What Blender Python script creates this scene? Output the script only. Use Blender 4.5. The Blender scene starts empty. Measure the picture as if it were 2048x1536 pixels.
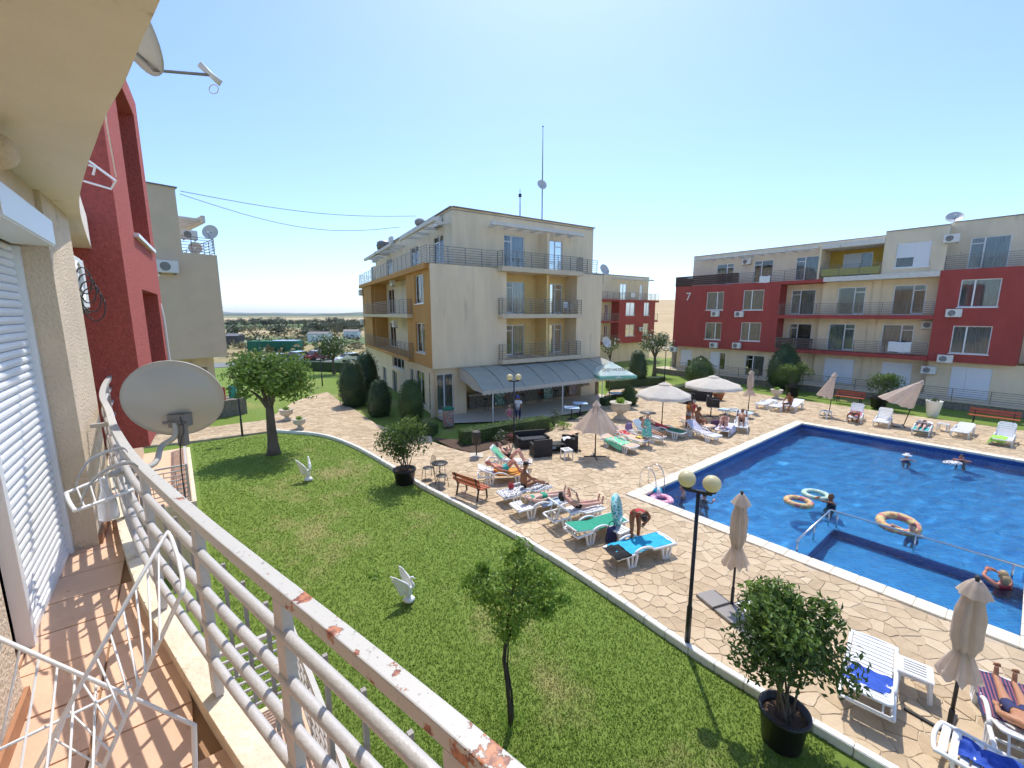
import bpy, bmesh, math, random
from mathutils import Vector, Matrix, noise, geometry
random.seed(7)
R = math.radians
SC = bpy.context.scene
COL = SC.collection
# ------------------------------------------------------------------ camera, sky, sun, exposure
FPX, PITCH, CH = 850.0, R(9.35), 6.3          # focal length in pixels of a 2048 wide picture, pitch down, eye height
cd = bpy.data.cameras.new('camera'); cam = bpy.data.objects.new('camera', cd); COL.objects.link(cam)
cd.sensor_width = 36.0; cd.lens = 36.0 * FPX / 2048; cd.clip_start = .05; cd.clip_end = 20000
cam.location = (0, 0, CH); cam.rotation_euler = (R(90) - PITCH, 0, 0); SC.camera = cam
SUN_AZ, SUN_EL = R(6.5), R(61)
W = bpy.data.worlds.new('World'); SC.world = W; W.use_nodes = True
nt = W.node_tree; bg = nt.nodes['Background']
sky = nt.nodes.new('ShaderNodeTexSky'); sky.sky_type = 'NISHITA'; sky.sun_disc = False
sky.sun_elevation = SUN_EL; sky.sun_rotation = SUN_AZ; sky.altitude = 60; sky.air_density = .85; sky.dust_density = .9; sky.ozone_density = 6.5
nt.links.new(sky.outputs[0], bg.inputs[0]); bg.inputs[1].default_value = .122
sd = bpy.data.lights.new('sun', 'SUN'); sd.energy = 2.0; sd.angle = R(.53); sd.color = (1, .95, .87)
sun = bpy.data.objects.new('sun', sd); COL.objects.link(sun)
sv = Vector((math.sin(SUN_AZ) * math.cos(SUN_EL), math.cos(SUN_AZ) * math.cos(SUN_EL), math.sin(SUN_EL)))
sun.rotation_euler = (-sv).to_track_quat('-Z', 'Y').to_euler()
SC.view_settings.view_transform = 'Standard'; SC.view_settings.look = 'None'
SC.view_settings.exposure = 1.12; SC.view_settings.gamma = 1.0
SC.cycles.max_bounces = 6; SC.cycles.diffuse_bounces = 3; SC.cycles.volume_bounces = 0; SC.cycles.use_adaptive_sampling = True; SC.cycles.adaptive_threshold = .035; SC.cycles.transparent_max_bounces = 12
SC.cycles.caustics_reflective = False; SC.cycles.caustics_refractive = True
SC.cycles.use_denoising = True

# ------------------------------------------------------------------ pixel of the photograph -> place in the world
_c, _s = math.cos(PITCH), math.sin(PITCH)
def ray(x, y):
    a = (x - 1024) / FPX; b = (768 - y) / FPX
    return Vector((a, _c + b * _s, -_s + b * _c))
def at(x, y, z=0.0):
    r = ray(x, y); return Vector((0, 0, CH)) + r * ((z - CH) / r.z)
def atY(x, y, Y):
    r = ray(x, y); return Vector((0, 0, CH)) + r * (Y / r.y)
def zat(y, p, x=None):
    """height at which the line of sight through row y passes over plan point p"""
    if x is None: x = 1024
    r = ray(x, y)
    # use forward depth
    t = p[1] / r.y
    return CH + r.z * t

# ------------------------------------------------------------------ materials
MATS = {}
def sock(n, *names):
    for k in names:
        if k in n.inputs: return n.inputs[k]
def mat(name, col, rough=.6, var=0.0, scale=4.0, bump=0.0, bscale=60.0, col2=None, metal=0.0, spec=.5, trans=0.0, sub=0.0,
        stain=None, stain_scale=1.2, stain_amt=.5, stretch=(1, 1, 1), emit=0.0, detail=5.0, coat=0.0, obvar=0.0, two=None):
    m = bpy.data.materials.new(name); m.use_nodes = True; t = m.node_tree; N = t.nodes; L = t.links
    b = N['Principled BSDF']
    b.inputs['Roughness'].default_value = rough; b.inputs['Metallic'].default_value = metal
    sock(b, 'Specular IOR Level', 'Specular').default_value = spec
    if trans: sock(b, 'Transmission Weight', 'Transmission').default_value = trans
    if coat: sock(b, 'Coat Weight', 'Clearcoat').default_value = coat
    c4 = (*col, 1)
    b.inputs['Base Color'].default_value = c4
    out = None
    tc = N.new('ShaderNodeTexCoord'); mp = N.new('ShaderNodeMapping'); L.new(tc.outputs['Object'], mp.inputs[0]); mp.inputs['Scale'].default_value = stretch
    if var or col2:
        nz = N.new('ShaderNodeTexNoise'); nz.inputs['Scale'].default_value = scale; nz.inputs['Detail'].default_value = detail; nz.inputs['Roughness'].default_value = .6
        L.new(mp.outputs[0], nz.inputs['Vector'])
        cr = N.new('ShaderNodeValToRGB'); L.new(nz.outputs['Fac'], cr.inputs[0])
        if col2 is None:
            a = tuple(max(0, v * (1 - var)) for v in col); d = tuple(min(1, v * (1 + var)) for v in col)
        else: a, d = col, col2
        cr.color_ramp.elements[0].color = (*a, 1); cr.color_ramp.elements[1].color = (*d, 1)
        cr.color_ramp.elements[0].position = .33; cr.color_ramp.elements[1].position = .68
        out = cr.outputs[0]
    if stain:
        ns = N.new('ShaderNodeTexNoise'); ns.inputs['Scale'].default_value = stain_scale; ns.inputs['Detail'].default_value = 8; ns.inputs['Roughness'].default_value = .7
        L.new(mp.outputs[0], ns.inputs['Vector'])
        cs = N.new('ShaderNodeValToRGB'); L.new(ns.outputs['Fac'], cs.inputs[0])
        cs.color_ramp.elements[0].position = .56 + .1 * (1 - stain_amt); cs.color_ramp.elements[1].position = .72
        mx = N.new('ShaderNodeMixRGB'); L.new(cs.outputs[0], mx.inputs[0])
        if out: L.new(out, mx.inputs[1])
        else: mx.inputs[1].default_value = c4
        mx.inputs[2].default_value = (*stain, 1); out = mx.outputs[0]
    if obvar:
        oi = N.new('ShaderNodeObjectInfo'); hv = N.new('ShaderNodeHueSaturation')
        ma = N.new('ShaderNodeMapRange'); ma.inputs[3].default_value = 1 - obvar; ma.inputs[4].default_value = 1 + obvar
        L.new(oi.outputs['Random'], ma.inputs[0]); L.new(ma.outputs[0], hv.inputs['Value'])
        if out: L.new(out, hv.inputs['Color'])
        else: hv.inputs['Color'].default_value = c4
        out = hv.outputs[0]
    if out: L.new(out, b.inputs['Base Color'])
    if emit:
        sock(b, 'Emission Color', 'Emission').default_value = c4; b.inputs['Emission Strength'].default_value = emit
    if bump:
        nb = N.new('ShaderNodeTexNoise'); nb.inputs['Scale'].default_value = bscale; nb.inputs['Detail'].default_value = 4
        L.new(mp.outputs[0], nb.inputs['Vector'])
        bp = N.new('ShaderNodeBump'); bp.inputs['Strength'].default_value = bump; bp.inputs['Distance'].default_value = .02
        L.new(nb.outputs['Fac'], bp.inputs['Height']); L.new(bp.outputs[0], b.inputs['Normal'])
    if sub:   # thin leaf or cloth: some light passes through
        tr = N.new('ShaderNodeBsdfTranslucent'); ms = N.new('ShaderNodeMixShader'); ms.inputs[0].default_value = sub
        if out: L.new(out, tr.inputs[0])
        else: tr.inputs[0].default_value = c4
        L.new(b.outputs[0], ms.inputs[1]); L.new(tr.outputs[0], ms.inputs[2]); L.new(ms.outputs[0], N['Material Output'].inputs[0])
    MATS[name] = m
    return m
def glassmat(name, tint, gloss, rough=.02):
    m = bpy.data.materials.new(name); m.use_nodes = True; t = m.node_tree; N = t.nodes; L = t.links
    N.remove(N['Principled BSDF'])
    tr = N.new('ShaderNodeBsdfTransparent'); tr.inputs[0].default_value = (*tint, 1)
    gl = N.new('ShaderNodeBsdfGlossy'); gl.inputs['Roughness'].default_value = rough
    fr = N.new('ShaderNodeFresnel'); fr.inputs[0].default_value = 1.6
    ad = N.new('ShaderNodeMath'); ad.operation = 'ADD'; ad.use_clamp = True; ad.inputs[1].default_value = gloss
    L.new(fr.outputs[0], ad.inputs[0])
    mx = N.new('ShaderNodeMixShader'); L.new(ad.outputs[0], mx.inputs[0]); L.new(tr.outputs[0], mx.inputs[1]); L.new(gl.outputs[0], mx.inputs[2])
    L.new(mx.outputs[0], N['Material Output'].inputs[0]); MATS[name] = m; return m

mat('cream', (.81, .665, .46), .85, .08, 1.3, .35, 45, stain=(.54, .43, .28), stain_scale=1.1, stain_amt=.6, stretch=(1, 1, .22))
mat('pale_cream', (.74, .64, .48), .85, .08, 1.1, .35, 45, stain=(.48, .40, .29), stain_scale=.9, stain_amt=.55, stretch=(1, 1, .3))
mat('loggia_yellow', (.78, .57, .25), .85, .06, 2, .25, 45)
mat('deep_yellow', (.66, .42, .06), .85, .08, 2, .25, 45, stain=(.7, .6, .4), stain_scale=2)
mat('orange', (.52, .27, .075), .85, .10, 1.5, .35, 40, stain=(.25, .14, .06), stain_scale=1.0, stain_amt=.35, stretch=(1, 1, .25))
mat('red_stucco', (.38, .065, .055), .85, .10, 1.5, .4, 45, stain=(.30, .05, .04), stain_scale=1.0, stain_amt=.3, stretch=(1, 1, .4))
mat('near_red', (.44, .090, .072), .85, .16, 22, .9, 34)
mat('near_wall', (.72, .57, .41), .88, .08, 2.5, .8, 55, stain=(.46, .33, .19), stain_scale=2.0, stain_amt=.35)
mat('soffit', (.86, .755, .655), .85, .05, 1.6, .2, 70, stain=(.48, .38, .25), stain_scale=3.0, stain_amt=.1)
mat('beige_wall', (.67, .52, .37), .85, .05, 1.0, .25, 45)
mat('concrete_white', (.70, .67, .62), .8, .08, 4, .25, 30, stain=(.22, .20, .18), stain_scale=3.5, stain_amt=.55)
mat('coping_metal', (.20, .17, .15), .5)
mat('slab_edge', (.66, .56, .40), .85, .06, 3, .2, 40, stain=(.35, .30, .22), stain_scale=3, stain_amt=.45)
mat('stone_plinth', (.22, .19, .15), .9, .35, 6, .5, 12)
mat('upvc', (.82, .83, .84), .3)
mat('shutter_white', (.80, .81, .82), .35)
mat('curtain', (.55, .53, .48), .9, .12, 3)
mat('curtain_pale', (.50, .54, .57), .9, .1, 3)
mat('curtain_brown', (.24, .14, .10), .9, .15, 3)
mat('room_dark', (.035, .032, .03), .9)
mat('rail_grey', (.23, .21, .19), .45, metal=.5)
mat('rail_brown', (.075, .045, .038), .8, .3, 8)
mat('ac_white', (.74, .73, .70), .45, .04, 5)
mat('ac_dark', (.05, .05, .055), .6)
mat('ac_pink', (.52, .42, .38), .5)
mat('roof_felt', (.30, .29, .28), .9)
glassmat('pane', (.80, .83, .84), .03)
mat('black_metal', (.016, .016, .018), .4)
mat('steel', (.62, .62, .62), .25, metal=1.0)
mat('dish_grey', (.46, .44, .39), .45, .03, 3, .04, 30)
mat('dish_pale', (.60, .59, .57), .45)
mat('globe', (.82, .74, .46), .35, .03, 3, spec=.5, sub=.35)
mat('globe_white', (.85, .80, .66), .35, sub=.35)
mat('plastic_white', (.83, .83, .82), .38)
mat('bark', (.13, .105, .08), .95, .3, 5, .9, 18, stretch=(1, 1, .3))
mat('bark_dark', (.05, .04, .032), .95, .3, 8, .6, 30)
def leafmat(name, a, b_, sub=.42): mat(name, a, .45, 0, 1.6, col2=b_, sub=sub, spec=.45)
leafmat('leaf_tree', (.09, .165, .032), (.25, .38, .075))
leafmat('leaf_young', (.15, .27, .045), (.38, .55, .10), .55)
leafmat('leaf_bush', (.035, .075, .018), (.11, .18, .04))
leafmat('leaf_bush_light', (.10, .18, .035), (.26, .38, .075))
leafmat('leaf_cypress', (.022, .050, .016), (.050, .095, .026), .15)
leafmat('leaf_topiary', (.035, .075, .016), (.085, .150, .030), .2)
leafmat('leaf_hedge', (.05, .11, .02), (.15, .26, .045), .25)
leafmat('leaf_oleander', (.05, .085, .03), (.12, .17, .06))
leafmat('leaf_far', (.065, .085, .042), (.12, .14, .07), .15)
mat('blossom', (.80, .78, .74), .6, sub=.3)
mat('blossom_pink', (.72, .22, .26), .6, sub=.3)
mat('pot_black', (.014, .014, .015), .45)
mat('soil', (.09, .055, .035), .95, .3, 20, .6, 30)
mat('terracotta', (.36, .14, .07), .8, .1, 5)
mat('urn_stone', (.58, .52, .42), .85, .12, 9, .5, 40)
mat('statue_white', (.80, .80, .78), .5, .02, 4)
mat('wood_red', (.42, .095, .035), .5, .15, 6, stretch=(8, 1, 1))
mat('iron', (.025, .024, .024), .5)
mat('rattan', (.018, .018, .019), .55, .2, 30, .8, 120)
mat('canvas_beige', (.76, .64, .54), .9, .06, 5, .25, 150, sub=.5)
mat('canvas_cream', (.78, .73, .64), .9, .05, 4, .15, 120, sub=.35)
mat('canvas_awning', (.45, .46, .38), .8, .06, 2, .15, 50, sub=.2, stain=(.55, .53, .47), stain_scale=2.5)
mat('canvas_mint', (.70, .84, .79), .8, .04, 3, sub=.3)
mat('canvas_green', (.22, .55, .45), .8, sub=.25)
mat('ink', (.03, .03, .035), .7)
mat('paint_white', (.80, .79, .76), .7, .04, 6, .1, 40)
mat('kerb_white', (.80, .78, .73), .8, .06, 7, .25, 30, stain=(.45, .42, .36), stain_scale=4, stain_amt=.3)
mat('coping_stone', (.78, .70, .55), .8, .08, 3, .2, 30, obvar=.06)
mat('mortar', (.42, .34, .24), .95, .12, 6, .4, 60)
mat('balcony_tile', (.72, .47, .32), .75, .06, 5, .08, 60, stain=(.40, .22, .12), stain_scale=6, stain_amt=.35, obvar=.05)
mat('balcony_grout', (.34, .20, .11), .95, .1, 8)
mat('balcony_kerb', (.72, .62, .46), .85, .12, 6, .5, 30, stain=(.36, .28, .18), stain_scale=9, stain_amt=.45)
mat('skirting', (.42, .20, .10), .7, .15, 6)
mat('rail_paint', (.52, .495, .475), .42, .05, 10, .15, 90, stain=(.34, .22, .16), stain_scale=30, stain_amt=.05)
mat('baluster', (.30, .27, .25), .5, .08, 9)
mat('asphalt', (.20, .20, .20), .9, .1, 5)
mat('wire', (.05, .05, .05), .6)
mat('wire_white', (.80, .79, .77), .4)
mat('cable_white', (.66, .62, .56), .5)
mat('grey_plastic', (.33, .35, .37), .45)
mat('clear_plastic', (.80, .80, .82), .2, trans=.55, sub=.0)
mat('rubber', (.012, .012, .012), .8)
for nm, c in dict(skin_tan=(.46, .22, .12), skin_brown=(.30, .125, .062), skin_pink=(.62, .34, .26), skin_red=(.55, .22, .14), skin_pale=(.66, .42, .32)).items():
    mat(nm, c, .5, .05, 6, spec=.35)
for nm, c in dict(hair_dark=(.02, .014, .01), hair_blond=(.42, .30, .15), hair_brown=(.09, .05, .025), hair_grey=(.40, .38, .34), hair_black=(.006, .006, .007)).items():
    mat(nm, c, .55, .2, 40)
CLOTH = dict(cl_teal=(.06, .45, .42), cl_green=(.03, .32, .20), cl_black=(.012, .012, .014), cl_white=(.8, .8, .8), cl_blue=(.03, .09, .45), cl_navy=(.035, .04, .12),
             cl_sky=(.03, .42, .62), cl_orange=(.75, .30, .05), cl_mint=(.20, .62, .38), cl_red=(.55, .05, .06), cl_pink=(.70, .20, .28), cl_grey=(.36, .36, .42),
             cl_bottle=(.02, .16, .09), cl_lime=(.36, .66, .10), cl_peach=(.72, .48, .34), cl_dark=(.05, .05, .06), cl_yellow=(.72, .55, .12), cl_purple=(.30, .22, .45), cl_lightblue=(.45, .58, .70))
for nm, c in CLOTH.items(): mat(nm, c, .9, .10, 9, .35, 160)
def patterned(name, c1, c2, c3, scale, stripes=None):
    m = mat(name, c1, .9); t = m.node_tree; N = t.nodes; L = t.links; b = N['Principled BSDF']
    tc = N.new('ShaderNodeTexCoord')
    if stripes:
        w = N.new('ShaderNodeTexWave'); w.bands_direction = stripes; w.inputs['Scale'].default_value = scale; w.inputs['Distortion'].default_value = .3
    else:
        w = N.new('ShaderNodeTexVoronoi'); w.inputs['Scale'].default_value = scale
    L.new(tc.outputs['Object'], w.inputs['Vector'])
    cr = N.new('ShaderNodeValToRGB'); L.new(w.outputs['Fac'] if stripes else w.outputs['Distance'], cr.inputs[0])
    cr.color_ramp.interpolation = 'CONSTANT'
    e = cr.color_ramp.elements; e[0].color = (*c1, 1); e[1].color = (*c2, 1); e[1].position = .35
    n3 = e.new(.62); n3.color = (*c3, 1)
    L.new(cr.outputs[0], b.inputs['Base Color']); return m
patterned('towel_pattern', (.05, .05, .06), (.75, .75, .74), (.30, .30, .32), 9)
patterned('towel_stripe', (.55, .50, .62), (.36, .34, .46), (.62, .60, .66), 6, 'X')
patterned('dress_print', (.10, .45, .42), (.16, .58, .52), (.45, .70, .62), 14)
patterned('towel_navy', (.03, .035, .10), (.05, .055, .15), (.30, .10, .14), 7, 'X')
patterned("ring_multi", (.62, .30, .16), (.66, .52, .24), (.60, .22, .20), 4.5)
patterned('ring_teal', (.06, .42, .45), (.55, .72, .70), (.10, .50, .52), 9)
patterned('ring_pink', (.75, .25, .40), (.80, .55, .62), (.72, .20, .34), 7)
patterned('ring_clear', (.55, .70, .60), (.40, .60, .45), (.70, .72, .62), 8)
patterned('bin_print', (.02, .02, .02), (.50, .50, .46), (.62, .14, .18), 11)
patterned('poster_print', (.04, .05, .05), (.10, .30, .20), (.70, .72, .68), 13)
# ------------------------------------------------------------------ mesh helpers
class MB:
    """collects faces; build() links them as ONE mesh object"""
    def __init__(s): s.v = []; s.f = []
    def add(s, vs, fs):
        o = len(s.v); s.v += [tuple(p) for p in vs]; s.f += [tuple(i + o for i in f) for f in fs]; return s
    def hexa(s, p):   # 8 corners: bottom 4 counter-clockwise, top 4
        return s.add(p, [(3, 2, 1, 0), (4, 5, 6, 7), (0, 1, 5, 4), (1, 2, 6, 5), (2, 3, 7, 6), (3, 0, 4, 7)])
    def box(s, cx, cy, cz, sx, sy, sz, rz=0.0):
        c, d = math.cos(rz), math.sin(rz); P = []
        for z in (-sz / 2, sz / 2):
            for x, y in ((-1, -1), (1, -1), (1, 1), (-1, 1)):
                x_, y_ = x * sx / 2, y * sy / 2
                P.append((cx + x_ * c - y_ * d, cy + x_ * d + y_ * c, cz + z))
        return s.hexa(P)
    def bar(s, a, b, w, h, up=(0, 0, 1)):   # rectangular bar from a to b
        a, b = Vector(a), Vector(b); d = (b - a).normalized(); u = Vector(up)
        x = d.cross(u); x = x.normalized() if x.length > 1e-5 else Vector((1, 0, 0)); y = x.cross(d)
        P = [p + x * i * w / 2 + y * j * h / 2 for p in (a, b) for i, j in ((-1, -1), (1, -1), (1, 1), (-1, 1))]
        return s.hexa(P)
    def prism(s, poly, z0, z1):
        n = len(poly); P = [(p[0], p[1], z0) for p in poly] + [(p[0], p[1], z1) for p in poly]
        return s.add(P, [tuple(range(n))[::-1], tuple(range(n, 2 * n))] + [(i, (i + 1) % n, n + (i + 1) % n, n + i) for i in range(n)])
    def tube(s, pts, r, n=8, caps=True, up=None):
        pts = [Vector(p) for p in pts]; m = len(pts); rr = r if isinstance(r, (list, tuple)) else [r] * m
        V = []; x = None
        for i, p in enumerate(pts):
            d = (pts[min(i + 1, m - 1)] - pts[max(i - 1, 0)])
            d = d.normalized() if d.length > 1e-9 else Vector((0, 0, 1))
            if x is None:
                ref = Vector((0, 0, 1)) if abs(d.z) < .9 else Vector((1, 0, 0)); x = d.cross(ref).normalized()
            else:
                x = (x - d * x.dot(d)); x = x.normalized() if x.length > 1e-6 else d.orthogonal().normalized()
            y = d.cross(x)
            for k in range(n):
                a = 2 * math.pi * k / n; V.append(p + (x * math.cos(a) + y * math.sin(a)) * rr[i])
        F = []
        for i in range(m - 1):
            for k in range(n):
                k2 = (k + 1) % n; F.append((i * n + k, i * n + k2, (i + 1) * n + k2, (i + 1) * n + k))
        if caps: F += [tuple(range(n))[::-1], tuple(range((m - 1) * n, m * n))]
        return s.add(V, F)
    def lathe(s, prof, n=20, c=(0, 0, 0)):
        V = []; F = []
        for r, z in prof:
            for k in range(n):
                a = 2 * math.pi * k / n; V.append((c[0] + r * math.cos(a), c[1] + r * math.sin(a), c[2] + z))
        for i in range(len(prof) - 1):
            for k in range(n):
                k2 = (k + 1) % n; F.append((i * n + k, i * n + k2, (i + 1) * n + k2, (i + 1) * n + k))
        F += [tuple(range(n))[::-1], tuple(range((len(prof) - 1) * n, len(prof) * n))]
        return s.add(V, F)
    def ball(s, c, r, n=14, m=9, sq=(1, 1, 1)):
        V = [(c[0], c[1], c[2] - r * sq[2])]; F = []
        for i in range(1, m):
            t = math.pi * i / m - math.pi / 2
            for k in range(n):
                a = 2 * math.pi * k / n
                V.append((c[0] + r * sq[0] * math.cos(t) * math.cos(a), c[1] + r * sq[1] * math.cos(t) * math.sin(a), c[2] + r * sq[2] * math.sin(t)))
        V.append((c[0], c[1], c[2] + r * sq[2])); L = len(V) - 1
        for k in range(n): F.append((0, 1 + (k + 1) % n, 1 + k)); F.append((L, 1 + (m - 2) * n + k, 1 + (m - 2) * n + (k + 1) % n))
        for i in range(m - 2):
            for k in range(n):
                k2 = (k + 1) % n; F.append((1 + i * n + k, 1 + i * n + k2, 1 + (i + 1) * n + k2, 1 + (i + 1) * n + k))
        return s.add(V, F)
    def torus(s, c, R_, r, n=24, m=10, M=None):
        V = []; F = []
        for i in range(n):
            a = 2 * math.pi * i / n
            for k in range(m):
                b = 2 * math.pi * k / m; p = Vector(((R_ + r * math.cos(b)) * math.cos(a), (R_ + r * math.cos(b)) * math.sin(a), r * math.sin(b)))
                if M: p = M @ p
                V.append((p.x + c[0], p.y + c[1], p.z + c[2]))
        for i in range(n):
            for k in range(m):
                F.append((i * m + k, ((i + 1) % n) * m + k, ((i + 1) % n) * m + (k + 1) % m, i * m + (k + 1) % m))
        return s.add(V, F)
    def grid(s, P):   # rows of points -> sheet
        r, c = len(P), len(P[0]); return s.add([q for row in P for q in row], [(i * c + j, i * c + j + 1, (i + 1) * c + j + 1, (i + 1) * c + j) for i in range(r - 1) for j in range(c - 1)])
    def sheet(s, P, th=.01):   # thickened grid
        r, c = len(P), len(P[0]); s.grid(P); n0 = len(s.v)
        s.grid([[(q[0], q[1], q[2] - th) for q in row] for row in P])
        o1, o2 = n0 - r * c, n0; rim = [j for j in range(c)] + [i * c + c - 1 for i in range(1, r)] + [(r - 1) * c + j for j in range(c - 2, -1, -1)] + [i * c for i in range(r - 2, 0, -1)]
        m = len(rim)
        s.f += [(o1 + rim[i], o1 + rim[(i + 1) % m], o2 + rim[(i + 1) % m], o2 + rim[i]) for i in range(m)]
        return s
    def xf(s, M): s.v = [tuple(M @ Vector(p)) for p in s.v]; return s
    def mesh(s, name, m=None, smooth=False):
        me = bpy.data.meshes.new(name); me.from_pydata(s.v, [], s.f)
        if m: me.materials.append(MATS[m] if isinstance(m, str) else m)
        if smooth: me.polygons.foreach_set('use_smooth', [True] * len(me.polygons))
        me.update(); return me
    def build(s, name, m, parent=None, smooth=False, bevel=0.0, world=False):
        me = s.mesh(name, m, smooth)
        if bevel:
            b = bmesh.new(); b.from_mesh(me); bmesh.ops.bevel(b, geom=list(b.edges), offset=bevel, segments=2, affect='EDGES', clamp_overlap=True); b.to_mesh(me); b.free()
        return obj(name, me, parent, world)
def obj(name, me, parent=None, world=False):
    o = bpy.data.objects.new(name, me); COL.objects.link(o)
    if parent:
        o.parent = parent
        if world and parent.type == 'EMPTY': o.matrix_parent_inverse = Matrix.Translation(-Vector(parent.location))
    return o
def tag(o, label, cat, group=None, kind=None):
    if label: o['label'] = label
    if cat: o['category'] = cat
    if group: o['group'] = group
    if kind: o['kind'] = kind
    return o
def thing(name, label, cat, loc=(0, 0, 0), rz=0.0, group=None):
    o = bpy.data.objects.new(name, None); COL.objects.link(o); o.empty_display_size = .2
    o.location = loc; o.rotation_euler = (0, 0, rz); return tag(o, label, cat, group)
def struct(o): o['kind'] = 'structure'; return o
KIDS = {}
def kids(o): return [c for c in o.children]
def copy_tree(o, label=None, loc=None, rz=None, parent=None, sc=None):
    c = o.copy(); COL.objects.link(c); c.parent = parent
    if label: c['label'] = label
    if loc is not None: c.location = loc
    if rz is not None: c.rotation_euler = (c.rotation_euler[0], c.rotation_euler[1], rz)
    if sc: c.scale = (sc, sc, sc) if not isinstance(sc, tuple) else sc
    for k in list(o.children): copy_tree(k, parent=c)
    return c
def frame(a, b):   # heading of a -> b
    return math.atan2(b[1] - a[1], b[0] - a[0])
def spline(P, n=8):   # Catmull-Rom through points
    P = [Vector(p) for p in P]; Q = [P[0] * 2 - P[1]] + P + [P[-1] * 2 - P[-2]]; out = []
    for i in range(1, len(Q) - 2):
        for k in range(n):
            t = k / n; a, b, c, d = Q[i - 1:i + 3]
            out.append(.5 * ((2 * b) + (c - a) * t + (2 * a - 5 * b + 4 * c - d) * t * t + (3 * b - a - 3 * c + d) * t ** 3))
    out.append(P[-1]); return out
def ribbon(mb, P, w, z0, z1):   # solid band of width w along plan line P
    n = len(P); L_ = []; R_ = []
    for i, p in enumerate(P):
        d = (Vector(P[min(i + 1, n - 1)]) - Vector(P[max(i - 1, 0)])).to_2d().normalized(); q = Vector((-d.y, d.x)) * w / 2
        L_.append((p[0] + q.x, p[1] + q.y)); R_.append((p[0] - q.x, p[1] - q.y))
    for i in range(n - 1):
        mb.hexa([(*R_[i], z0), (*R_[i + 1], z0), (*L_[i + 1], z0), (*L_[i], z0), (*R_[i], z1), (*R_[i + 1], z1), (*L_[i + 1], z1), (*L_[i], z1)])
    return mb
def flat(name, outer, z, m, holes=()):
    """flat sheet from a plan outline with holes"""
    loops = [[Vector((p[0], p[1], z)) for p in outer]] + [[Vector((p[0], p[1], z)) for p in h] for h in holes]
    tri = geometry.tessellate_polygon(loops); V = [p for l in loops for p in l]
    me = bpy.data.meshes.new(name); me.from_pydata(V, [], [t for t in tri]); me.materials.append(MATS[m] if isinstance(m, str) else m)
    b = bmesh.new(); b.from_mesh(me); bmesh.ops.recalc_face_normals(b, faces=b.faces)
    for f in b.faces:
        if f.normal.z < 0: f.normal_flip()
    b.to_mesh(me); b.free(); return obj(name, me)
def inside(p, poly):
    c = False; n = len(poly); x, y = p[0], p[1]
    for i in range(n):
        a, b = poly[i], poly[i - 1]
        if (a[1] > y) != (b[1] > y) and x < (b[0] - a[0]) * (y - a[1]) / (b[1] - a[1]) + a[0]: c = not c
    return c
def near_on(p, poly, closed=True):
    best = None
    for i in range(len(poly) if closed else len(poly) - 1):
        a, b = Vector(poly[i][:2]), Vector(poly[(i + 1) % len(poly)][:2]); d = b - a
        t = max(0, min(1, (Vector(p[:2]) - a).dot(d) / max(d.length_squared, 1e-9))); q = a + d * t; e = (q - Vector(p[:2])).length
        if best is None or e < best[0]: best = (e, q)
    return best
def text_mesh(s, size, ext=.01, shear=0.0):
    cu = bpy.data.curves.new('lettering', 'FONT'); cu.body = s; cu.size = size; cu.extrude = ext; cu.align_x = 'CENTER'; cu.align_y = 'CENTER'; cu.shear = shear; cu.resolution_u = 3
    o = bpy.data.objects.new('lettering', cu); COL.objects.link(o); dg = bpy.context.evaluated_depsgraph_get()
    me = bpy.data.meshes.new_from_object(o.evaluated_get(dg)); bpy.data.objects.remove(o); bpy.data.curves.remove(cu); return me
# ------------------------------------------------------------------ ground, lawn, paving, kerb, pool
def nodes_of(m): t = m.node_tree; return t.nodes, t.links, t.nodes['Principled BSDF']
def grass_material(name, g1, g2, dry, dry_pos, sc):
    m = mat(name, g1, .9, spec=.2); N, L, b = nodes_of(m)
    tc = N.new('ShaderNodeTexCoord')
    def nz(s, d=6, r=.6):
        n = N.new('ShaderNodeTexNoise'); n.inputs['Scale'].default_value = s; n.inputs['Detail'].default_value = d; n.inputs['Roughness'].default_value = r; L.new(tc.outputs['Object'], n.inputs['Vector']); return n
    def rampn(src, p0, p1, c0, c1):
        c = N.new('ShaderNodeValToRGB'); L.new(src, c.inputs[0]); e = c.color_ramp.elements; e[0].position = p0; e[1].position = p1; e[0].color = (*c0, 1); e[1].color = (*c1, 1); return c
    a = rampn(nz(sc, 8, .75).outputs['Fac'], .38, .62, g1, g2)
    f = rampn(nz(.22, 7, .68).outputs['Fac'], dry_pos, dry_pos + .16, (0, 0, 0), (1, 1, 1))
    mx = N.new('ShaderNodeMixRGB'); L.new(f.outputs[0], mx.inputs[0]); L.new(a.outputs[0], mx.inputs[1]); mx.inputs[2].default_value = (*dry, 1)
    L.new(mx.outputs[0], b.inputs['Base Color'])
    bp = N.new('ShaderNodeBump'); bp.inputs['Strength'].default_value = .7; bp.inputs['Distance'].default_value = .04
    L.new(nz(38, 6, .8).outputs['Fac'], bp.inputs['Height']); L.new(bp.outputs[0], b.inputs['Normal']); return m
grass_material('lawn', (.14, .215, .036), (.205, .285, .056), (.37, .32, .14), .53, 9)
grass_material('field', (.30, .235, .11), (.40, .32, .16), (.13, .16, .06), .50, .05)
grass_material('field_tan', (.46, .33, .17), (.54, .40, .22), (.34, .27, .12), .58, .04)

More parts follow.
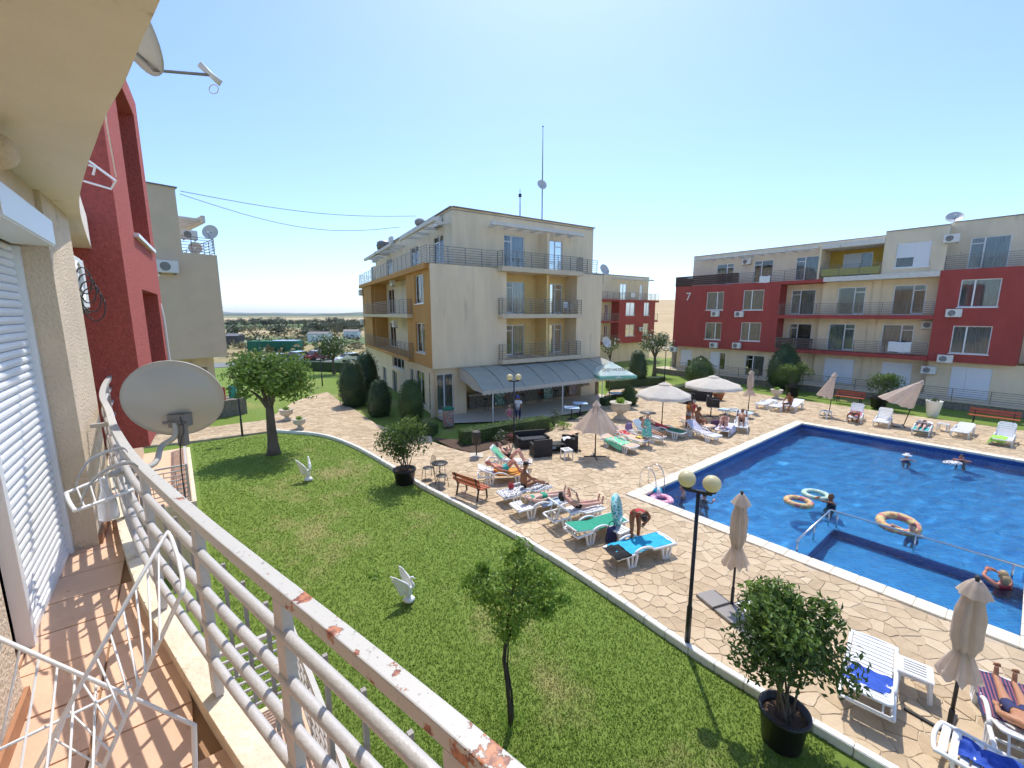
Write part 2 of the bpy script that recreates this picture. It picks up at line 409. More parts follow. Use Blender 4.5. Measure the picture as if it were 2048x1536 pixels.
ZL = -.10   # lawn level below the paving
def P0(x, y, z=0.0): p = at(x, y, z); return (p.x, p.y)
KERB = spline([(*P0(*q), 0) for q in ((548, 861), (640, 869), (705, 890), (770, 925), (835, 965), (900, 999), (1000, 1052), (1120, 1122), (1250, 1208), (1400, 1310), (1600, 1432), (1790, 1543))], 5)
KERB = [(p.x, p.y) for p in KERB]
KERB += [(KERB[-1][0] + 1.2, KERB[-1][1] - 1.35), (KERB[-1][0] + 3.0, KERB[-1][1] - 3.6)]
far_edge = [P0(*q) for q in ((100, 912), (100, 872), (430, 853), (535, 840), (560, 822), (585, 805), (620, 792), (655, 784), (676, 800), (711, 820), (752, 848), (800, 866), (862, 872), (866, 884), (905, 898), (950, 908), (1000, 893), (1060, 876), (1105, 862), (1112, 848), (1150, 838), (1200, 815), (1196, 800), (1240, 768), (1330, 762), (1345, 770), (1380, 772), (1480, 782), (1620, 803), (1800, 828), (2048, 862), (2300, 898))]
PAVED = KERB[::-1] + [P0(380, 883)] + far_edge + [(34, 14), (34, 4), (KERB[-1][0] + 14, KERB[-1][1])]
# pool: local axes a (towards far left corner) and d (towards near right corner)
PA = Vector((4.0, 14.16)); AX = Vector((math.sin(R(51.0)), math.cos(R(51.0)))); DX = Vector((AX.y, -AX.x)); PLA, PLD = 16.6, 9.45
def pool(a, d): q = PA + AX * a + DX * d; return (q.x, q.y)
CW = .42
rim_out = [pool(0, 0), pool(PLA, 0), pool(PLA, PLD), pool(0, PLD)]
rim_in = [pool(CW, CW), pool(PLA - CW, CW), pool(PLA - CW, PLD - CW), pool(CW, PLD - CW)]

S = struct
big = 4300
g = MB(); 
for i in range(-6, 7):
    pass
S(flat('ground', [(-big, -60), (big, -60), (big, big), (-big, big)], -.45, 'field', [rim_out]))
S(flat('lawn', [(-70, -8), (60, -8), (60, 62), (-32, 62), (-48, 50), (-70, 40)], ZL, 'lawn', [rim_out]))
# stones and their bed
m = mat('paving_stone', (.55, .42, .27), .82, spec=.3); N, L, b = nodes_of(m)
ca = N.new('ShaderNodeAttribute'); ca.attribute_name = 'tone'; tc = N.new('ShaderNodeTexCoord')
nz = N.new('ShaderNodeTexNoise'); nz.inputs['Scale'].default_value = 3.2; nz.inputs['Detail'].default_value = 9; nz.inputs['Roughness'].default_value = .72; L.new(tc.outputs['Object'], nz.inputs['Vector'])
ad = N.new('ShaderNodeMath'); ad.operation = 'MULTIPLY_ADD'; ad.inputs[1].default_value = .72; L.new(nz.outputs['Fac'], ad.inputs[0]); L.new(ca.outputs['Fac'], ad.inputs[2])
cr = N.new('ShaderNodeValToRGB'); L.new(ad.outputs[0], cr.inputs[0]); e = cr.color_ramp.elements
e[0].position = .18; e[0].color = (.37, .27, .165, 1); e[1].position = 1.1; e[1].color = (.70, .575, .41, 1); k = e.new(.52); k.color = (.53, .40, .255, 1); k = e.new(.8); k.color = (.61, .475, .315, 1)
L.new(cr.outputs[0], b.inputs['Base Color'])
nb = N.new('ShaderNodeTexNoise'); nb.inputs['Scale'].default_value = 14; nb.inputs['Detail'].default_value = 6; L.new(tc.outputs['Object'], nb.inputs['Vector'])
bp = N.new('ShaderNodeBump'); bp.inputs['Strength'].default_value = .5; bp.inputs['Distance'].default_value = .02; L.new(nb.outputs['Fac'], bp.inputs['Height']); L.new(bp.outputs[0], b.inputs['Normal'])
m = mat('mortar_bed', (.40, .31, .205), .95, 0, .28, .5, 50, col2=(.66, .56, .42))
bed = S(flat('paving', PAVED, 0.0, 'mortar_bed', [rim_out]))
def stones():
    rnd = random.Random(3); H_ = .275
    xs = [p[0] for p in PAVED]; ys = [p[1] for p in PAVED]; x0, y0 = min(xs), min(ys); nx = int((max(xs) - x0) / H_) + 1; ny = int((max(ys) - y0) / H_) + 1
    seeds = {}
    for i in range(-1, nx + 1):
        for j in range(-1, ny + 1):
            if rnd.random() < .20: continue
            seeds[i, j] = (x0 + (i + .5 + rnd.uniform(-.46, .46)) * H_, y0 + (j + .5 + rnd.uniform(-.46, .46)) * H_)
    cells = []
    for (i, j), p in seeds.items():
        if p[1] < 2.2 or p[1] > 46 or abs(p[0]) > 1.27 * p[1] + 3: continue
        if not inside(p, PAVED) or inside(p, rim_out): continue
        if p[1] > 40 and p[0] < 0: pass
        poly = [(p[0] - .8, p[1] - .8), (p[0] + .8, p[1] - .8), (p[0] + .8, p[1] + .8), (p[0] - .8, p[1] + .8)]
        gap = rnd.uniform(.010, .022)
        for di in (-2, -1, 0, 1, 2):
            for dj in (-2, -1, 0, 1, 2):
                q = seeds.get((i + di, j + dj))
                if not q or (di == 0 and dj == 0): continue
                nx_, ny_ = q[0] - p[0], q[1] - p[1]; l = math.hypot(nx_, ny_); nx_ /= l; ny_ /= l; lim = l / 2 - gap / 2; out = []
                for a in range(len(poly)):
                    A, B = poly[a - 1], poly[a]; da = (A[0] - p[0]) * nx_ + (A[1] - p[1]) * ny_ - lim; db = (B[0] - p[0]) * nx_ + (B[1] - p[1]) * ny_ - lim
                    if (da > 0) != (db > 0): t = da / (da - db); out.append((A[0] + (B[0] - A[0]) * t, A[1] + (B[1] - A[1]) * t))
                    if db <= 0: out.append(B)
                poly = out
                if len(poly) < 3: break
            if len(poly) < 3: break
        if len(poly) < 3: continue
        fix = []
        for q in poly:
            if inside(q, rim_out): q = tuple(near_on(q, rim_out)[1])
            elif not inside(q, PAVED): q = tuple(near_on(q, PAVED)[1])
            fix.append(q)
        ar = abs(sum(fix[k - 1][0] * fix[k][1] - fix[k][0] * fix[k - 1][1] for k in range(len(fix)))) / 2
        if ar < .02: continue
        cx = sum(q[0] for q in fix) / len(fix); cy = sum(q[1] for q in fix) / len(fix)
        dep = math.hypot(cx, cy); inview = abs(cx) < 1.2 * cy and cy > 3.0
        cells.append((ar / dep ** 2 * (1 if inview else .01), fix, (cx, cy), rnd.random(), rnd.uniform(.010, .020)))
    cells.sort(key=lambda c: -c[0])
    rj = random.Random(9)
    def geo(mb, c, off=(0, 0), rough=True):
        _, poly, (cx, cy), tone, h = c
        if rough:
            q = []
            for k in range(len(poly)):
                A, B = poly[k - 1], poly[k]; l = math.hypot(B[0] - A[0], B[1] - A[1]); nx_, ny_ = -(B[1] - A[1]) / max(l, 1e-6), (B[0] - A[0]) / max(l, 1e-6); m_ = 3 if l > .16 else 2 if l > .08 else 1
                for j in range(m_):
                    f = j / m_; d = (rj.uniform(-.016, .010) if j else rj.uniform(-.008, 0)) * (1 if l > .08 else .3); q.append((A[0] + (B[0] - A[0]) * f + nx_ * d, A[1] + (B[1] - A[1]) * f + ny_ * d))
            poly = q
        n = len(poly); V = []
        for s_, z in ((1.0, .002), (.985, h * .6), (.94, h)):
            V += [(cx + (q[0] - cx) * s_ - off[0], cy + (q[1] - cy) * s_ - off[1], z) for q in poly]
        F = [(r * n + k, r * n + (k + 1) % n, (r + 1) * n + (k + 1) % n, (r + 1) * n + k) for r in (0, 1) for k in range(n)] + [tuple(range(2 * n, 3 * n))]
        mb.add(V, F); return len(V)
    def paint(me, tones):
        at_ = me.color_attributes.new('tone', 'FLOAT_COLOR', 'POINT'); at_.data.foreach_set('color', [x for t in tones for x in (t, t, t, 1)])
    for c in cells[:300]:
        mb = MB(); k = geo(mb, c, c[2]); me = mb.mesh('stone', 'paving_stone'); paint(me, [-.02 + c[3] * .45] * k); o = obj('stone', me, bed); o.location = (*c[2], 0)
    mb = MB(); tones = []
    for i, c in enumerate(cells[300:]): tones += [-.02 + c[3] * .45] * geo(mb, c, (0, 0), i < 2500)
    me = mb.mesh('paving_stones', 'paving_stone'); paint(me, tones); o = obj('paving_stones', me, bed); o['kind'] = 'stuff'
stones()
sk_ = MB()
for i_ in range(len(PAVED)):
    a_, b_ = PAVED[i_ - 1], PAVED[i_]; sk_.add([(*a_, -.002), (*b_, -.002), (*b_, -.3), (*a_, -.3)], [(0, 1, 2, 3)])
sk_.build('paving_edge', 'mortar', bed)
# kerb of separate white blocks
kb = S(thing('kerb', None, None, (KERB[0][0], KERB[0][1], 0)))
del kb['kind']; S(kb)
def resample(P, step):
    out = [Vector(P[0])]; acc = 0
    for a, b_ in zip(P, P[1:]):
        a, b_ = Vector(a), Vector(b_); l = (b_ - a).length; t = step - acc
        while t <= l: out.append(a + (b_ - a) * t / l); t += step
        acc = (acc + l) % step
    return out
KP = resample(KERB, .5)
for i in range(0, len(KP) - 1):
    a, b_ = KP[i], KP[i + 1]; d = (b_ - a).normalized(); mb = MB()
    mb.bar((*(a + d * .004), -.06), (*(b_ - d * .004), -.06), .135, .24 + random.uniform(-.006, .006)); mb.build('kerb_block', 'kerb_white', kb, world=True, bevel=.012)
# pool basin
m = mat('pool_tile', (.05, .25, .62), .35, spec=.4); N, L, b = nodes_of(m)
tc = N.new('ShaderNodeTexCoord'); br = N.new('ShaderNodeTexBrick'); br.offset = 0; br.inputs['Scale'].default_value = 1; br.inputs['Brick Width'].default_value = .10; br.inputs['Row Height'].default_value = .10; br.inputs['Mortar Size'].default_value = .006
br.inputs['Color1'].default_value = (.035, .30, .70, 1); br.inputs['Color2'].default_value = (.07, .40, .78, 1); br.inputs['Mortar'].default_value = (.20, .52, .82, 1)
L.new(tc.outputs['Object'], br.inputs['Vector']); L.new(br.outputs['Color'], b.inputs['Base Color'])
mat('pool_band', (.02, .085, .34), .3, .15, 12)
basin = S(thing('swimming_pool', None, None, (*pool(0, 0), 0)))
def pbox(mb, a0, a1, d0, d1, z0, z1):
    q = [pool(a0, d0), pool(a0, d1), pool(a1, d1), pool(a1, d0)]; return mb.hexa([(*p, z0) for p in q] + [(*p, z1) for p in q])
ZW = -.13; a1, d1 = PLA - CW, PLD - CW
mb = MB(); pbox(mb, 0, PLA, 0, PLD, -1.75, -1.5); mb.build('pool_floor', 'pool_tile', basin, world=True)
mb = MB(); pbox(mb, .1, CW, .1, PLD - .1, -1.499, -.02); pbox(mb, a1, PLA - .1, .1, PLD - .1, -1.499, -.02); pbox(mb, CW + .001, a1 - .001, .1, CW, -1.499, -.02); pbox(mb, CW + .001, a1 - .001, d1, PLD - .1, -1.499, -.02)
mb.build('pool_wall', 'pool_tile', basin, world=True)
mb = MB(); t_ = .02
pbox(mb, CW, CW + t_, CW, d1, -.55, -.022); pbox(mb, a1 - t_, a1, CW, d1, -.55, -.022); pbox(mb, CW + t_, a1 - t_, CW, CW + t_, -.55, -.022); pbox(mb, CW + t_, a1 - t_, d1 - t_, d1, -.55, -.022)
mb.build('waterline_band', 'pool_band', basin, world=True)
# children's basin in the near right corner: raised floor, low wall, hand rail
KA, KD = 3.2, 5.28
mb = MB(); pbox(mb, CW, KA, KD, d1, -1.498, -.75); mb.build('shallow_floor', 'pool_tile', basin, world=True)
mb = MB(); pbox(mb, CW, KA + .3, KD - .35, KD, -1.498, -.20); pbox(mb, KA, KA + .35, KD + .001, d1, -1.498, -.20); mb.build('dividing_wall', 'pool_tile', basin, world=True)
mb = MB(); pbox(mb, CW, KA - .02, KD + .001, KD + .03, -.7, -.21); pbox(mb, KA - .03, KA - .001, KD + .031, d1, -.7, -.21); mb.build('dark_band', 'pool_band', basin, world=True)
hr = MB(); zc = .32
c0, c1, c2 = pool(CW + .1, KD - .18), pool(KA + .2, KD - .18), pool(KA + .2, d1)
hr.tube([(*c0, zc), (*c1, zc), (*c2, zc)], .028, 8)
for f in (.03, .5, .97):
    q = Vector(c0).lerp(Vector(c1), f); hr.tube([(q.x, q.y, -.3), (q.x, q.y, zc)], .022, 6)
    q = Vector(c1).lerp(Vector(c2), f * .95 + .02); hr.tube([(q.x, q.y, -.3), (q.x, q.y, zc)], .022, 6)
hr.build('pool_handrail', 'steel', basin, True, world=True)
# coping blocks
def coping(a, b_, inn):
    a, b_ = Vector(a), Vector(b_); n = int((b_ - a).length / .5); d = (b_ - a).normalized(); q = Vector((-d.y, d.x)); q = q if q.dot(inn) > 0 else -q; st = (b_ - a).length / n
    for i in range(n):
        s0 = a + d * (st * i + .003); s1 = a + d * (st * (i + 1) - .003); mb = MB(); w = CW + .03
        h = random.uniform(-.003, .003)
        mb.hexa([(*s0, -.05), (*s1, -.05), (*(s1 + q * w), -.05), (*(s0 + q * w), -.05), (*s0, .05 + h), (*s1, .05 + h), (*(s1 + q * w), .05 + h), (*(s0 + q * w), .05 + h)])
        mb.build('coping_stone', 'coping_stone', basin, world=True, bevel=.012)
coping(pool(0, CW + .031), pool(0, PLD - CW - .031), AX); coping(pool(PLA, CW + .031), pool(PLA, PLD - CW - .031), -AX); coping(pool(0, 0), pool(PLA, 0), DX); coping(pool(0, PLD), pool(PLA, PLD), -DX)
# water: real small waves, part refracting, part clear, mirror by Fresnel
m = bpy.data.materials.new('pool_water'); m.use_nodes = True; MATS['pool_water'] = m; t = m.node_tree; N = t.nodes; L = t.links; N.remove(N['Principled BSDF'])
tr = N.new('ShaderNodeBsdfTransparent'); tr.inputs[0].default_value = (.80, .95, 1, 1)
rf = N.new('ShaderNodeBsdfRefraction'); rf.inputs['IOR'].default_value = 1.33; rf.inputs['Color'].default_value = (.74, .93, .99, 1)
gl = N.new('ShaderNodeBsdfGlossy'); gl.inputs['Roughness'].default_value = .03
fr = N.new('ShaderNodeFresnel'); fr.inputs[0].default_value = 1.33
tc = N.new('ShaderNodeTexCoord'); nz = N.new('ShaderNodeTexNoise'); nz.inputs['Scale'].default_value = 4.5; nz.inputs['Detail'].default_value = 4; nz.inputs['Distortion'].default_value = .8
L.new(tc.outputs['Object'], nz.inputs['Vector']); bp = N.new('ShaderNodeBump'); bp.inputs['Strength'].default_value = .8; bp.inputs['Distance'].default_value = .06; L.new(nz.outputs['Fac'], bp.inputs['Height'])
for s_ in (gl, fr): L.new(bp.outputs[0], s_.inputs['Normal'])
m1 = N.new('ShaderNodeMixShader'); m1.inputs[0].default_value = .9; L.new(tr.outputs[0], m1.inputs[1]); L.new(rf.outputs[0], m1.inputs[2])
m2 = N.new('ShaderNodeMixShader'); L.new(fr.outputs[0], m2.inputs[0]); L.new(m1.outputs[0], m2.inputs[1]); L.new(gl.outputs[0], m2.inputs[2]); L.new(m2.outputs[0], N['Material Output'].inputs[0])
mb = MB(); na, nd = 240, 130; rows = []
for i in range(na + 1):
    row = []
    for j in range(nd + 1):
        x, y = pool(CW + (PLA - 2 * CW) * i / na, CW + (PLD - 2 * CW) * j / nd)
        z = ZW + .034 * noise.noise((x * 1.1 + y * .4, y * 1.4 - x * .3, 2)) + .015 * noise.noise((x * 1.7 + y * .8 + 5, (y - x * .4) * 2.8, 7)) + .0015 * noise.noise((x * 7, y * 7, 3))
        row.append((x, y, z))
    rows.append(row)
mb.grid(rows); WO = S(mb.build('water', 'pool_water', None, True))
WO.cycles.is_caustics_caster = True; sd.cycles.is_caustics_light = True
for o in basin.children: o.cycles.is_caustics_receiver = True

# ------------------------------------------------------------------ beyond the grounds
mb = MB(); ribbon(mb, [(-75, 47), (-40, 52), (-24, 60), (-10, 70), (10, 78)], 6.0, -.40, -.06); S(mb.build('road', 'asphalt'))
def terrain(name, x0, x1, y0, y1, n, hf, m):
    rows = [[(x0 + (x1 - x0) * i / n, y0 + (y1 - y0) * j / n, hf(x0 + (x1 - x0) * i / n, y0 + (y1 - y0) * j / n)) for i in range(n + 1)] for j in range(n + 1)]
    mb = MB(); mb.grid(rows); return S(mb.build(name, m, None, True))
def rise(x, y):
    t = max(0, min(1, (y - 85) / 500.)); e = max(0, min(1, (x - 15 - y * .05) / 60.))
    return -.6 + 26 * t * (.4 + .6 * t) * e * e * (3 - 2 * e) + 1.5 * noise.noise((x * .012, y * .012, 0)) * t
terrain('hill_field', 5, 900, 85, 900, 60, rise, 'field_tan')
def ridge(name, D, hmax, seed, m, x0=-1.6, x1=1.6):
    n = 160; low = []; top = []; back = []
    for i in range(n + 1):
        x = D * (x0 + (x1 - x0) * i / n); h = hmax * (.35 + .9 * abs(noise.noise((i * .055, seed, 0))) + .22 * noise.noise((i * .4, seed, 3)))
        low.append((x, D, -2)); top.append((x, D + hmax * 3, max(1, h))); back.append((x, D + hmax * 14, -2))
    mb = MB(); mb.grid([low, top, back]); return S(mb.build(name, m, None, True))
mat('hill_far', (.11, .145, .13), .95, .25, .004); mat('hill_mid', (.10, .13, .075), .95, .35, .01)  # far hills: blue-grey distance haze is mixed into the base colour
ridge('hills', 3500, 38, 3.3, 'hill_far', -1.2, 1.2); ridge('hills', 1500, 11, 8.1, 'hill_mid')
mat('strip_green', (.12, .17, .05), .95, .25, .08); mat('strip_tan', (.46, .36, .19), .95, .2, .06)
for k, (x0, x1, y0, y1, mm) in enumerate(((-190, -30, 96, 128, 'strip_green'), (-260, -40, 150, 176, 'strip_tan'), (-420, -50, 205, 330, 'strip_green'), (-900, -60, 520, 760, 'strip_tan'), (-1500, 100, 900, 1150, 'strip_green'))):
    w = [(x0 + (x1 - x0) * i / 14, y0 + (y1 - y0) * .12 * noise.noise((i * .5, k, 1))) for i in range(15)] + [(x1 - (x1 - x0) * i / 14, y1 + (y1 - y0) * .12 * noise.noise((i * .5, k, 9))) for i in range(15)]
    S(flat('field', w, -.43 + .004 * k, mm))
# ------------------------------------------------------------------ building kit
class Wall:
    """vertical plane through plan points a, b; s runs from a to b, o is the offset towards the viewer"""
    def __init__(s, a, b):
        s.a, s.b = Vector(a[:2]), Vector(b[:2]); s.d = (s.b - s.a).normalized(); s.len = (s.b - s.a).length
        s.n = Vector((s.d.y, -s.d.x)); s.n = s.n if s.n.dot(-s.a) > 0 else -s.n
    def sz(s, x, y, o=0.0):
        r = ray(x, y); a = s.a + s.n * o; t = a.dot(s.n) / (r.x * s.n.x + r.y * s.n.y); q = Vector((r.x, r.y)) * t
        return (q - a).dot(s.d), CH + r.z * t
    def s(s, x, y=628, o=0.0): return s.sz(x, y, o)[0]
    def pt(s, u, z, o=0.0): q = s.a + s.d * u + s.n * o; return (q.x, q.y, z)
    def box(s, mb, s0, s1, z0, z1, o0, o1):
        P = [s.pt(s0, z0, o0), s.pt(s1, z0, o0), s.pt(s1, z0, o1), s.pt(s0, z0, o1)]; return mb.hexa(P + [(p[0], p[1], z1) for p in P])
    def shift(s, o): q = s.n * o; return Wall(s.a + q, s.b + q)
    def face(s, mb, s0, s1, z0, z1, holes=(), dep=.22, o=0.0, back=True):
        """wall front with rectangular holes (s0,s1,z0,z1) and their reveals"""
        us = sorted({s0, s1, *[h[0] for h in holes], *[h[1] for h in holes]}); zs = sorted({z0, z1, *[h[2] for h in holes], *[h[3] for h in holes]})
        us = [u for u in us if s0 - 1e-6 <= u <= s1 + 1e-6]; zs = [z for z in zs if z0 - 1e-6 <= z <= z1 + 1e-6]
        for a, b in zip(us, us[1:]):
            for c, d in zip(zs, zs[1:]):
                m_, k_ = (a + b) / 2, (c + d) / 2
                if any(h[0] < m_ < h[1] and h[2] < k_ < h[3] for h in holes): continue
                mb.add([s.pt(a, c, o), s.pt(b, c, o), s.pt(b, d, o), s.pt(a, d, o)], [(0, 1, 2, 3)])
        for h in holes:
            a, b, c, d = h[:4]; q = o - (h[4] if len(h) > 4 else dep)
            for (u, z), (u2, z2) in (((a, c), (b, c)), ((b, c), (b, d)), ((b, d), (a, d)), ((a, d), (a, c))):
                mb.add([s.pt(u, z, o), s.pt(u2, z2, o), s.pt(u2, z2, q), s.pt(u, z, q)], [(0, 1, 2, 3)])
        return mb
    def slats(s, name, par, s0, s1, z0, z1, o, m, pitch=.07):
        n = max(2, int((z1 - z0) / pitch)); mb = MB(); h = (z1 - z0) / n
        for i in range(n):
            a, b = z0 + i * h, z0 + (i + 1) * h
            mb.hexa([s.pt(s0, a + .004, o - .03), s.pt(s1, a + .004, o - .03), s.pt(s1, a + .004, o + .012), s.pt(s0, a + .004, o + .012), s.pt(s0, b, o - .03), s.pt(s1, b, o - .03), s.pt(s1, b, o - .004), s.pt(s0, b, o - .004)])
        return mb.build(name, m, par)
    def window(s, par, s0, s1, z0, z1, kind='window', split=(.5,), curtain='curtain', sill=True, o=-.12, transom=None, shut=None, open_=0, fw=.06, cfrac=(0, 1), name='window', boxed=False):
        """frame (a part), with panes, curtain, sill, shutter under it; transom: indexes of lights with a top light"""
        mb = MB(); us = [s0] + [s0 + (s1 - s0) * f for f in split] + [s1]; w = fw
        s.box(mb, s0, s1, z0, z0 + w, o - .03, o + .03); s.box(mb, s0, s1, z1 - w, z1, o - .03, o + .03)
        for i, u in enumerate(us):
            u0 = u if i == 0 else (u - w if i == len(us) - 1 else u - w / 2 - .01); ww = w if i in (0, len(us) - 1) else w + .02
            s.box(mb, u0, u0 + ww, z0 + w + .001, z1 - w - .001, o - .03, o + .03)
        zt = z0 + (z1 - z0) * .80
        for i in (transom or ()):
            s.box(mb, us[i] + w + .001, us[i + 1] - w - .001, zt, zt + w, o - .031, o + .031)
            if kind == 'door': s.box(mb, us[i] + w + .001, us[i + 1] - w - .001, z0 + w + .001, z0 + w + .10, o - .028, o + .028)
        f = mb.build(name, 'upvc', par, world=True)
        for i in range(len(us) - 1):
            pn = MB(); s.box(pn, us[i] + w, us[i + 1] - w, z0 + w, z1 - w, o - .006, o); pn.build('pane', 'pane', f)
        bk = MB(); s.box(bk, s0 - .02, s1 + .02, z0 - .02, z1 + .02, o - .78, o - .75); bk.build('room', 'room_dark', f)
        if curtain:
            c0, c1 = s0 + (s1 - s0) * cfrac[0], s0 + (s1 - s0) * cfrac[1]; n = max(8, int((c1 - c0) / .05)); rows = []
            for z in (z0, z1):
                rows.append([s.pt(c0 + (c1 - c0) * i / n, z, o - .16 + .035 * math.sin(i * 1.9) + .02 * math.sin(i * .7)) for i in range(n + 1)])
            cb = MB(); cb.grid(rows); cb.build('curtain', curtain, f)
        if sill:
            sb = MB(); s.box(sb, s0 - .06, s1 + .06, z0 - .06, z0 - .003, o + .0, .06); sb.build('sill', 'upvc', f)
        if shut:
            for a, b, top in shut:
                s.slats('shutter', f, s0 + (s1 - s0) * a + .02, s0 + (s1 - s0) * b - .02, z1 - (z1 - z0) * top, z1, o + .055, 'shutter_white', .085)
        if boxed:
            bb = MB(); s.box(bb, s0 - .01, s1 + .01, z1 - .16, z1 + .02, o + .04, .03); bb.build('shutter_box', 'upvc', f)
        return f
def ac_unit(w, s_, z, label, o=0.05, m='ac_white', sc=1.0, turn=0):
    """outdoor unit on a wall; s_, z are its lower left corner"""
    base = w.pt(s_, z, o); rz = math.atan2(w.d.y, w.d.x) + turn
    t = thing('air_conditioner', label, 'air conditioner', base, rz, 'air conditioners on the apartment walls'); t.scale = (sc, sc, sc)
    side = 1 if Vector((-w.d.y, w.d.x)).dot(w.n) > 0 else -1
    k = ('ac', m, side)
    if k not in KIDS:
        a = MB(); a.box(.40, side * .16, .275, .80, .28, .55); c = a.mesh('casing', m)
        b = bmesh.new(); b.from_mesh(c); bmesh.ops.bevel(b, geom=list(b.edges), offset=.02, segments=2, affect='EDGES'); b.to_mesh(c); b.free()
        g = MB(); M = Matrix.Rotation(R(90), 4, 'X')
        g.torus((.30, side * .305, .275), .205, .012, 20, 6, M); 
        for i in range(4): g.torus((.30, side * .305, .275), .04 + .04 * i, .006, 16, 4, M)
        f = MB(); f.lathe([(.001, 0), (.20, 0), (.20, .006), (.001, .006)], 20); f.xf(Matrix.Translation((.30, side * .298, .275)) @ M)
        h = MB(); h.box(.12, side * .12, -.03, .04, .36, .04); h2 = MB(); h2.box(.68, side * .12, -.03, .04, .36, .04)
        KIDS[k] = [('casing', c), ('fan_grille', g.mesh('fan_grille', 'ac_white')), ('fan', f.mesh('fan', 'ac_dark')), ('bracket', h.mesh('bracket', 'rail_grey')), ('bracket', h2.mesh('bracket', 'rail_grey'))]
    for n, me in KIDS[k]: obj(n, me, t)
    return t
def railing(par, pts, z, h=.95, bars=5, post=1.1, r=.014, m='rail_grey', name='railing', top=.022):
    mb = MB(); pts = [Vector((p[0], p[1])) for p in pts]
    for a, b in zip(pts, pts[1:]):
        n = max(1, round((b - a).length / post))
        for i in range(n + 1):
            q = a.lerp(b, i / n); mb.bar((q.x, q.y, z), (q.x, q.y, z + h), .04, .03, (a.y - b.y, b.x - a.x, 0))
        mb.bar((*a, z + h), (*b, z + h), top * 2, top * 1.4)
        for k in range(bars):
            zz = z + .12 + (h - .2) * k / max(1, bars - 1) * .92; mb.bar((*a, zz), (*b, zz), r * 2, r * 2)
    return mb.build(name, m, par, world=True)
def slab(par, poly, z0, z1, m='slab_edge', name='balcony_slab'):
    mb = MB(); mb.prism(poly, z0, z1); return mb.build(name, m, par, world=True)
def dish(label, loc, r, az, el=25, m='dish_pale', mast=.5, off=(0, 0), cat='satellite dish', tall=1.08, lnb=True, thick=.012):
    """offset satellite dish; az is the heading its open side faces"""
    t = thing('satellite_dish', label, cat, loc, az, 'satellite dishes'); M = Matrix.Translation((off[0], off[1], mast)) @ Matrix.Rotation(R(-el), 4, 'Y') @ Matrix.Rotation(R(90), 4, 'Y')
    prof = [(r * k / 7, .34 * r * (k / 7) ** 2) for k in range(8)]
    a = MB(); n = 28
    prof = [(max(.002, q[0]), q[1]) for q in prof] + [(r * 1.02, .34 * r - .004), (r * 1.02, .34 * r - .02)] + [(max(.002, q[0]), q[1] - thick) for q in prof[::-1]]
    a.lathe(prof, n); a.v = [(p[0] * tall, p[1], p[2]) for p in a.v]; a.xf(M); a.build('reflector', m, t, True)
    b = MB(); b.tube([(off[0] - .03, off[1], 0), (off[0] - .03, off[1], mast - .02)], .022, 8); b.box(off[0] - .05, off[1], mast - .03, .10, .12, .14); b.build('bracket', 'rail_grey', t)
    if lnb:
        c = MB(); e = M @ Vector((r * .95, 0, .30 * r)); f = M @ Vector((r * .62, 0, r * 1.15)); c.tube([e, f], .014, 6); c.build('feed_arm', 'rail_grey', t)
        d = MB(); g = M @ Vector((r * .35, 0, r * 1.02)); d.tube([f, g], .035, 8); d.build('receiver', m, t)
    return t
def pergola(par, w, s0, s1, z, o0, o1, n, h=.22):
    mb = MB(); w.box(mb, s0, s1, z, z + h, o1 - .22, o1); mb.build('pergola_beam', 'concrete_white', par, world=True)
    for i in range(n):
        u = s0 + (s1 - s0) * (i + .5) / n; mb = MB(); w.box(mb, u - .07, u + .07, z + .03, z + h - .03, o0, o1 - .22); mb.build('pergola_rib', 'concrete_white', par, world=True)
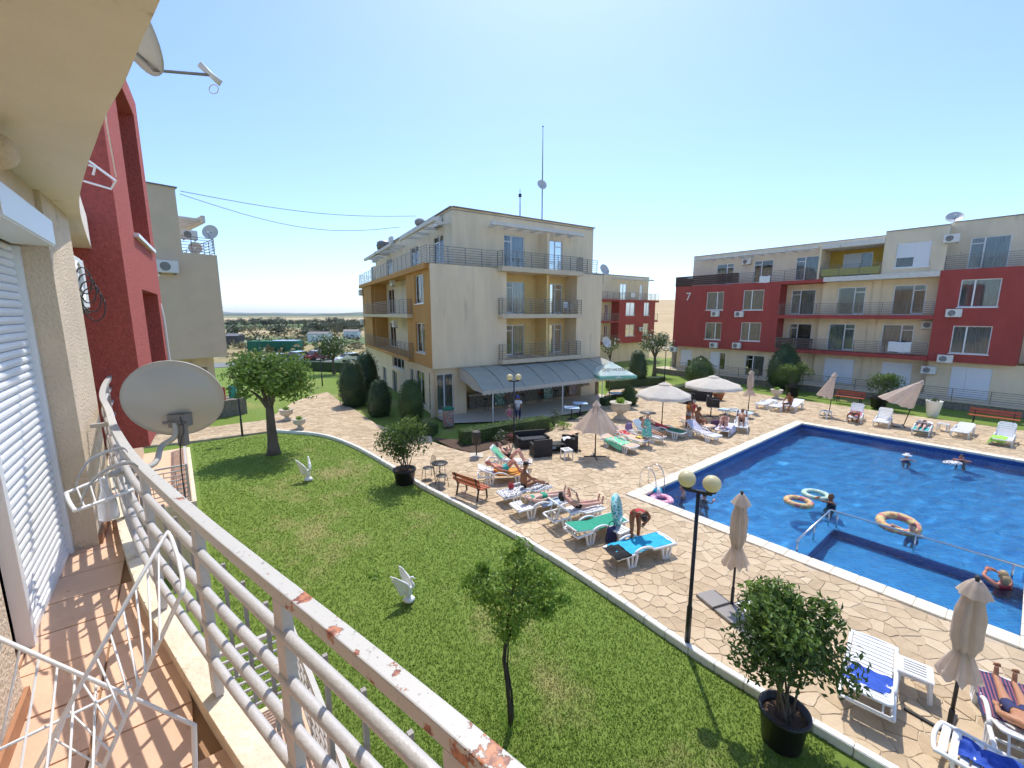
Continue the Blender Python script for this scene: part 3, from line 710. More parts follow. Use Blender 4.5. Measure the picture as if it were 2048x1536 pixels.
# ------------------------------------------------------------------ the cream and orange building with the bar
def rect(w, x0, x1, yt, yb, o=0.0):
    xm, ym = (x0 + x1) / 2, (yt + yb) / 2
    a, b = sorted((w.s(x0, ym, o), w.s(x1, ym, o))); return a, b, w.sz(xm, yb, o)[1], w.sz(xm, yt, o)[1]
def centre_building():
    A = (-4.76, 25.3); B = (6.84, 33.0); Cc = (-15.6, 45.2)
    WF, WL = Wall(A, B), Wall(A, Cc); Z1, Z2, Z3, ZR = 3.35, 6.30, 9.25, 12.72
    T = thing('apartment_building', 'cream and orange four storey block with the blue grey bar awning', 'building', (*A, 0))
    Lf = WF.len; Ll = WL.len
    # front, storeys one and two, with the loggia opening
    h0, h1 = WF.s(1011), WF.s(1153); dep = 1.35
    mb = MB(); WF.face(mb, 0, Lf, 3.05, Z3, [(h0, h1, Z1, 9.0, dep)]); mb.build('wall', 'cream', T, world=True)['label'] = 'plain cream front wall facing the pool'
    mb = MB(); WF.box(mb, 2.85, 2.875, 3.06, Z3 - .02, 0, .006); mb.build('render_joint', 'slab_edge', T, world=True)
    # right and back sides, underside
    bk = -WF.n * 13; D = (B[0] + bk.x, B[1] + bk.y)
    mb = MB(); mb.add([(*B, 0), (*D, 0), (*D, Z3), (*B, Z3), (*Cc, 0), (*Cc, Z3)], [(0, 1, 2, 3), (1, 4, 5, 2)]); mb.build('rear_wall', 'cream', T, world=True)
    slab(T, [A, B, D, Cc], 3.0, 3.045, 'slab_edge', 'soffit'); slab(T, [A, B, D, Cc], Z3 - .06, Z3 - .003, 'roof_felt', 'terrace_floor')
    # loggia back wall with doors
    dl = []
    for z in (Z1, Z2):
        dl += [(WF.s(1012, 628, -dep), WF.s(1049, 628, -dep), z, z + 2.2), (WF.s(1099, 628, -dep), WF.s(1124, 628, -dep), z, z + 2.2)]
    mb = MB(); WF.face(mb, h0 - .5, h1 + .3, Z1 - .2, 9.1, dl, .15, -dep); mb.build('loggia_wall', 'loggia_yellow', T, world=True)
    for i, (a, b, c, d) in enumerate(dl):
        WF.window(T, a, b, c + .005, d, 'door', (.36,) if i % 2 == 0 else (.42,), ('curtain', 'curtain', 'curtain', 'curtain_pale')[i], False, -dep - .08, (0,) if i % 2 == 0 else (1,), name='balcony_door', cfrac=(.3, 1) if i != 3 else (0, .3))
    sd_ = WF.s(1097, 600, -.05)
    for z0, z1 in ((Z1, 6.05), (Z2, 9.0)):
        mb = MB(); WF.box(mb, sd_ - .16, sd_, z0, z1 - .003, -dep + .003, -.06); mb.build('dividing_wall', 'loggia_yellow', T, world=True)
    b0, b1 = WF.s(1004, 628, .5), WF.s(1164, 628, .5)
    for z in (Z1, Z2, Z3):
        e0 = -dep if z == Z2 else .003
        mb = MB()
        WF.box(mb, b0, b1, z - .27, z + (.0 if z < 9 else .03), .003, .55)
        if z == Z2: WF.box(mb, h0 + .003, h1 - .003, z - .25, z - .003, -dep + .003, -.003)
        mb.build('balcony_slab', 'slab_edge', T, world=True)
        if z < 9: railing(T, [WF.pt(b0 + .06, 0, .05), WF.pt(b0 + .06, 0, .48), WF.pt(b1 - .06, 0, .48), WF.pt(b1 - .06, 0, .05)], z, .98, 6)
        p = MB(); WF.box(p, h0 - .002, h0 + .10, z - 2.9, z - .27, -.12, -.004) if z > 4 else None
        if z > 4: p.build('pilaster', 'cream', T, world=True)
    railing(T, [WF.pt(.08, 0, -.1), WF.pt(b0 + .06, 0, -.1), WF.pt(b0 + .06, 0, .48), WF.pt(b1 - .06, 0, .48), WF.pt(b1 - .06, 0, -.1), WF.pt(Lf - .5, 0, -.1)], Z3, .98, 6)
    # top storey
    WT = WF.shift(-1.0); s0 = 2.0
    dt = [rect(WT, 1008, 1049, 462, 530), rect(WT, 1099, 1125, 472, 538)]; dt = [(a, b, Z3, Z3 + 2.25) for a, b, c, d in dt]
    mb = MB(); WT.face(mb, s0, Lf - .1, Z3, ZR, dt); mb.build('wall', 'cream', T, world=True)
    for i, (a, b, c, d) in enumerate(dt): WT.window(T, a, b, c + .005, d, 'door', (.36,) if i == 0 else (.45,), 'curtain_pale', False, -.10, (0,) if i == 0 else (1,), name='balcony_door', cfrac=(.25, 1) if i == 0 else (0, .9))
    q = WT.s(1097, 520, .9); mb = MB(); WT.box(mb, q - .15, q, Z3, 11.75, .003, .95); mb.build('dividing_wall', 'cream', T, world=True)
    p0, p1 = WT.s(984, 440, 1.15), WT.s(1169, 465, 1.15); zz = WT.sz(1080, 458, 1.15)[1]
    pergola(T, WT, p0, p1, zz - .1, .003, 1.15, 7)
    # top storey, left side
    K = Vector(WT.pt(s0, 0)[:2]); far = Vector(Cc) + (K - Vector(A)) * .9; WTL = Wall(K, far)
    dtl = [rect(WTL, x0, x1, yt, yb) for x0, x1, yt, yb in ((820, 837, 470, 531), (866, 887, 458, 523), (773, 784, 500, 544), (742, 748, 520, 552))]
    dtl = [(a, b, Z3, Z3 + 2.2) for a, b, c, d in dtl]
    mb = MB(); WTL.face(mb, 0, WTL.len, Z3, ZR, dtl); mb.build('wall', 'pale_cream', T, world=True)
    for i, (a, b, c, d) in enumerate(dtl): WTL.window(T, a, b, c + .005, d, 'door', (.45,), 'curtain_pale' if i != 0 else None, False, -.10, (1,), name='balcony_door')
    E = Vector(WT.pt(Lf - .1, 0)[:2]); F = E - WF.n * 11
    mb = MB(); mb.add([(*E, Z3), (*F, Z3), (*F, ZR), (*E, ZR), (*far, Z3), (*far, ZR)], [(0, 1, 2, 3), (1, 4, 5, 2)]); mb.build('rear_wall', 'cream', T, world=True)
    slab(T, [K, E, F, far], ZR - .15, ZR - .1, 'roof_felt', 'roof')
    mb = MB(); ribbon(mb, [K, E, F, far, K], .30, ZR, ZR + .05); mb.build('parapet_cap', 'coping_metal', T, world=True)
    for x0, x1, y, n in ((797, 868, 452, 4), (747, 782, 488, 4), (727, 752, 508, 3)):
        a, b = sorted((WTL.s(x0, y, 1.3), WTL.s(x1, y, 1.3))); pergola(T, WTL, a, b, 11.75, .003, 1.3, n)
    # left face
    l0, l1 = WL.s(814), WL.s(744); wins = [rect(WL, 829, 847, 549, 607), rect(WL, 832, 850, 646, 705)]
    mb = MB(); WL.face(mb, 0, Ll, 3.05, Z3, [(l0, l1, Z1, 9.0, 1.2)] + wins); mb.build('wall', 'orange', T, world=True)['label'] = 'weathered orange side wall'
    for a, b, c, d in wins: WL.window(T, a, b, c, d, 'window', (.5,), 'curtain_pale', True, -.14)
    dl = []
    for z in (Z1, Z2):
        for x0, x1 in ((760, 771), (778, 790)): a, b = sorted((WL.s(x0, 628, -1.2), WL.s(x1, 628, -1.2))); dl.append((a, b, z, z + 2.2))
    mb = MB(); WL.face(mb, l0 - 1, l1 + 1, Z1 - .2, 9.1, dl, .15, -1.2); mb.build('loggia_wall', 'pale_cream', T, world=True)
    for a, b, c, d in dl: WL.window(T, a, b, c + .005, d, 'door', (.5,), 'curtain', False, -1.28, name='balcony_door')
    for z0, z1 in ((Z1, 6.05), (Z2, 9.0)):
        u = WL.s(752, 600, -.2); mb = MB(); WL.box(mb, u, u + .15, z0, z1 - .003, -1.197, -.08); mb.build('dividing_wall', 'orange', T, world=True)
    e0, e1 = WL.s(816, 628, .3), WL.s(728, 628, .3)
    for z in (Z1, Z2):
        mb = MB(); WL.box(mb, e0, e1, z - .25, z, .003, .35)
        if z == Z2: WL.box(mb, l0 + .003, l1 - .003, z - .25, z - .003, -1.197, -.003)
        mb.build('balcony_slab', 'slab_edge' if z > 5 else 'orange', T, world=True)
        railing(T, [WL.pt(e0 + .05, 0, .05), WL.pt(e0 + .05, 0, .3), WL.pt(e1, 0, .3)], z, .98, 6)
    mb = MB(); WL.box(mb, -.0 + .3, Ll + .4, Z3 - .32, Z3 + .0, .003, .25); mb.build('terrace_edge', 'orange', T, world=True)
    railing(T, [WL.pt(.1, 0, .1), WL.pt(Ll * .5, 0, .17), WL.pt(Ll + .3, 0, .17), WL.pt(Ll + .3, 0, -1.4)], Z3, .98, 6)
    # end window strips on the far corner
    for yt, yb in ((580, 610), (645, 690)):
        pass
    # ground floor
    WG = WF.shift(-.25); g0, g1 = WG.s(930), WG.s(1166)
    win = rect(WG, 871, 908, 752, 822)
    win = (win[0], win[1], .35, 2.65)
    mb = MB(); WG.face(mb, -.1, WG.s(1195), 0, 3.02, [win, (g0, g1, .02, 2.85, 2.6)], .2); mb.build('ground_floor_wall', 'cream', T, world=True)
    WG.window(T, *win, 'window', (.5,), 'curtain', True, -.12)
    mb = MB(); WG.face(mb, g0 - .3, g1 + .3, 0, 3, [(g0 + 2.2, g0 + 3.4, .05, 2.2, .3)], .2, -2.6); mb.build('bar_wall', 'loggia_yellow', T, world=True)
    mb = MB(); WG.box(mb, g0 + 2.2, g0 + 3.4, .05, 2.2, -2.9, -2.88); mb.build('bar_doorway', 'room_dark', T, world=True)
    WLG = WL.shift(-.22)
    wg = [rect(WLG, 785, 808, 716, 737), rect(WLG, 785, 794, 742, 788), rect(WLG, 766, 773, 735, 775), rect(WLG, 820, 829, 738, 800), rect(WLG, 832, 849, 742, 806)]
    mb = MB(); WLG.face(mb, -.1, Ll, 0, 3.02, wg); mb.build('ground_floor_wall', 'cream', T, world=True)
    for i, (a, b, c, d) in enumerate(wg): WLG.window(T, a, b, c, d, 'window', (.33, .66) if i == 0 else (.5,), None if i in (0, 1) else 'curtain', True, -.12)
    # lettering BAR above the counter
    for x, y, sc in ((1067, 782, .42), (1171, 768, .50)):
        me = text_mesh('BAR', sc, .006); me.materials.append(MATS['ink']); u, z = WG.sz(x, y, .03); o = obj('bar_lettering', me, T, True)
        o.location = WG.pt(u, min(z, 2.75), -2.55 if x < 1100 else .02); o.rotation_euler = (R(90), 0, math.atan2(WG.d.y, WG.d.x))
    # bar counter, posters
    mb = MB(); WG.box(mb, g0 + .4, g1 - .6, .95, 1.03, -1.1, -.45); mb.build('bar_counter', 'urn_stone', T, world=True)
    mb = MB(); WG.box(mb, g0 + .6, g1 - .8, 0, .95, -.95, -.75); mb.build('counter_front', 'stone_plinth', T, world=True)
    for k, (u, z) in enumerate(((g0 + 3.9, 1.25), (g0 + 6.6, 1.5))):
        mb = MB(); WG.box(mb, u, u + 1.0, z, z + .9, -2.58, -2.56); mb.build('poster', 'poster_print', T, world=True)
    for k, (x, m_) in enumerate(((1000, 'poster_print'), (1096, 'poster_print'), (1146, 'bin_print'))):
        u = WG.s(x, 790, -.4); b_ = MB(); WG.box(b_, u - .4, u + .4, .12, .92, -.42, -.38); tag(b_.build('menu_board', m_), ('printed board leaning at the left end of the bar counter', 'green and white printed board at the middle of the bar counter', 'dark printed board at the right of the bar counter')[k], 'sign')
    for k in range(5):
        u = g0 + 1.4 + k * 1.5; st = thing('bar_stool', ('first', 'second', 'third', 'fourth', 'fifth')[k] + ' bar stool from the left along the counter', 'stool', WG.pt(u, .02, .05), 0, 'bar stools'); b_ = MB(); b_.lathe([(.01, .70), (.17, .70), (.18, .74), (.01, .76)], 14); b_.build('seat', 'wood_red' if k % 2 else 'iron', st, True)
        for a in (0, 1.57, 3.14, 4.71): b_ = MB(); b_.tube([(.1 * math.cos(a), .1 * math.sin(a), .7), (.18 * math.cos(a), .18 * math.sin(a), 0)], .012, 5); b_.build('leg', 'iron', st)
    # air conditioners
    G = 'cream and orange block'
    for w, x, y, o, lab, mm in ((WTL, 877, 455, .05, 'by the terrace door nearest the roof corner', 'ac_white'), (WTL, 784, 488, .05, 'on the terrace wall between two pergolas', 'ac_white'), (WTL, 731, 534, .05, 'at the far end of the terrace', 'ac_white'),
                               (WL, 787, 572, -.6, 'high in the second floor side loggia', 'ac_white'), (WL, 791, 654, -.6, 'high in the first floor side loggia', 'ac_white'), (WL, 716, 592, .05, 'at the far second floor end', 'ac_white'), (WL, 719, 648, .05, 'at the far first floor end', 'ac_white')):
        u, z = w.sz(x, y, o); ac_unit(w, min(u - .75, w.len - .6), z, 'air conditioner of the orange block ' + lab, o)
    r1 = MB(); r1.ball((0, 0, .0), .42, 16, 8, (1, 1, .75)); o = r1.build('roof_dome', 'roof_felt', None, True); p = atY(840, 445, 34.0); o.location = p; tag(o, 'dark dome skylight on the roof edge of the cream block', 'skylight')
    t = thing('water_tank', 'round grey tank on the roof terrace at the far left', 'tank', atY(768, 499, 41)); q = MB(); q.lathe([(.01, 0), (.62, 0), (.65, .3), (.62, .6), (.4, .75), (.01, .78)], 18); q.build('tank_body', 'rail_grey', t, True); q = MB(); q.torus((0, 0, .3), .66, .03, 18, 6); q.build('band', 'ac_dark', t)
    # masts
    for x, yb, yt, Y, dy, lab in ((1084, 432, 250, 33.5, 368, 'tall thin mast with a round dish on the roof'), (1040, 425, 375, 32.5, None, 'short thin mast with a small box on the roof')):
        p = atY(x, yb, Y); z1 = zat(yt, p); t = thing('antenna_mast', lab, 'antenna', (p.x, p.y, ZR - .1))
        mb = MB(); mb.tube([(0, 0, 0), (0, 0, (z1 - ZR) * .55), (0, 0, z1 - ZR)], [.045, .04, .018], 8); mb.build('mast', 'rail_grey', t)
        mb = MB(); mb.tube([(-.9, 0, 0), (0, 0, .7)], .02, 6); mb.build('stay', 'rail_grey', t)
        if dy:
            z = zat(dy, p) - ZR; mb = MB(); mb.lathe([(.01, 0), (.2, .02), (.36, .09), (.37, .09), (.37, .07), (.2, 0), (.01, -.02)], 20); mb.xf(Matrix.Translation((-.06, -.1, z)) @ Matrix.Rotation(R(70), 4, 'X') @ Matrix.Rotation(R(20), 4, 'Y')); mb.build('dish', 'dish_pale', t, True)
            mb = MB(); mb.ball((0, 0, z1 - ZR), .06, 8, 6); mb.build('finial', 'ac_dark', t)
        else:
            mb = MB(); mb.box(0, 0, zat(388, p) - ZR, .22, .16, .2); mb.build('box', 'ac_dark', t)
    d = dish('pale satellite dish beside the far right terrace of the cream block', WF.pt(Lf + .5, 8.6, -.4), .42, R(-60), mast=1.0)
    d = dish('white satellite dish low behind the cream block near the awning', (7.6, 34.5, 3.2), .42, R(-60), mast=.8)
    return WF, WG, T
WF, WG, CB = centre_building()

# awning of the bar with its poles
def awning():
    t = thing('awning', 'curved blue grey canvas awning over the bar terrace', 'awning', WF.pt(2, 0, 2))
    s0, s1 = WF.s(918, 735, .05), WF.s(1196, 729, .05); R_ = []; n = 10; m_ = 40; out = 2.9
    prof = []
    for k in range(n + 1):
        a = k / n; prof.append((.05 + out * (a ** .9), 2.98 - 1.02 * (a ** 1.9)))
    def P(u, o, z): return WF.pt(u, z, o)
    rows = []
    for i in range(m_ + 1):
        u = s0 + (s1 - s0) * i / m_; sag = .05 * abs(math.sin(i * math.pi / 5))
        rows.append([P(u, o, z - sag * math.sin(math.pi * k / n)) for k, (o, z) in enumerate(prof)])
    mb = MB(); mb.grid(rows); mb.build('canopy', 'canvas_awning', t, True, world=True)
    v = []   # scalloped valance
    o, z = prof[-1]
    top = [P(s0 + (s1 - s0) * i / 160, o + .005, z) for i in range(161)]; bot = [P(s0 + (s1 - s0) * i / 160, o + .02, z - .20 - .06 * abs(math.sin(i * math.pi / 4))) for i in range(161)]
    mb = MB(); mb.grid([top, bot]); mb.build('valance', 'canvas_cream', t, world=True)
    side = MB(); pts = [P(s0, o_, z_) for o_, z_ in prof]; low = [P(s0, o_, max(prof[-1][1] - .1, z_ - .75)) for o_, z_ in prof]; side.grid([pts, low]); side.build('side_flap', 'canvas_cream', t, world=True)
    for i in range(9):
        u = s0 + (s1 - s0) * i / 8; mb = MB(); mb.tube([P(u, o_, z_ + .012) for o_, z_ in prof], .016, 6); mb.build('hoop', 'rail_grey', t, world=True)
    for x in (985, 1127, 1207):
        u = WF.s(x, 700, out); mb = MB(); q = P(u, out, 0); mb.tube([(q[0], q[1], 0), (q[0], q[1], 1.95)], .035, 8); mb.build('pole', 'paint_white', t, world=True)
    return t
awning()
# ------------------------------------------------------------------ red and cream long building on the right
mat('bamboo', (.42, .42, .12), .8, .2, 8, stretch=(6, 6, 1))
def red_long_building():
    a = Vector((17.7, 47)); d = Vector((.6126, -.79)).normalized(); W_ = Wall(a, a + d * 31); Z1, Z2, Z3, ZR = 3.25, 6.22, 9.18, 12.35
    T = thing('apartment_building', 'long red and cream terraced block marked with a white seven', 'building', (*a, 0)); BK = 11
    def S_(x, y=628, o=0): return W_.s(x, y, o)
    rL = S_(1556); cL = S_(1640); cR = S_(1868); rE = S_(2046, 660)
    # solid core
    mb = MB(); e = W_.a + W_.d * 31
    q = [W_.pt(0, 0, -.02), W_.pt(0, 0, -BK), W_.pt(31, 0, -BK), W_.pt(31, 0, -2.6)]
    mb.add([(p[0], p[1], 0) for p in q] + [(p[0], p[1], Z3) for p in q], [(0, 1, 5, 4), (1, 2, 6, 5), (2, 3, 7, 6)]); mb.build('rear_wall', 'cream', T, world=True)
    # red blocks
    def block(s0, s1, z0, z1, wins, o, name, sides=(True, True), m='red_stucco'):
        mb = MB(); W_.face(mb, s0, s1, z0, z1, wins, .18, o)
        for i, u in enumerate((s0, s1)):
            if sides[i]: mb.add([W_.pt(u, z0, o), W_.pt(u, z0, -2.4), W_.pt(u, z1, -2.4), W_.pt(u, z1, o)], [(0, 1, 2, 3)])
        mb.add([W_.pt(s0, z0, o), W_.pt(s1, z0, o), W_.pt(s1, z0, -2.4), W_.pt(s0, z0, -2.4)], [(0, 1, 2, 3)])
        mb.add([W_.pt(s0, z1, o), W_.pt(s1, z1, o), W_.pt(s1, z1, -2.4), W_.pt(s0, z1, -2.4)], [(0, 1, 2, 3)])
        return mb.build(name, m, T, world=True)
    wl = [rect(W_, 1413, 1447, 584, 620), rect(W_, 1486, 1527, 580, 620), rect(W_, 1410, 1442, 645, 679), rect(W_, 1481, 1521, 645, 682)]
    block(0, rL, 2.85, Z3, wl, 0, 'red_block')
    for i, h in enumerate(wl): W_.window(T, *h, 'window', (.62,) if i in (0, 2) else (.42,), 'curtain_pale' if i == 0 else 'curtain', True, -.10, cfrac=(0, 1) if i != 2 else (0, .5))
    wr = [rect(W_, 1919, 2000, 558, 614), rect(W_, 1902, 1981, 652, 708)]
    block(cR, rE, 2.95, Z3 + .15, wr, 0, 'red_block')
    for i, h in enumerate(wr): W_.window(T, *h, 'window', (.36,), 'curtain' if i == 0 else 'curtain_pale', True, -.10)
    # loggia walls: left loggia (1556-1640) deep, cream part (1640-1868) less deep
    o1, o2 = -1.5, -1.1
    d1 = [rect(W_, 1582, 1630, 578, 630, o1), rect(W_, 1576, 1622, 645, 696, o1)]; d1 = [(d1[0][0], d1[0][1], Z2, Z2 + 2.2), (d1[1][0], d1[1][1], Z1, Z1 + 2.2)]
    mb = MB(); W_.face(mb, rL - .3, W_.s(1640, 628, o1), .0, Z3, d1, .14, o1); mb.build('loggia_wall', 'cream', T, world=True)
    for i, h in enumerate(d1): W_.window(T, h[0], h[1], h[2] + .005, h[3], 'door', (.38,), 'curtain' if i == 0 else None, False, o1 - .07, (0,), name='balcony_door')
    d2 = []
    for x0, x1, z in ((1671, 1726, Z2), (1781, 1846, Z2), (1661, 1714, Z1), (1769, 1833, Z1)):
        p, q_ = sorted((W_.s(x0, 628, o2), W_.s(x1, 628, o2))); d2.append((p, q_, z, z + 2.25))
    gw = [(*[rect(W_, 1647, 1706, 722, 764, o2)[k] for k in (0, 1)], .5, 2.55), (*[rect(W_, 1761, 1822, 728, 776, o2)[k] for k in (0, 1)], .5, 2.55)]
    mb = MB(); W_.face(mb, W_.s(1640, 628, o2), cR + .3, 0, Z3, d2 + gw, .14, o2); mb.add([W_.pt(W_.s(1640, 628, o2), 0, o2), W_.pt(W_.s(1640, 628, o2), 0, -2.4), W_.pt(W_.s(1640, 628, o2), Z3, -2.4), W_.pt(W_.s(1640, 628, o2), Z3, o2)], [(0, 1, 2, 3)]); mb.build('wall', 'cream', T, world=True)
    for i, h in enumerate(d2): W_.window(T, h[0], h[1], h[2] + .005, h[3], 'door', (.62,), (None, 'curtain_brown', 'curtain_pale', 'curtain')[i], False, o2 - .07, (1,), name='balcony_door', cfrac=(0, 1) if i != 0 else (.6, 1))
    for h in gw: W_.window(T, *h, 'window', (.6,), None, False, o2 - .05, shut=[(0, .6, 1), (.6, 1, 1)], boxed=False)
    q_ = W_.s(1755, 600, o2 + .05)
    for x in (1738, 1756): 
        u = W_.s(x, 628, o2); mb = MB(); mb.tube([W_.pt(u, 0, o2 + .04), W_.pt(u, Z3 - .3, o2 + .04)], .035, 6); mb.build('drainpipe', 'cream', T, world=True)
    # balcony slabs and railings
    for z, m_ in ((Z1, 'red_stucco'), (Z2, 'red_stucco')):
        mb = MB(); W_.box(mb, rL + .004, cR - .004, z - .30, z, -1.48, .12); mb.build('balcony_slab', m_, T, world=True)
        railing(T, [W_.pt(rL + .06, 0, .06), W_.pt(cR - .06, 0, .06)], z, .95, 6, 1.5)
    mb = MB(); W_.box(mb, rL + .004, cL, Z3 - .28, Z3, -2.4, .1); mb.build('terrace_edge', 'red_stucco', T, world=True)
    mb = MB(); W_.box(mb, cL + .004, cR - .004, Z3 - .25, Z3 + .12, -2.4, .18); mb.build('terrace_edge', 'concrete_white', T, world=True)
    mb = MB()
    for k in range(7): W_.box(mb, rL + .08, cL - .3, Z1 + .08 + k * .125, Z1 + .18 + k * .125, .03, .055)
    mb.build('slatted_screen', 'rail_brown', T, world=True)
    # ground floor left
    og = -.5; gl_ = [rect(W_, 1361, 1383, 702, 735, og), rect(W_, 1420, 1451, 703, 735, og), rect(W_, 1490, 1528, 705, 755, og)]
    gl_ = [(gl_[0][0], gl_[0][1], .7, 2.45), (gl_[1][0], gl_[1][1], .7, 2.45), (gl_[2][0], gl_[2][1], .12, 2.4)]
    mb = MB(); W_.face(mb, .3, rL + .2, 0, 2.85, gl_, .14, og); mb.add([W_.pt(.3, 0, og), W_.pt(.3, 0, -3), W_.pt(.3, 2.85, -3), W_.pt(.3, 2.85, og)], [(0, 1, 2, 3)]); mb.build('ground_floor_wall', 'cream', T, world=True)
    W_.window(T, *gl_[0], 'window', (.6,), None, False, og - .06, shut=[(0, .6, 1), (.6, 1, .6)]); W_.window(T, *gl_[1], 'window', (.6,), None, False, og - .06, shut=[(0, .6, 1)]); W_.window(T, *gl_[2], 'door', (.4,), 'curtain', False, og - .06, (0,), name='balcony_door', cfrac=(.4, 1))
    # ground floor right, under the red block
    og = -.5; gr = rect(W_, 1898, 1980, 742, 800, og); gr = (gr[0], gr[1], .45, 2.6)
    mb = MB(); W_.face(mb, cR + .05, 31, 0, 2.95, [gr], .14, og); mb.build('ground_floor_wall', 'cream', T, world=True)
    W_.window(T, *gr, 'window', (.38,), None, False, og - .06, shut=[(0, .38, 1), (.38, 1, 1)])
    mb = MB(); W_.face(mb, rE, 31, 2.95, ZR - .1, [], .2, -2.4); mb.build('wall', 'cream', T, world=True)
    # top storey
    ot = -1.7; tL = .9; tR = S_(1765, 520)
    yl, yr = W_.s(1655, 520, ot), W_.s(1763, 520, ot)
    dts = [rect(W_, x0, x1, 520, 555, ot) for x0, x1 in ((1434, 1468), (1508, 1546), (1591, 1638))]; dts = [(p, q_, Z3 if i else Z3 + .1, Z3 + 2.15) for i, (p, q_, _, _) in enumerate(dts)]
    mb = MB(); W_.face(mb, tL, yl, Z3, ZR, dts, .14, ot); mb.add([W_.pt(tL, Z3, ot), W_.pt(tL, Z3, -BK), W_.pt(tL, ZR, -BK), W_.pt(tL, ZR, ot)], [(0, 1, 2, 3)]); mb.build('wall', 'pale_cream', T, world=True)
    for i, h in enumerate(dts): W_.window(T, h[0], h[1], h[2] + .005, h[3], 'door', (.6,) if i == 0 else (.4,), ('curtain', 'curtain_brown', 'curtain_pale')[i], False, ot - .07, (1,) if i == 0 else (0,), name='balcony_door')
    dy = rect(W_, 1686, 1745, 500, 546, ot - .6); dy = (dy[0], dy[1], Z3, Z3 + 2.1)
    mb = MB(); W_.face(mb, yl, tR + .5, Z3, ZR - .1, [dy], .14, ot - .6); mb.build('wall', 'deep_yellow', T, world=True)['label'] = 'bright yellow terrace wall'
    W_.window(T, dy[0], dy[1], dy[2] + .005, dy[3], 'door', (.6,), 'curtain_pale', False, ot - .67, name='balcony_door', shut=[(0, .6, .8)])
    mb = MB(); W_.box(mb, yl - .12, yl + .03, Z3, ZR - .45, ot - .6, .0); mb.build('dividing_wall', 'cream', T, world=True)
    mb = MB(); W_.box(mb, yl + .04, tR - .004, ZR - .75, ZR - .35, ot - .59, .05); mb.build('canopy_beam', 'concrete_white', T, world=True)
    mb = MB(); W_.box(mb, tL, tR, ZR - .36, ZR - .005, -2.5, ot - .001); mb.build('parapet', 'pale_cream', T, world=True)
    pergola(T, W_, tL + 1.0, yl - .15, ZR - .62, ot + .003, .05, 12, .2)
    # forward block with the half-shuttered window
    fR = S_(1893, 500); fw_ = rect(W_, 1792, 1861, 484, 534)
    block(tR, fR, Z3 + .125, ZR + .05, [fw_], -.02, 'forward_block', m='pale_cream')
    W_.window(T, *fw_, 'window', (.55,), 'curtain_brown', True, -.12, shut=[(0, .55, .6), (.55, 1, 1)])
    # right top, set back
    orr = -1.4; dr = rect(W_, 1940, 2021, 462, 530, orr); dr = (dr[0], dr[1], Z3 + .15, Z3 + 2.35)
    mb = MB(); W_.face(mb, fR - .2, 31, Z3, ZR + .35, [dr], .14, orr); mb.build('wall', 'pale_cream', T, world=True)
    W_.window(T, dr[0], dr[1], dr[2], dr[3], 'door', (.36,), 'curtain_pale', False, orr - .07, (0,), name='balcony_door')
    for s0, s1, z, o in ((tL, tR, ZR, ot), (tR, fR, ZR + .05, -.02), (fR + .002, 31, ZR + .35, orr)):
        mb = MB(); W_.box(mb, s0 + .004, s1, z + .001, z + .05, o - .3, o + .06); mb.build('parapet_cap', 'coping_metal', T, world=True)
    mb = MB(); W_.box(mb, tL, 31, ZR - .3, ZR - .25, -BK, -2.6); mb.build('roof', 'roof_felt', T, world=True)
    # terrace rails
    mb = MB()
    for k in range(5): W_.box(mb, -.1, S_(1470), Z3 + .1 + k * .19, Z3 + .27 + k * .19, -.12, -.07)
    mb.build('slatted_screen', 'rail_brown', T, world=True)
    mb = MB(); mb.add([W_.pt(-.1, Z3, -.1), W_.pt(-.1, Z3, -6), W_.pt(-.1, Z3 + 1.05, -6), W_.pt(-.1, Z3 + 1.05, -.1)], [(0, 1, 2, 3)]); mb.build('slatted_screen', 'rail_brown', T, world=True)
    railing(T, [W_.pt(S_(1471), 0, -.08), W_.pt(yl, 0, -.08)], Z3, .95, 6, 1.4); railing(T, [W_.pt(yl + .1, 0, .05), W_.pt(tR - .05, 0, .05)], Z3 + .12, .9, 6, 1.4); railing(T, [W_.pt(fR + .05, 0, -.1), W_.pt(rE, 0, -.1), W_.pt(rE, 0, -1.3)], Z3 + .15, .95, 6, 1.4)
    mb = MB(); W_.box(mb, yl + .2, tR - .1, Z3 + .2, Z3 + .75, .0, .03); mb.build('bamboo_screen', 'bamboo', T, world=True)
    # the number
    me = text_mesh('7', 1.15, .02); me.materials.append(MATS['paint_white']); o = obj('block_number', me, T, True); u, z = W_.sz(1377, 594); o.location = W_.pt(u, z, .03); o.rotation_euler = (R(90), 0, math.atan2(W_.d.y, W_.d.x))
    # front terrace: stone plinth and low rail
    of = 1.9; mb = MB(); W_.box(mb, -.8, 31, ZL - .1, .42, .0, of); mb.build('terrace_plinth', 'stone_plinth', T, world=True)
    mb = MB(); W_.box(mb, -.85, 31, .423, .48, -.5, of + .05); mb.build('terrace_paving', 'slab_edge', T, world=True)
    railing(T, [W_.pt(-.7, 0, of - .05), W_.pt(31, 0, of - .05)], .48, .85, 5, 1.8, .012)
    # air conditioners
    L_ = [(1424, 633, .02, 'below the upper left window of the red wall marked seven'), (1471, 634, .02, 'below the upper right window of the red wall marked seven'), (1421, 695, .02, 'below the lower left window of the red wall marked seven'), (1466, 696, .02, 'below the lower right window of the red wall marked seven'),
          (1342, 703, .1, 'at the far ground floor corner of the long red block'), (1486, 530, ot + .05, 'beside the brown curtained terrace door of the long red block'), (1891, 634, .02, 'under the upper window of the right red wall'), (1874, 724, .02, 'under the lower window of the right red wall'), (1842, 746, -.4, 'on the cream corner under the right red wall'),
          (1843, 657, o2 + .05, 'in the corner of the first floor balcony beside the right red wall'), (1887, 487, -.0, 'on the top storey beside the wide terrace door at right')]
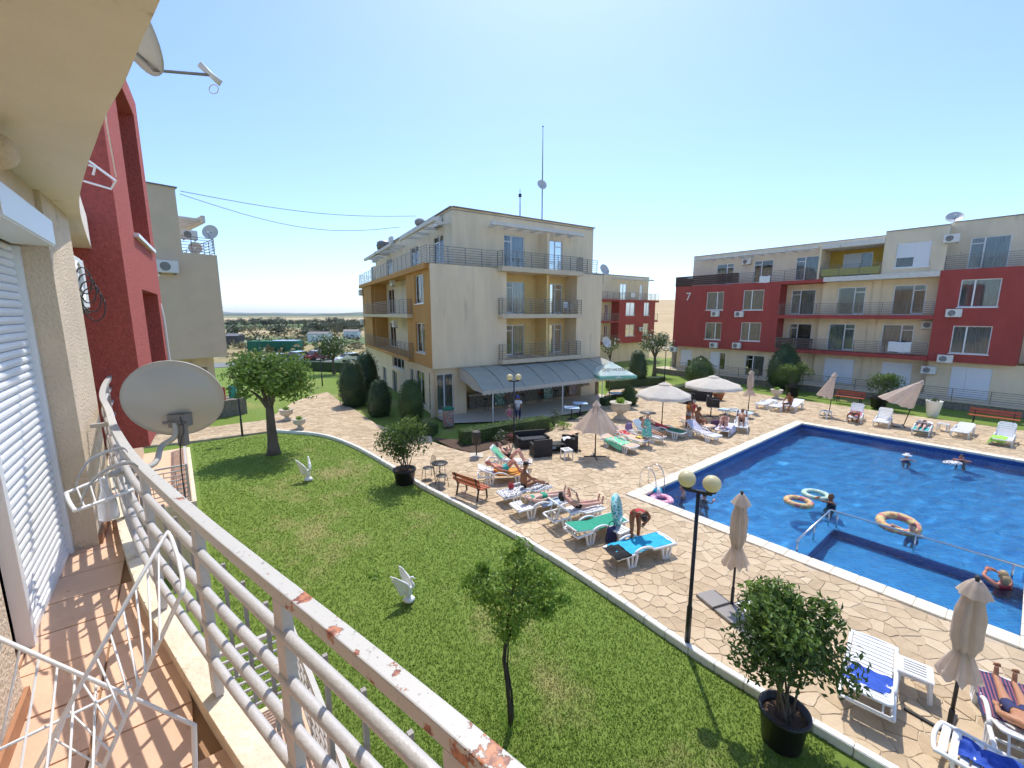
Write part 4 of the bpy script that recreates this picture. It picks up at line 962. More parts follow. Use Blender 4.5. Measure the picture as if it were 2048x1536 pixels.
    for x, y, o, lab in L_:
        u, z = W_.sz(x, y, o); ac_unit(W_, u, z, 'white air conditioner ' + lab, o)
    dish('grey satellite dish on the roof edge at the right', W_.pt(S_(1893, 450), ZR + .1, -2.5), .48, R(-130), 40, mast=.7)
    return W_, T
WR, RB = red_long_building()

# ------------------------------------------------------------------ smaller red and cream block behind
def red_back_building():
    Q = Wall((10.2, 53.1), (19.9, 60.0)); Z1, Z2, Z3, ZR = 2.7, 5.45, 8.15, 11.35
    T = thing('apartment_building', 'small red and cream block standing behind the cream building', 'building', (*Q.a, 0))
    r0 = Q.s(1238); rw = [rect(Q, 1252, 1270, 605, 631), rect(Q, 1288, 1299, 605, 631), rect(Q, 1251, 1269, 649, 672), rect(Q, 1286, 1297, 647, 671)]
    mb = MB(); Q.face(mb, r0, Q.len, 2.5, Z3, rw, .18, 0); mb.add([Q.pt(r0, 2.5, 0), Q.pt(r0, 2.5, -1.5), Q.pt(r0, Z3, -1.5), Q.pt(r0, Z3, 0), Q.pt(Q.len, 2.5, 0), Q.pt(Q.len, 2.5, -9), Q.pt(Q.len, Z3, -9), Q.pt(Q.len, Z3, 0)], [(0, 1, 2, 3), (4, 5, 6, 7)]); mb.build('red_block', 'red_stucco', T, world=True)
    for h in rw: Q.window(T, *h, 'window', (.5,), 'curtain_pale', True, -.1)
    dl = []
    for z in (Z1, Z2):
        for x0, x1 in ((1209, 1216), (1228, 1236)): p, q = sorted((Q.s(x0, 628, -1.3), Q.s(x1, 628, -1.3))); dl.append((p, q, z, z + 2.1))
    mb = MB(); Q.face(mb, -6, r0 + .5, 0, Z3, dl, .14, -1.3); mb.build('loggia_wall', 'cream', T, world=True)
    for h in dl: Q.window(T, h[0], h[1], h[2] + .005, h[3], 'door', (.5,), 'curtain', False, -1.37, name='balcony_door')
    for z in (Z1, Z2, Z3):
        mb = MB(); Q.box(mb, -6, r0 - .004, z - .25, z, -1.29, .1); mb.build('balcony_slab', 'red_stucco', T, world=True)
        railing(T, [Q.pt(-6, 0, .05), Q.pt(r0 - .05, 0, .05)], z, .9, 5)
        if z > 4: mb = MB(); Q.box(mb, Q.len + .004, Q.len + .9, z - .25, z, -2.5, -.1); mb.build('balcony_slab', 'red_stucco', T, world=True); railing(T, [Q.pt(Q.len + .05, 0, -.15), Q.pt(Q.len + .85, 0, -.15), Q.pt(Q.len + .85, 0, -2.4)], z, .9, 5)
    mb = MB(); Q.face(mb, -6, Q.len, 0, 2.5, [], .2, -.6); mb.build('ground_floor_wall', 'cream', T, world=True)
    dt = [rect(Q, x0, x1, 562, 594, -1.2) for x0, x1 in ((1240, 1253), (1280, 1285))]; dt = [(p, q, Z3, Z3 + 2.1) for p, q, _, _ in dt]
    mb = MB(); Q.face(mb, -6, Q.len - .1, Z3, ZR, dt, .15, -1.2); mb.add([Q.pt(Q.len - .1, Z3, -1.2), Q.pt(Q.len - .1, Z3, -9), Q.pt(Q.len - .1, ZR, -9), Q.pt(Q.len - .1, ZR, -1.2)], [(0, 1, 2, 3)]); mb.build('wall', 'cream', T, world=True)
    for h in dt: Q.window(T, h[0], h[1], h[2] + .005, h[3], 'door', (.5,), None, False, -1.27, name='balcony_door')
    pergola(T, Q, Q.s(1232), Q.s(1306), 10.75, -1.19, -.1, 7, .18)
    railing(T, [Q.pt(r0, 0, -.06), Q.pt(Q.len - .05, 0, -.06)], Z3, .9, 5)
    mb = MB(); Q.box(mb, -6, Q.len, ZR - .1, ZR, -9, -1.15); mb.build('roof', 'roof_felt', T, world=True)
    u, z = Q.sz(1276, 658); ac_unit(Q, u, z - .3, 'white air conditioner between two windows of the small red block')
    t = tag(MB().box(0, 0, 0, .9, .05, .6).build('hanging_towel', 'cl_white'), 'white towel hung over a terrace railing of the small red block', 'towel'); t.location = Q.pt(Q.s(1266, 588), Z3 + .6, .0); t.rotation_euler[2] = math.atan2(Q.d.y, Q.d.x)
red_back_building()

# ------------------------------------------------------------------ beige block at the left
def beige_building():
    r = Vector((-18.1, 27.0)); d = Vector((.66, .75)).normalized(); Q = Wall(r - d * 8, r); Zb, Z3, ZR = 3.68, 9.85, 13.4
    T = thing('apartment_building', 'beige block with a blank overhanging side wall at left', 'building', (*r, 0))
    mb = MB(); Q.face(mb, 0, 8, Zb, Z3, []); bk = -Q.n * 12
    mb.add([(*r, Zb), (r.x + bk.x, r.y + bk.y, Zb), (r.x + bk.x, r.y + bk.y, Z3), (*r, Z3)], [(0, 1, 2, 3)]); mb.build('wall', 'beige_wall', T, world=True)
    mb = MB(); Q.box(mb, 0, 7.99, Zb - .05, Zb - .003, -12, -.01); Q.box(mb, 0, 7.99, Z3 - .3, Z3 - .2, -12, -.01); mb.build('floor_slab', 'slab_edge', T, world=True)
    mb = MB(); Q.face(mb, 0, 6.3, Z3, ZR, [], .2, -.02); mb.add([Q.pt(6.3, Z3, -.02), Q.pt(6.3, Z3, -9), Q.pt(6.3, ZR, -9), Q.pt(6.3, ZR, -.02)], [(0, 1, 2, 3)]); mb.build('upper_wall', 'beige_wall', T, world=True)
    mb = MB(); Q.box(mb, -.1, 6.4, ZR + .001, ZR + .06, -9, .06); mb.build('parapet_cap', 'coping_metal', T, world=True)
    mb = MB(); Q.face(mb, 0, 7.6, 0, Zb, [(3.2, 7.2, .05, 2.9, 2)], .3, -1.6); mb.build('ground_floor_wall', 'cream', T, world=True)
    mb = MB(); Q.box(mb, 3.2, 7.2, .05, 2.9, -3.62, -3.6); mb.build('recess_shade', 'room_dark', T, world=True)  # near-black sheet, its colour stands in for shade deep in the recess
    mb = MB(); Q.box(mb, 2.0, 8.6, -.1, .9, -1.2, .6); mb.build('porch_plinth', 'stone_plinth', T, world=True); railing(T, [Q.pt(2.1, 0, .5), Q.pt(8.5, 0, .5), Q.pt(8.5, 0, -1.2)], .9, .8, 4, m='rail_brown')
    railing(T, [Q.pt(0, 0, -.08), Q.pt(7.92, 0, -.08), Q.pt(7.92, 0, -11)], Z3, .95, 5)
    for i in range(6):
        mb = MB(); z0 = 11.9; u0 = 6.31; Q.box(mb, u0, u0 + 1.25, z0, z0 + .16, -1.2 - i * .75, -1.0 - i * .75); mb.build('pergola_rib', 'concrete_white', T, world=True)
    mb = MB(); Q.box(mb, 7.57, 7.75, z0 - .1, z0 + .3, -6, -.6); mb.build('pergola_beam', 'concrete_white', T, world=True)
    u, z = Q.sz(312, 545); ac_unit(Q, u, z, 'white air conditioner with louvred side on the blank beige wall', .05, sc=1.25)
    u, z = Q.sz(366, 476, -.4); ac_unit(Q, 6.5, z, 'small air conditioner on the roof terrace of the beige block', -1.0)
    dish('round satellite dish on the railing corner of the beige terrace', Q.pt(7.85, Z3 + .2, -.1), .42, R(-75), 20, mast=1.1)
    dish('satellite dish behind the terrace railing of the beige block', Q.pt(7.3, Z3 + .0, -1.5), .36, R(-60), 20, mast=.45)
    for i in range(5):
        k = i * .09; tag(MB().box(0, 0, 0, .5, .03, .8).build('beach_towel', ('cl_teal', 'cl_red', 'cl_orange', 'cl_grey', 'cl_pink')[i]), ('teal', 'red', 'orange', 'grey', 'pink')[i] + ' towel hung over the porch railing of the beige block', 'towel').location = Q.pt(7.9 - i * .62, 1.4, .54)
beige_building()
# ------------------------------------------------------------------ the near building: our balcony, red bay, terraces below
NO = Vector((-3.1, 2.96)); NU = Vector((-.62, .785)); NN = Vector((.785, .62))
def L3(t, n, z=0.0): q = NO + NU * t + NN * n; return (q.x, q.y, z)
ZF, ZS = 4.60, 7.10
EDGE = [(3.3, -.12), (2.4, -.09), (1.47, -.02), (.6, .10), (-.14, .19), (-1.05, .335), (-1.76, .49), (-2.31, .62), (-2.76, .735), (-3.24, .86), (-3.73, .98), (-4.4, 1.12), (-5.2, 1.20), (-6.2, 1.12), (-7.2, .95)]
EC = [(p.x, p.y) for p in spline([(t, n, 0) for t, n in EDGE], 6)]
def edge_n(t):
    for (a, b), (c, d) in zip(EC, EC[1:]):
        if c <= t <= a: return b + (d - b) * (a - t) / max(1e-6, a - c)
    return EC[0][1] if t > EC[0][0] else EC[-1][1]
def lbox(mb, t0, t1, n0, n1, z0, z1):
    q = [L3(t0, n0), L3(t1, n0), L3(t1, n1), L3(t0, n1)]; return mb.hexa([(p[0], p[1], z0) for p in q] + [(p[0], p[1], z1) for p in q])
NB = thing('apartment_building', 'near building with curved balcony, roller shutter and tall red bay', 'building', L3(0, 0))
mb = MB(); lbox(mb, -7, -1.64, -.6, -.08, 3.0, ZS); lbox(mb, -1.639, -1.18, -.6, -.2, 3.0, ZS); lbox(mb, -1.179, -.021, -.6, -.03, 6.80, ZS); lbox(mb, -.02, .95, -.6, .0, 3.0, ZS); mb.add([L3(.95, 0, 3), L3(.95, -.9, 3), L3(.95, -.9, ZS), L3(.95, 0, ZS)], [(0, 1, 2, 3)]); mb.build('wall', 'near_wall', NB, world=True)
mb = MB(); lbox(mb, -1.2, .0, -.4, -.38, ZF, 6.85); mb.build('room', 'room_dark', NB, world=True)
mb = MB(); lbox(mb, -7, -1.63, -.078, -.062, ZF, ZF + .075); lbox(mb, -.015, .94, .003, .02, ZF, ZF + .075); lbox(mb, -.019, -.004, -.19, .018, ZF, ZF + .075); mb.build('skirting', 'skirting', NB, world=True)
# roller shutter: every slat its own piece
sh = thing('roller_shutter', 'white roller shutter closed over the balcony door', 'shutter', L3(-.6, -.17, ZF))
sl = MB(); w_ = 1.06; n_ = 6; pr = [(-.012, 0), (.0, .005), (.007, .016), (.009, .026), (.006, .039), (-.004, .0475), (-.012, .049)]
a_, b_ = L3(-1.13, 0), L3(-.07, 0)
for (t, k) in ((0, a_), (1, b_)): sl.v += [(k[0] + NN.x * o, k[1] + NN.y * o, z) for o, z in pr]
m_ = len(pr); sl.f = [(i, i + 1, m_ + i + 1, m_ + i) for i in range(m_ - 1)]
slm = sl.mesh('slat', 'shutter_white')
for i in range(42):
    o = obj('slat', slm, sh); o.matrix_parent_inverse = Matrix.Translation(-Vector(sh.location)); o.location = (NN.x * -.165, NN.y * -.165, ZF + .03 + i * .0502)
mb = MB(); lbox(mb, -.075, -.022, -.19, -.13, ZF, 6.73); lbox(mb, -1.178, -1.125, -.19, -.13, ZF, 6.73); mb.build('guide_rail', 'upvc', sh, world=True)
mb = MB(); lbox(mb, -1.12, -.08, -.185, -.15, ZF + .003, ZF + .045); mb.build('bottom_bar', 'upvc', sh, world=True)
mb = MB(); lbox(mb, -1.27, -.13, -.15, .05, 6.735, 6.90); mb.build('shutter_box', 'shutter_white', sh, world=True, bevel=.008)
mb = MB(); mb.ball(at(-12, 300, 6.98), .075, 16, 10, (1, 1, 1)); tag(mb.build('wall_lamp', 'near_wall', None, True), 'round lamp on the near wall under the soffit at left', 'lamp')
# slabs
SE = [(p.x, p.y) for p in spline([(t, n, 0) for t, n in ((3.3, -.10), (2.2, -.02), (1.08, .07), (.37, .14), (-.1, .20), (-.75, .30), (-1.28, .39), (-1.74, .47), (-2.12, .55), (-2.46, .61), (-2.7, .655), (-3.2, .74), (-4, .84), (-5.2, .9), (-7.2, .85))], 5)]
def curved_slab(name, z0, z1, m, ext=.0, inner=-1.2, t_end=3.28, EC=EC):
    out = [L3(min(t, t_end), n + ext) for t, n in EC]; inn = [L3(min(t, t_end), inner) for t, n in EC]; mb = MB(); n = len(out)
    for i in range(n - 1): mb.hexa([(*inn[i][:2], z0), (*inn[i + 1][:2], z0), (*out[i + 1][:2], z0), (*out[i][:2], z0), (*inn[i][:2], z1), (*inn[i + 1][:2], z1), (*out[i + 1][:2], z1), (*out[i][:2], z1)])
    me = mb.mesh(name, m); b = bmesh.new(); b.from_mesh(me); bmesh.ops.remove_doubles(b, verts=b.verts, dist=1e-4); seen = {}
    kill = [f for f in b.faces if sum(1 for e in f.edges if len(e.link_faces) > 2) == len(f.edges)]
    b.to_mesh(me); b.free(); return obj(name, me, NB, True)
curved_slab('balcony_slab', 4.35, ZF - .012, 'balcony_grout', .03); s_ = curved_slab('upper_slab', ZS, ZS + .36, 'soffit', .0, -.95, EC=SE); s_['label'] = 'curved balcony slab seen from below'
mb = MB()
for (t0, n0), (t1, n1) in zip(EC, EC[1:]):
    mb.hexa([L3(t0, n0 - .06, ZF - .01), L3(t1, n1 - .06, ZF - .01), L3(t1, n1 + .045, ZF - .01), L3(t0, n0 + .045, ZF - .01), L3(t0, n0 - .06, ZF + .07), L3(t1, n1 - .06, ZF + .07), L3(t1, n1 + .045, ZF + .07), L3(t0, n0 + .045, ZF + .07)])
mb.build('balcony_kerb', 'balcony_kerb', NB, world=True)
# floor tiles, each a piece
ts = .33; i = 0
t = 3.2
while t > -4.4:
    n = -1.15
    while n < 1.2:
        a, b_ = t - ts + .004, t - .004; c = n + .004; d0, d1 = min(n + ts - .004, edge_n(a) - .04), min(n + ts - .004, edge_n(b_) - .04)
        if d0 > c + .03 and d1 > c + .03 and (n + ts > -.25 or t > .9):
            mb = MB(); dz = random.uniform(-.001, .001); q = [L3(a, c), L3(b_, c), L3(b_, d1), L3(a, d0)]; cx = sum(p[0] for p in q) / 4; cy = sum(p[1] for p in q) / 4
            mb.hexa([(p[0], p[1], ZF - .02) for p in q] + [(cx + (p[0] - cx) * .99, cy + (p[1] - cy) * .99, ZF + dz) for p in q]); mb.build('floor_tile', 'balcony_tile', NB, world=True)
        n += ts
    t -= ts
# railing
RL = thing('balcony_railing', 'curved grey steel balcony railing with rusty top rail', 'railing', L3(-2, .5, ZF))
m = mat('rail_top', (.62, .60, .55), .5); N, L, b = nodes_of(m); tc = N.new('ShaderNodeTexCoord')
def nzn(sc, d=6): n = N.new('ShaderNodeTexNoise'); n.inputs['Scale'].default_value = sc; n.inputs['Detail'].default_value = d; n.inputs['Roughness'].default_value = .65; L.new(tc.outputs['Object'], n.inputs['Vector']); return n
c1 = N.new('ShaderNodeValToRGB'); L.new(nzn(9.0, 7).outputs['Fac'], c1.inputs[0]); c1.color_ramp.elements[0].position = .585; c1.color_ramp.elements[1].position = .60
gx = N.new('ShaderNodeSeparateXYZ'); L.new(tc.outputs['Object'], gx.inputs[0]); mr = N.new('ShaderNodeMapRange'); mr.inputs[1].default_value = -1.6; mr.inputs[2].default_value = -.1; mr.inputs[3].default_value = .25; mr.inputs[4].default_value = 1.0; L.new(gx.outputs['X'], mr.inputs[0])
mu = N.new('ShaderNodeMath'); mu.operation = 'MULTIPLY'; L.new(nzn(9.0, 7).outputs['Fac'], mu.inputs[0]); ad = N.new('ShaderNodeMath'); ad.operation = 'ADD'; sb = N.new('ShaderNodeMath'); sb.operation = 'MULTIPLY_ADD'; sb.inputs[1].default_value = .21; sb.inputs[2].default_value = -.155; L.new(mr.outputs[0], sb.inputs[0]); L.new(nzn(9.0, 7).outputs['Fac'], ad.inputs[0]); L.new(sb.outputs[0], ad.inputs[1]); L.new(ad.outputs[0], c1.inputs[0])
rust = N.new('ShaderNodeValToRGB'); L.new(nzn(45, 4).outputs['Fac'], rust.inputs[0]); rust.color_ramp.elements[0].color = (.20, .055, .03, 1); rust.color_ramp.elements[1].color = (.52, .20, .09, 1); rust.color_ramp.elements[0].position = .4; rust.color_ramp.elements[1].position = .6
pt_ = N.new('ShaderNodeValToRGB'); L.new(nzn(60, 5).outputs['Fac'], pt_.inputs[0]); pt_.color_ramp.elements[0].color = (.22, .20, .18, 1); pt_.color_ramp.elements[1].color = (.53, .51, .465, 1); pt_.color_ramp.elements[0].position = .30; pt_.color_ramp.elements[1].position = .40
mx = N.new('ShaderNodeMixRGB'); L.new(c1.outputs[0], mx.inputs[0]); L.new(pt_.outputs[0], mx.inputs[1]); L.new(rust.outputs[0], mx.inputs[2]); L.new(mx.outputs[0], b.inputs['Base Color'])
bp = N.new('ShaderNodeBump'); bp.inputs['Strength'].default_value = .5; bp.inputs['Distance'].default_value = .003; bp.invert = True; L.new(c1.outputs[0], bp.inputs['Height']); L.new(bp.outputs[0], b.inputs['Normal'])
ER = [p for p in EC if p[0] > -5.4]; ZT = 5.508
def rail_band(w, z0, z1):
    V = []; F = []; k = len(ER)
    for i, (t, n) in enumerate(ER):
        a = ER[max(0, i - 1)]; c = ER[min(k - 1, i + 1)]; d = Vector((c[0] - a[0], c[1] - a[1])).normalized(); q = Vector((-d.y, d.x)) * w / 2
        for s_, z in ((-1, z0), (1, z0), (1, z1), (-1, z1)): V.append(L3(t + q.x * s_, n + q.y * s_, z))
    for i in range(k - 1):
        for j in range(4): F.append((i * 4 + j, i * 4 + (j + 1) % 4, (i + 1) * 4 + (j + 1) % 4, (i + 1) * 4 + j))
    F += [(0, 1, 2, 3), (4 * k - 1, 4 * k - 2, 4 * k - 3, 4 * k - 4)]
    mb = MB(); mb.add(V, F); return mb
o = rail_band(.046, ZT - .045, ZT).build('top_rail', 'rail_top', RL, world=True)
bv = o.modifiers.new('edge', 'BEVEL'); bv.width = .004; bv.segments = 2
for z in (4.85, 5.015, 5.18, 5.345):
    mb = MB(); mb.tube([L3(t, n - .008, z) for t, n in ER], .0185, 12); mb.build('rail_tube', 'rail_paint', RL, True, world=True)
PT = [2.75, 1.95, 1.1, .25, -.56, -1.34, -2.19, -2.9, -3.62, -4.4]
for t in PT:
    n = edge_n(t); d = Vector((1, -(edge_n(t - .05) - edge_n(t + .05)) / .1)).normalized(); mb = MB(); a = L3(t, n, ZF + .078); D = NU * d.x + NN * (edge_n(t + .05) - edge_n(t - .05)) / .1; D.normalize(); Q = Vector((D.y, -D.x))
    c = [Vector(a[:2]) + D * i * .027 + Q * j * .016 for i, j in ((-1, -1), (1, -1), (1, 1), (-1, 1))]
    mb.hexa([(*p, ZF + .078) for p in c] + [(*p, ZT - .056) for p in c]); mb.build('post', 'rail_paint', RL, world=True)
for a, b_ in zip(PT, PT[1:]):
    for f in (.25, .5, .75):
        t = a + (b_ - a) * f; n = edge_n(t) + .022; p = L3(t, n); mb = MB(); mb.box(p[0], p[1], (4.85 + 5.345) / 2, .013, .013, .50, math.atan2(NU.y, NU.x)); mb.build('upright', 'baluster', RL, world=True)
mb = MB(); mb.bar(L3(.25, .02, 5.45), L3(.25, edge_n(.25), 5.45), .03, .03); mb.build('wall_tie', 'rail_paint', RL, world=True)
# red bay
RC, RF = Vector((-5.0, 5.65)), Vector((-7.25, 8.95)); RW = Wall(RC, RF); ZB, ZQ = 4.5, 10.3
hol = []
def span(x0, x1, y): a, b_ = sorted((RW.s(x0, y), RW.s(x1, y))); return a, b_
a, b_ = span(281, 311, 560); hol.append((a, b_, 4.75, 6.68)); a2, b2 = span(262, 298, 435); hol.append((a, b_, 7.52, 9.9))
mb = MB(); RW.face(mb, 0, RW.len, ZB, ZQ, hol, .42); inn = L3(3.3, -3.2)
mb.add([(*RC, ZB), (inn[0], inn[1], ZB), (inn[0], inn[1], ZQ), (*RC, ZQ)], [(0, 1, 2, 3)]); fr_ = RF - RW.n * 4
mb.add([(*RF, ZB), (*fr_, ZB), (*fr_, ZQ), (*RF, ZQ)], [(0, 1, 2, 3)]); mb.add([(*RC, ZB), (*RF, ZB), (*fr_, ZB), (inn[0], inn[1], ZB)], [(0, 1, 2, 3)]); mb.add([(*RC, ZQ), (*RF, ZQ), (*fr_, ZQ), (inn[0], inn[1], ZQ)], [(0, 1, 2, 3)])
o = mb.build('red_bay', 'near_red', NB, world=True); o['label'] = 'tall red rendered bay with deep window slots'
for k, (a, b_, c, d) in enumerate(hol): RW.window(NB, a + .003, b_ - .003, c, d, 'window', (.5,), 'curtain_pale', k == 1, -.36)
# loggia inside wall, ground walls, terraces
mb = MB(); mb.add([L3(.9, -.9, 3), L3(3.29, -.9, 3), L3(3.29, -.9, ZS + .3), L3(.9, -.9, ZS + .3)], [(0, 1, 2, 3)]); mb.build('loggia_wall', 'near_wall', NB, world=True)
mb = MB(); mb.add([L3(-8, -.6, -.1), L3(14.2, -.6, -.1), L3(14.2, -.6, 4.4), L3(-8, -.6, 4.4)], [(0, 1, 2, 3)]); mb.add([L3(6.9, -.7, 4.3), L3(14.2, -.9, 4.3), L3(14.2, -.9, 10), L3(6.9, -.7, 10)], [(0, 1, 2, 3)]); mb.build('garden_wall', 'near_wall', NB, world=True)
ZG = 1.7
for t0, t1, n1 in ((-9, 1.0, 1.42), (8.5, 14.06, .62)):
    mb = MB(); lbox(mb, t0, t1, -.6, n1, ZG - .16, ZG - .01); mb.build('terrace_slab', 'balcony_kerb', NB, world=True)
    mb = MB(); lbox(mb, t0 + .08, t1 - .08, -.59, n1 - .08, ZG - .008, ZG + .004); mb.build('terrace_tiling', 'balcony_tile', NB, world=True)
    mb = MB(); lbox(mb, t0, t1, -.6, n1 - .12, -.2, ZG - .163); mb.build('terrace_base', 'near_wall', NB, world=True)
def garden_rail(path, label, m):
    t = thing('terrace_railing', label, 'railing', L3(*path[0], ZG)); P_ = [L3(*q) for q in path]
    for a, b_ in zip(P_, P_[1:]):
        a, b_ = Vector(a[:2]), Vector(b_[:2]); n = max(1, round((b_ - a).length / .8))
        mb = MB(); mb.bar((*a, ZG + .93), (*b_, ZG + .93), .05, .04); mb.build('top_rail', m, t, world=True)
        for k in range(7): mb = MB(); mb.tube([(*a, ZG + .12 + k * .115), (*b_, ZG + .12 + k * .115)], .016, 8); mb.build('rail_tube', 'rail_paint', t, True, world=True)
        for i in range(n + 1): q = a.lerp(b_, i / n); mb = MB(); mb.box(q.x, q.y, ZG + .46, .045, .03, .92, math.atan2(b_.y - a.y, b_.x - a.x)); mb.build('post', 'rail_paint', t, world=True)
        for i in range(n * 4):
            if i % 4: q = a.lerp(b_, i / (n * 4)); mb = MB(); mb.box(q.x, q.y, ZG + .46, .01, .01, .72); mb.build('upright', 'baluster', t, world=True)
garden_rail([(-6, 1.34), (.95, 1.34), (.95, -.4)], 'rusty railing round the terrace below the balcony', 'rail_top'); garden_rail([(8.6, -.4), (8.6, .5), (14.0, .5)], 'white railing along the far lower terrace', 'rail_paint')
# things hung on the balcony
u_ = Wall(L3(.95, .0)[:2], L3(3, .0)[:2]); ac_unit(u_, .25, 6.35, 'white air conditioner with loose cables beside the red wall on our balcony', -.32, sc=.9)
mb = MB()
for k in range(4):
    c = L3(1.30 + .03 * k, .0 + .01 * k, 6.60 - .05 * k); mb.tube([(c[0] + (.05 + .01 * k) * math.cos(a) * NN.x, c[1] + (.05 + .01 * k) * math.cos(a) * NN.y, c[2] - .02 * k + (.12 + .012 * k) * math.sin(a)) for a in [i * .55 for i in range(13)]], .006, 5)
tag(mb.build('cable_coil', 'wire', None, True), 'coil of dark cables hanging beside the near air conditioner', 'cable')
mb = MB(); mb.tube(spline([(*RF, 7.1), (RF.x - .05, RF.y - .1, 6.9), (RF.x + .10, RF.y - .15, 6.3), (RF.x + .12, RF.y - .16, 5.4), (RF.x + .20, RF.y - .2, 4.7)], 5), .035, 7); tag(mb.build('drain_hose', 'cable_white', None, True), 'pale hose running down the edge of the red bay', 'hose')
# satellite dish on a bent arm, seen from behind
t = thing('satellite_dish', 'large grey satellite dish on a bent arm outside our railing', 'satellite dish', (-2.42, 2.42, 5.35), 0, 'satellite dishes'); c = Vector((-2.60, 3.22, 5.66)) - Vector(t.location)
M = Matrix.Translation(c) @ Matrix.Rotation(R(27), 4, 'Z') @ Matrix.Rotation(R(17), 4, 'X') @ Matrix.Rotation(R(-90), 4, 'X')
rr = .31; pf = [(max(.002, rr * k / 9), .36 * rr * (k / 9) ** 2) for k in range(10)]; pf = pf + [(rr * 1.025, .36 * rr), (rr * 1.03, .36 * rr - .018)] + [(q, z - .012) for q, z in pf[::-1]]
mb = MB(); mb.lathe(pf, 40); mb.xf(M @ Matrix.Scale(1.0, 4) @ Matrix.Translation((0, 0, -.12))); mb.build('reflector', 'dish_grey', t, True)
bk_ = M @ Vector((.02, .12, -.17)); mb = MB(); mb.tube(spline([(0, 0, .0), (.0, .25, -.05), (-.06, .42, -.06), (bk_.x - .06, bk_.y - .10, bk_.z - .16), (bk_.x, bk_.y - .04, bk_.z - .10), (bk_.x, bk_.y - .02, bk_.z)], 6), .019, 10); mb.build('arm', 'dish_grey', t, True)
mb = MB(); mb.box(bk_.x, bk_.y + .03, bk_.z + .01, .12, .09, .10); mb.box(bk_.x + .03, bk_.y, bk_.z - .10, .05, .05, .16); mb.tube([(bk_.x - .09, bk_.y - .02, bk_.z), (bk_.x + .09, bk_.y - .02, bk_.z)], .012, 6); mb.build('mount', 'rail_grey', t)
mb = MB(); mb.tube(spline([bk_ + Vector((.05, -.03, .05)), bk_ + Vector((.09, -.06, -.05)), bk_ + Vector((.04, -.05, -.18)), bk_ + Vector((.02, -.04, -.6)), bk_ + Vector((.06, .0, -1.6))], 5), .005, 5); mb.build('cable', 'wire', t)
# upper dish on the balcony above
t = thing('satellite_dish', 'satellite dish with a receiver arm on the balcony above, top left', 'satellite dish', (-2.85, 3.1, 7.47), 0, 'satellite dishes'); c = Vector((-2.93, 3.62, 8.54)) - Vector(t.location)
M = Matrix.Translation(c) @ Matrix.Rotation(R(-42), 4, 'Z') @ Matrix.Rotation(R(30), 4, 'X') @ Matrix.Rotation(R(-90), 4, 'X')
mb = MB(); mb.lathe([(q * 1.22, z * 1.1) for q, z in pf], 36); mb.xf(M @ Matrix.Translation((0, 0, -.12))); mb.build('reflector', 'dish_grey', t, True)
e = M @ Vector((0, .36, -.05)); f = M @ Vector((.0, .46, .35)); mb = MB(); mb.tube([M @ Vector((0, .1, -.14)), e, f], .012, 8); mb.build('feed_arm', 'rail_grey', t)
g1 = M @ Vector((.0, .37, .31)); g2 = M @ Vector((0, .53, .39)); mb = MB(); mb.tube([g1, f, g2], [.026, .022, .028], 10); mb.build('receiver', 'dish_pale', t, True)
mb = MB(); mb.torus(tuple(f + Vector((.01, 0, -.11))), .04, .004, 18, 5, Matrix.Rotation(R(80), 4, 'X')); mb.build('cable_loop', 'cable_white', t)
mb = MB(); q = M @ Vector((0, 0, -.16)); mb.box(q.x, q.y, q.z, .1, .16, .2); mb.tube([q, q + Vector((-.05, -.35, -.5))], .02, 8); mb.build('mount', 'ac_dark', t)
mb = MB(); mb.tube([q, (q.x - .55, q.y + .55, q.z - .5), (q.x - 1.1, q.y + 1.2, q.z - .75)], .006, 5); mb.build('cable', 'cable_white', t)
# hanging clothes airer on the railing
t = thing('hanging_airer', 'small white clothes airer hooked over the balcony railing with grey hooks', 'clothes rack', at(205, 975, 5.25)); t0 = Vector(t.location)
z = 5.25; A_, B_, C_, D_ = at(132, 986, z), at(150, 1022, z), at(268, 978, z), at(262, 934, z)
mb = MB(); mb.tube(spline([D_, A_.lerp(D_, .1), A_ + (B_ - A_) * .12, B_ - (B_ - A_) * .12, B_.lerp(C_, .1), C_], 5), .010, 8); mb.tube([C_, D_], .008, 8); mb.build('frame', 'wire_white', t, True, world=True)
for f_ in (.15, .33, .5, .68, .85):
    mb = MB(); mb.tube([A_.lerp(D_, f_), B_.lerp(C_, f_)], .004, 6); mb.build('wire', 'wire_white', t, world=True)
for p_ in (((152, 975, 5.26), (160, 950, 5.34), (180, 922, 5.43), (215, 905, 5.5), (245, 898, 5.545), (255, 905, 5.53)), ((163, 1012, 5.26), (170, 985, 5.34), (195, 955, 5.43), (228, 935, 5.5), (262, 928, 5.545), (276, 935, 5.53))):
    P_ = spline([at(*q) for q in p_], 4); mb = MB(); dd = (B_ - A_).normalized() * .014
    mb.grid([[q + dd for q in P_], [q - dd for q in P_]]); up = Vector((0, 0, .012)); mb.grid([[q + dd + up for q in P_], [q - dd + up for q in P_]]); mb.grid([[q + dd for q in P_], [q + dd + up for q in P_]]); mb.grid([[q - dd for q in P_], [q - dd + up for q in P_]]); mb.build('hook', 'grey_plastic', t, world=True)
mb = MB(); c = at(216, 1015, 5.12); mb.lathe([(.003, .20), (.018, .19), (.02, .12), (.045, .04), (.05, -.06), (.046, -.075), (.003, -.07)], 14, c); tag(mb.build('plastic_bottle', 'clear_plastic', None, True), 'clear plastic bottle hanging from the airer on the railing', 'bottle')
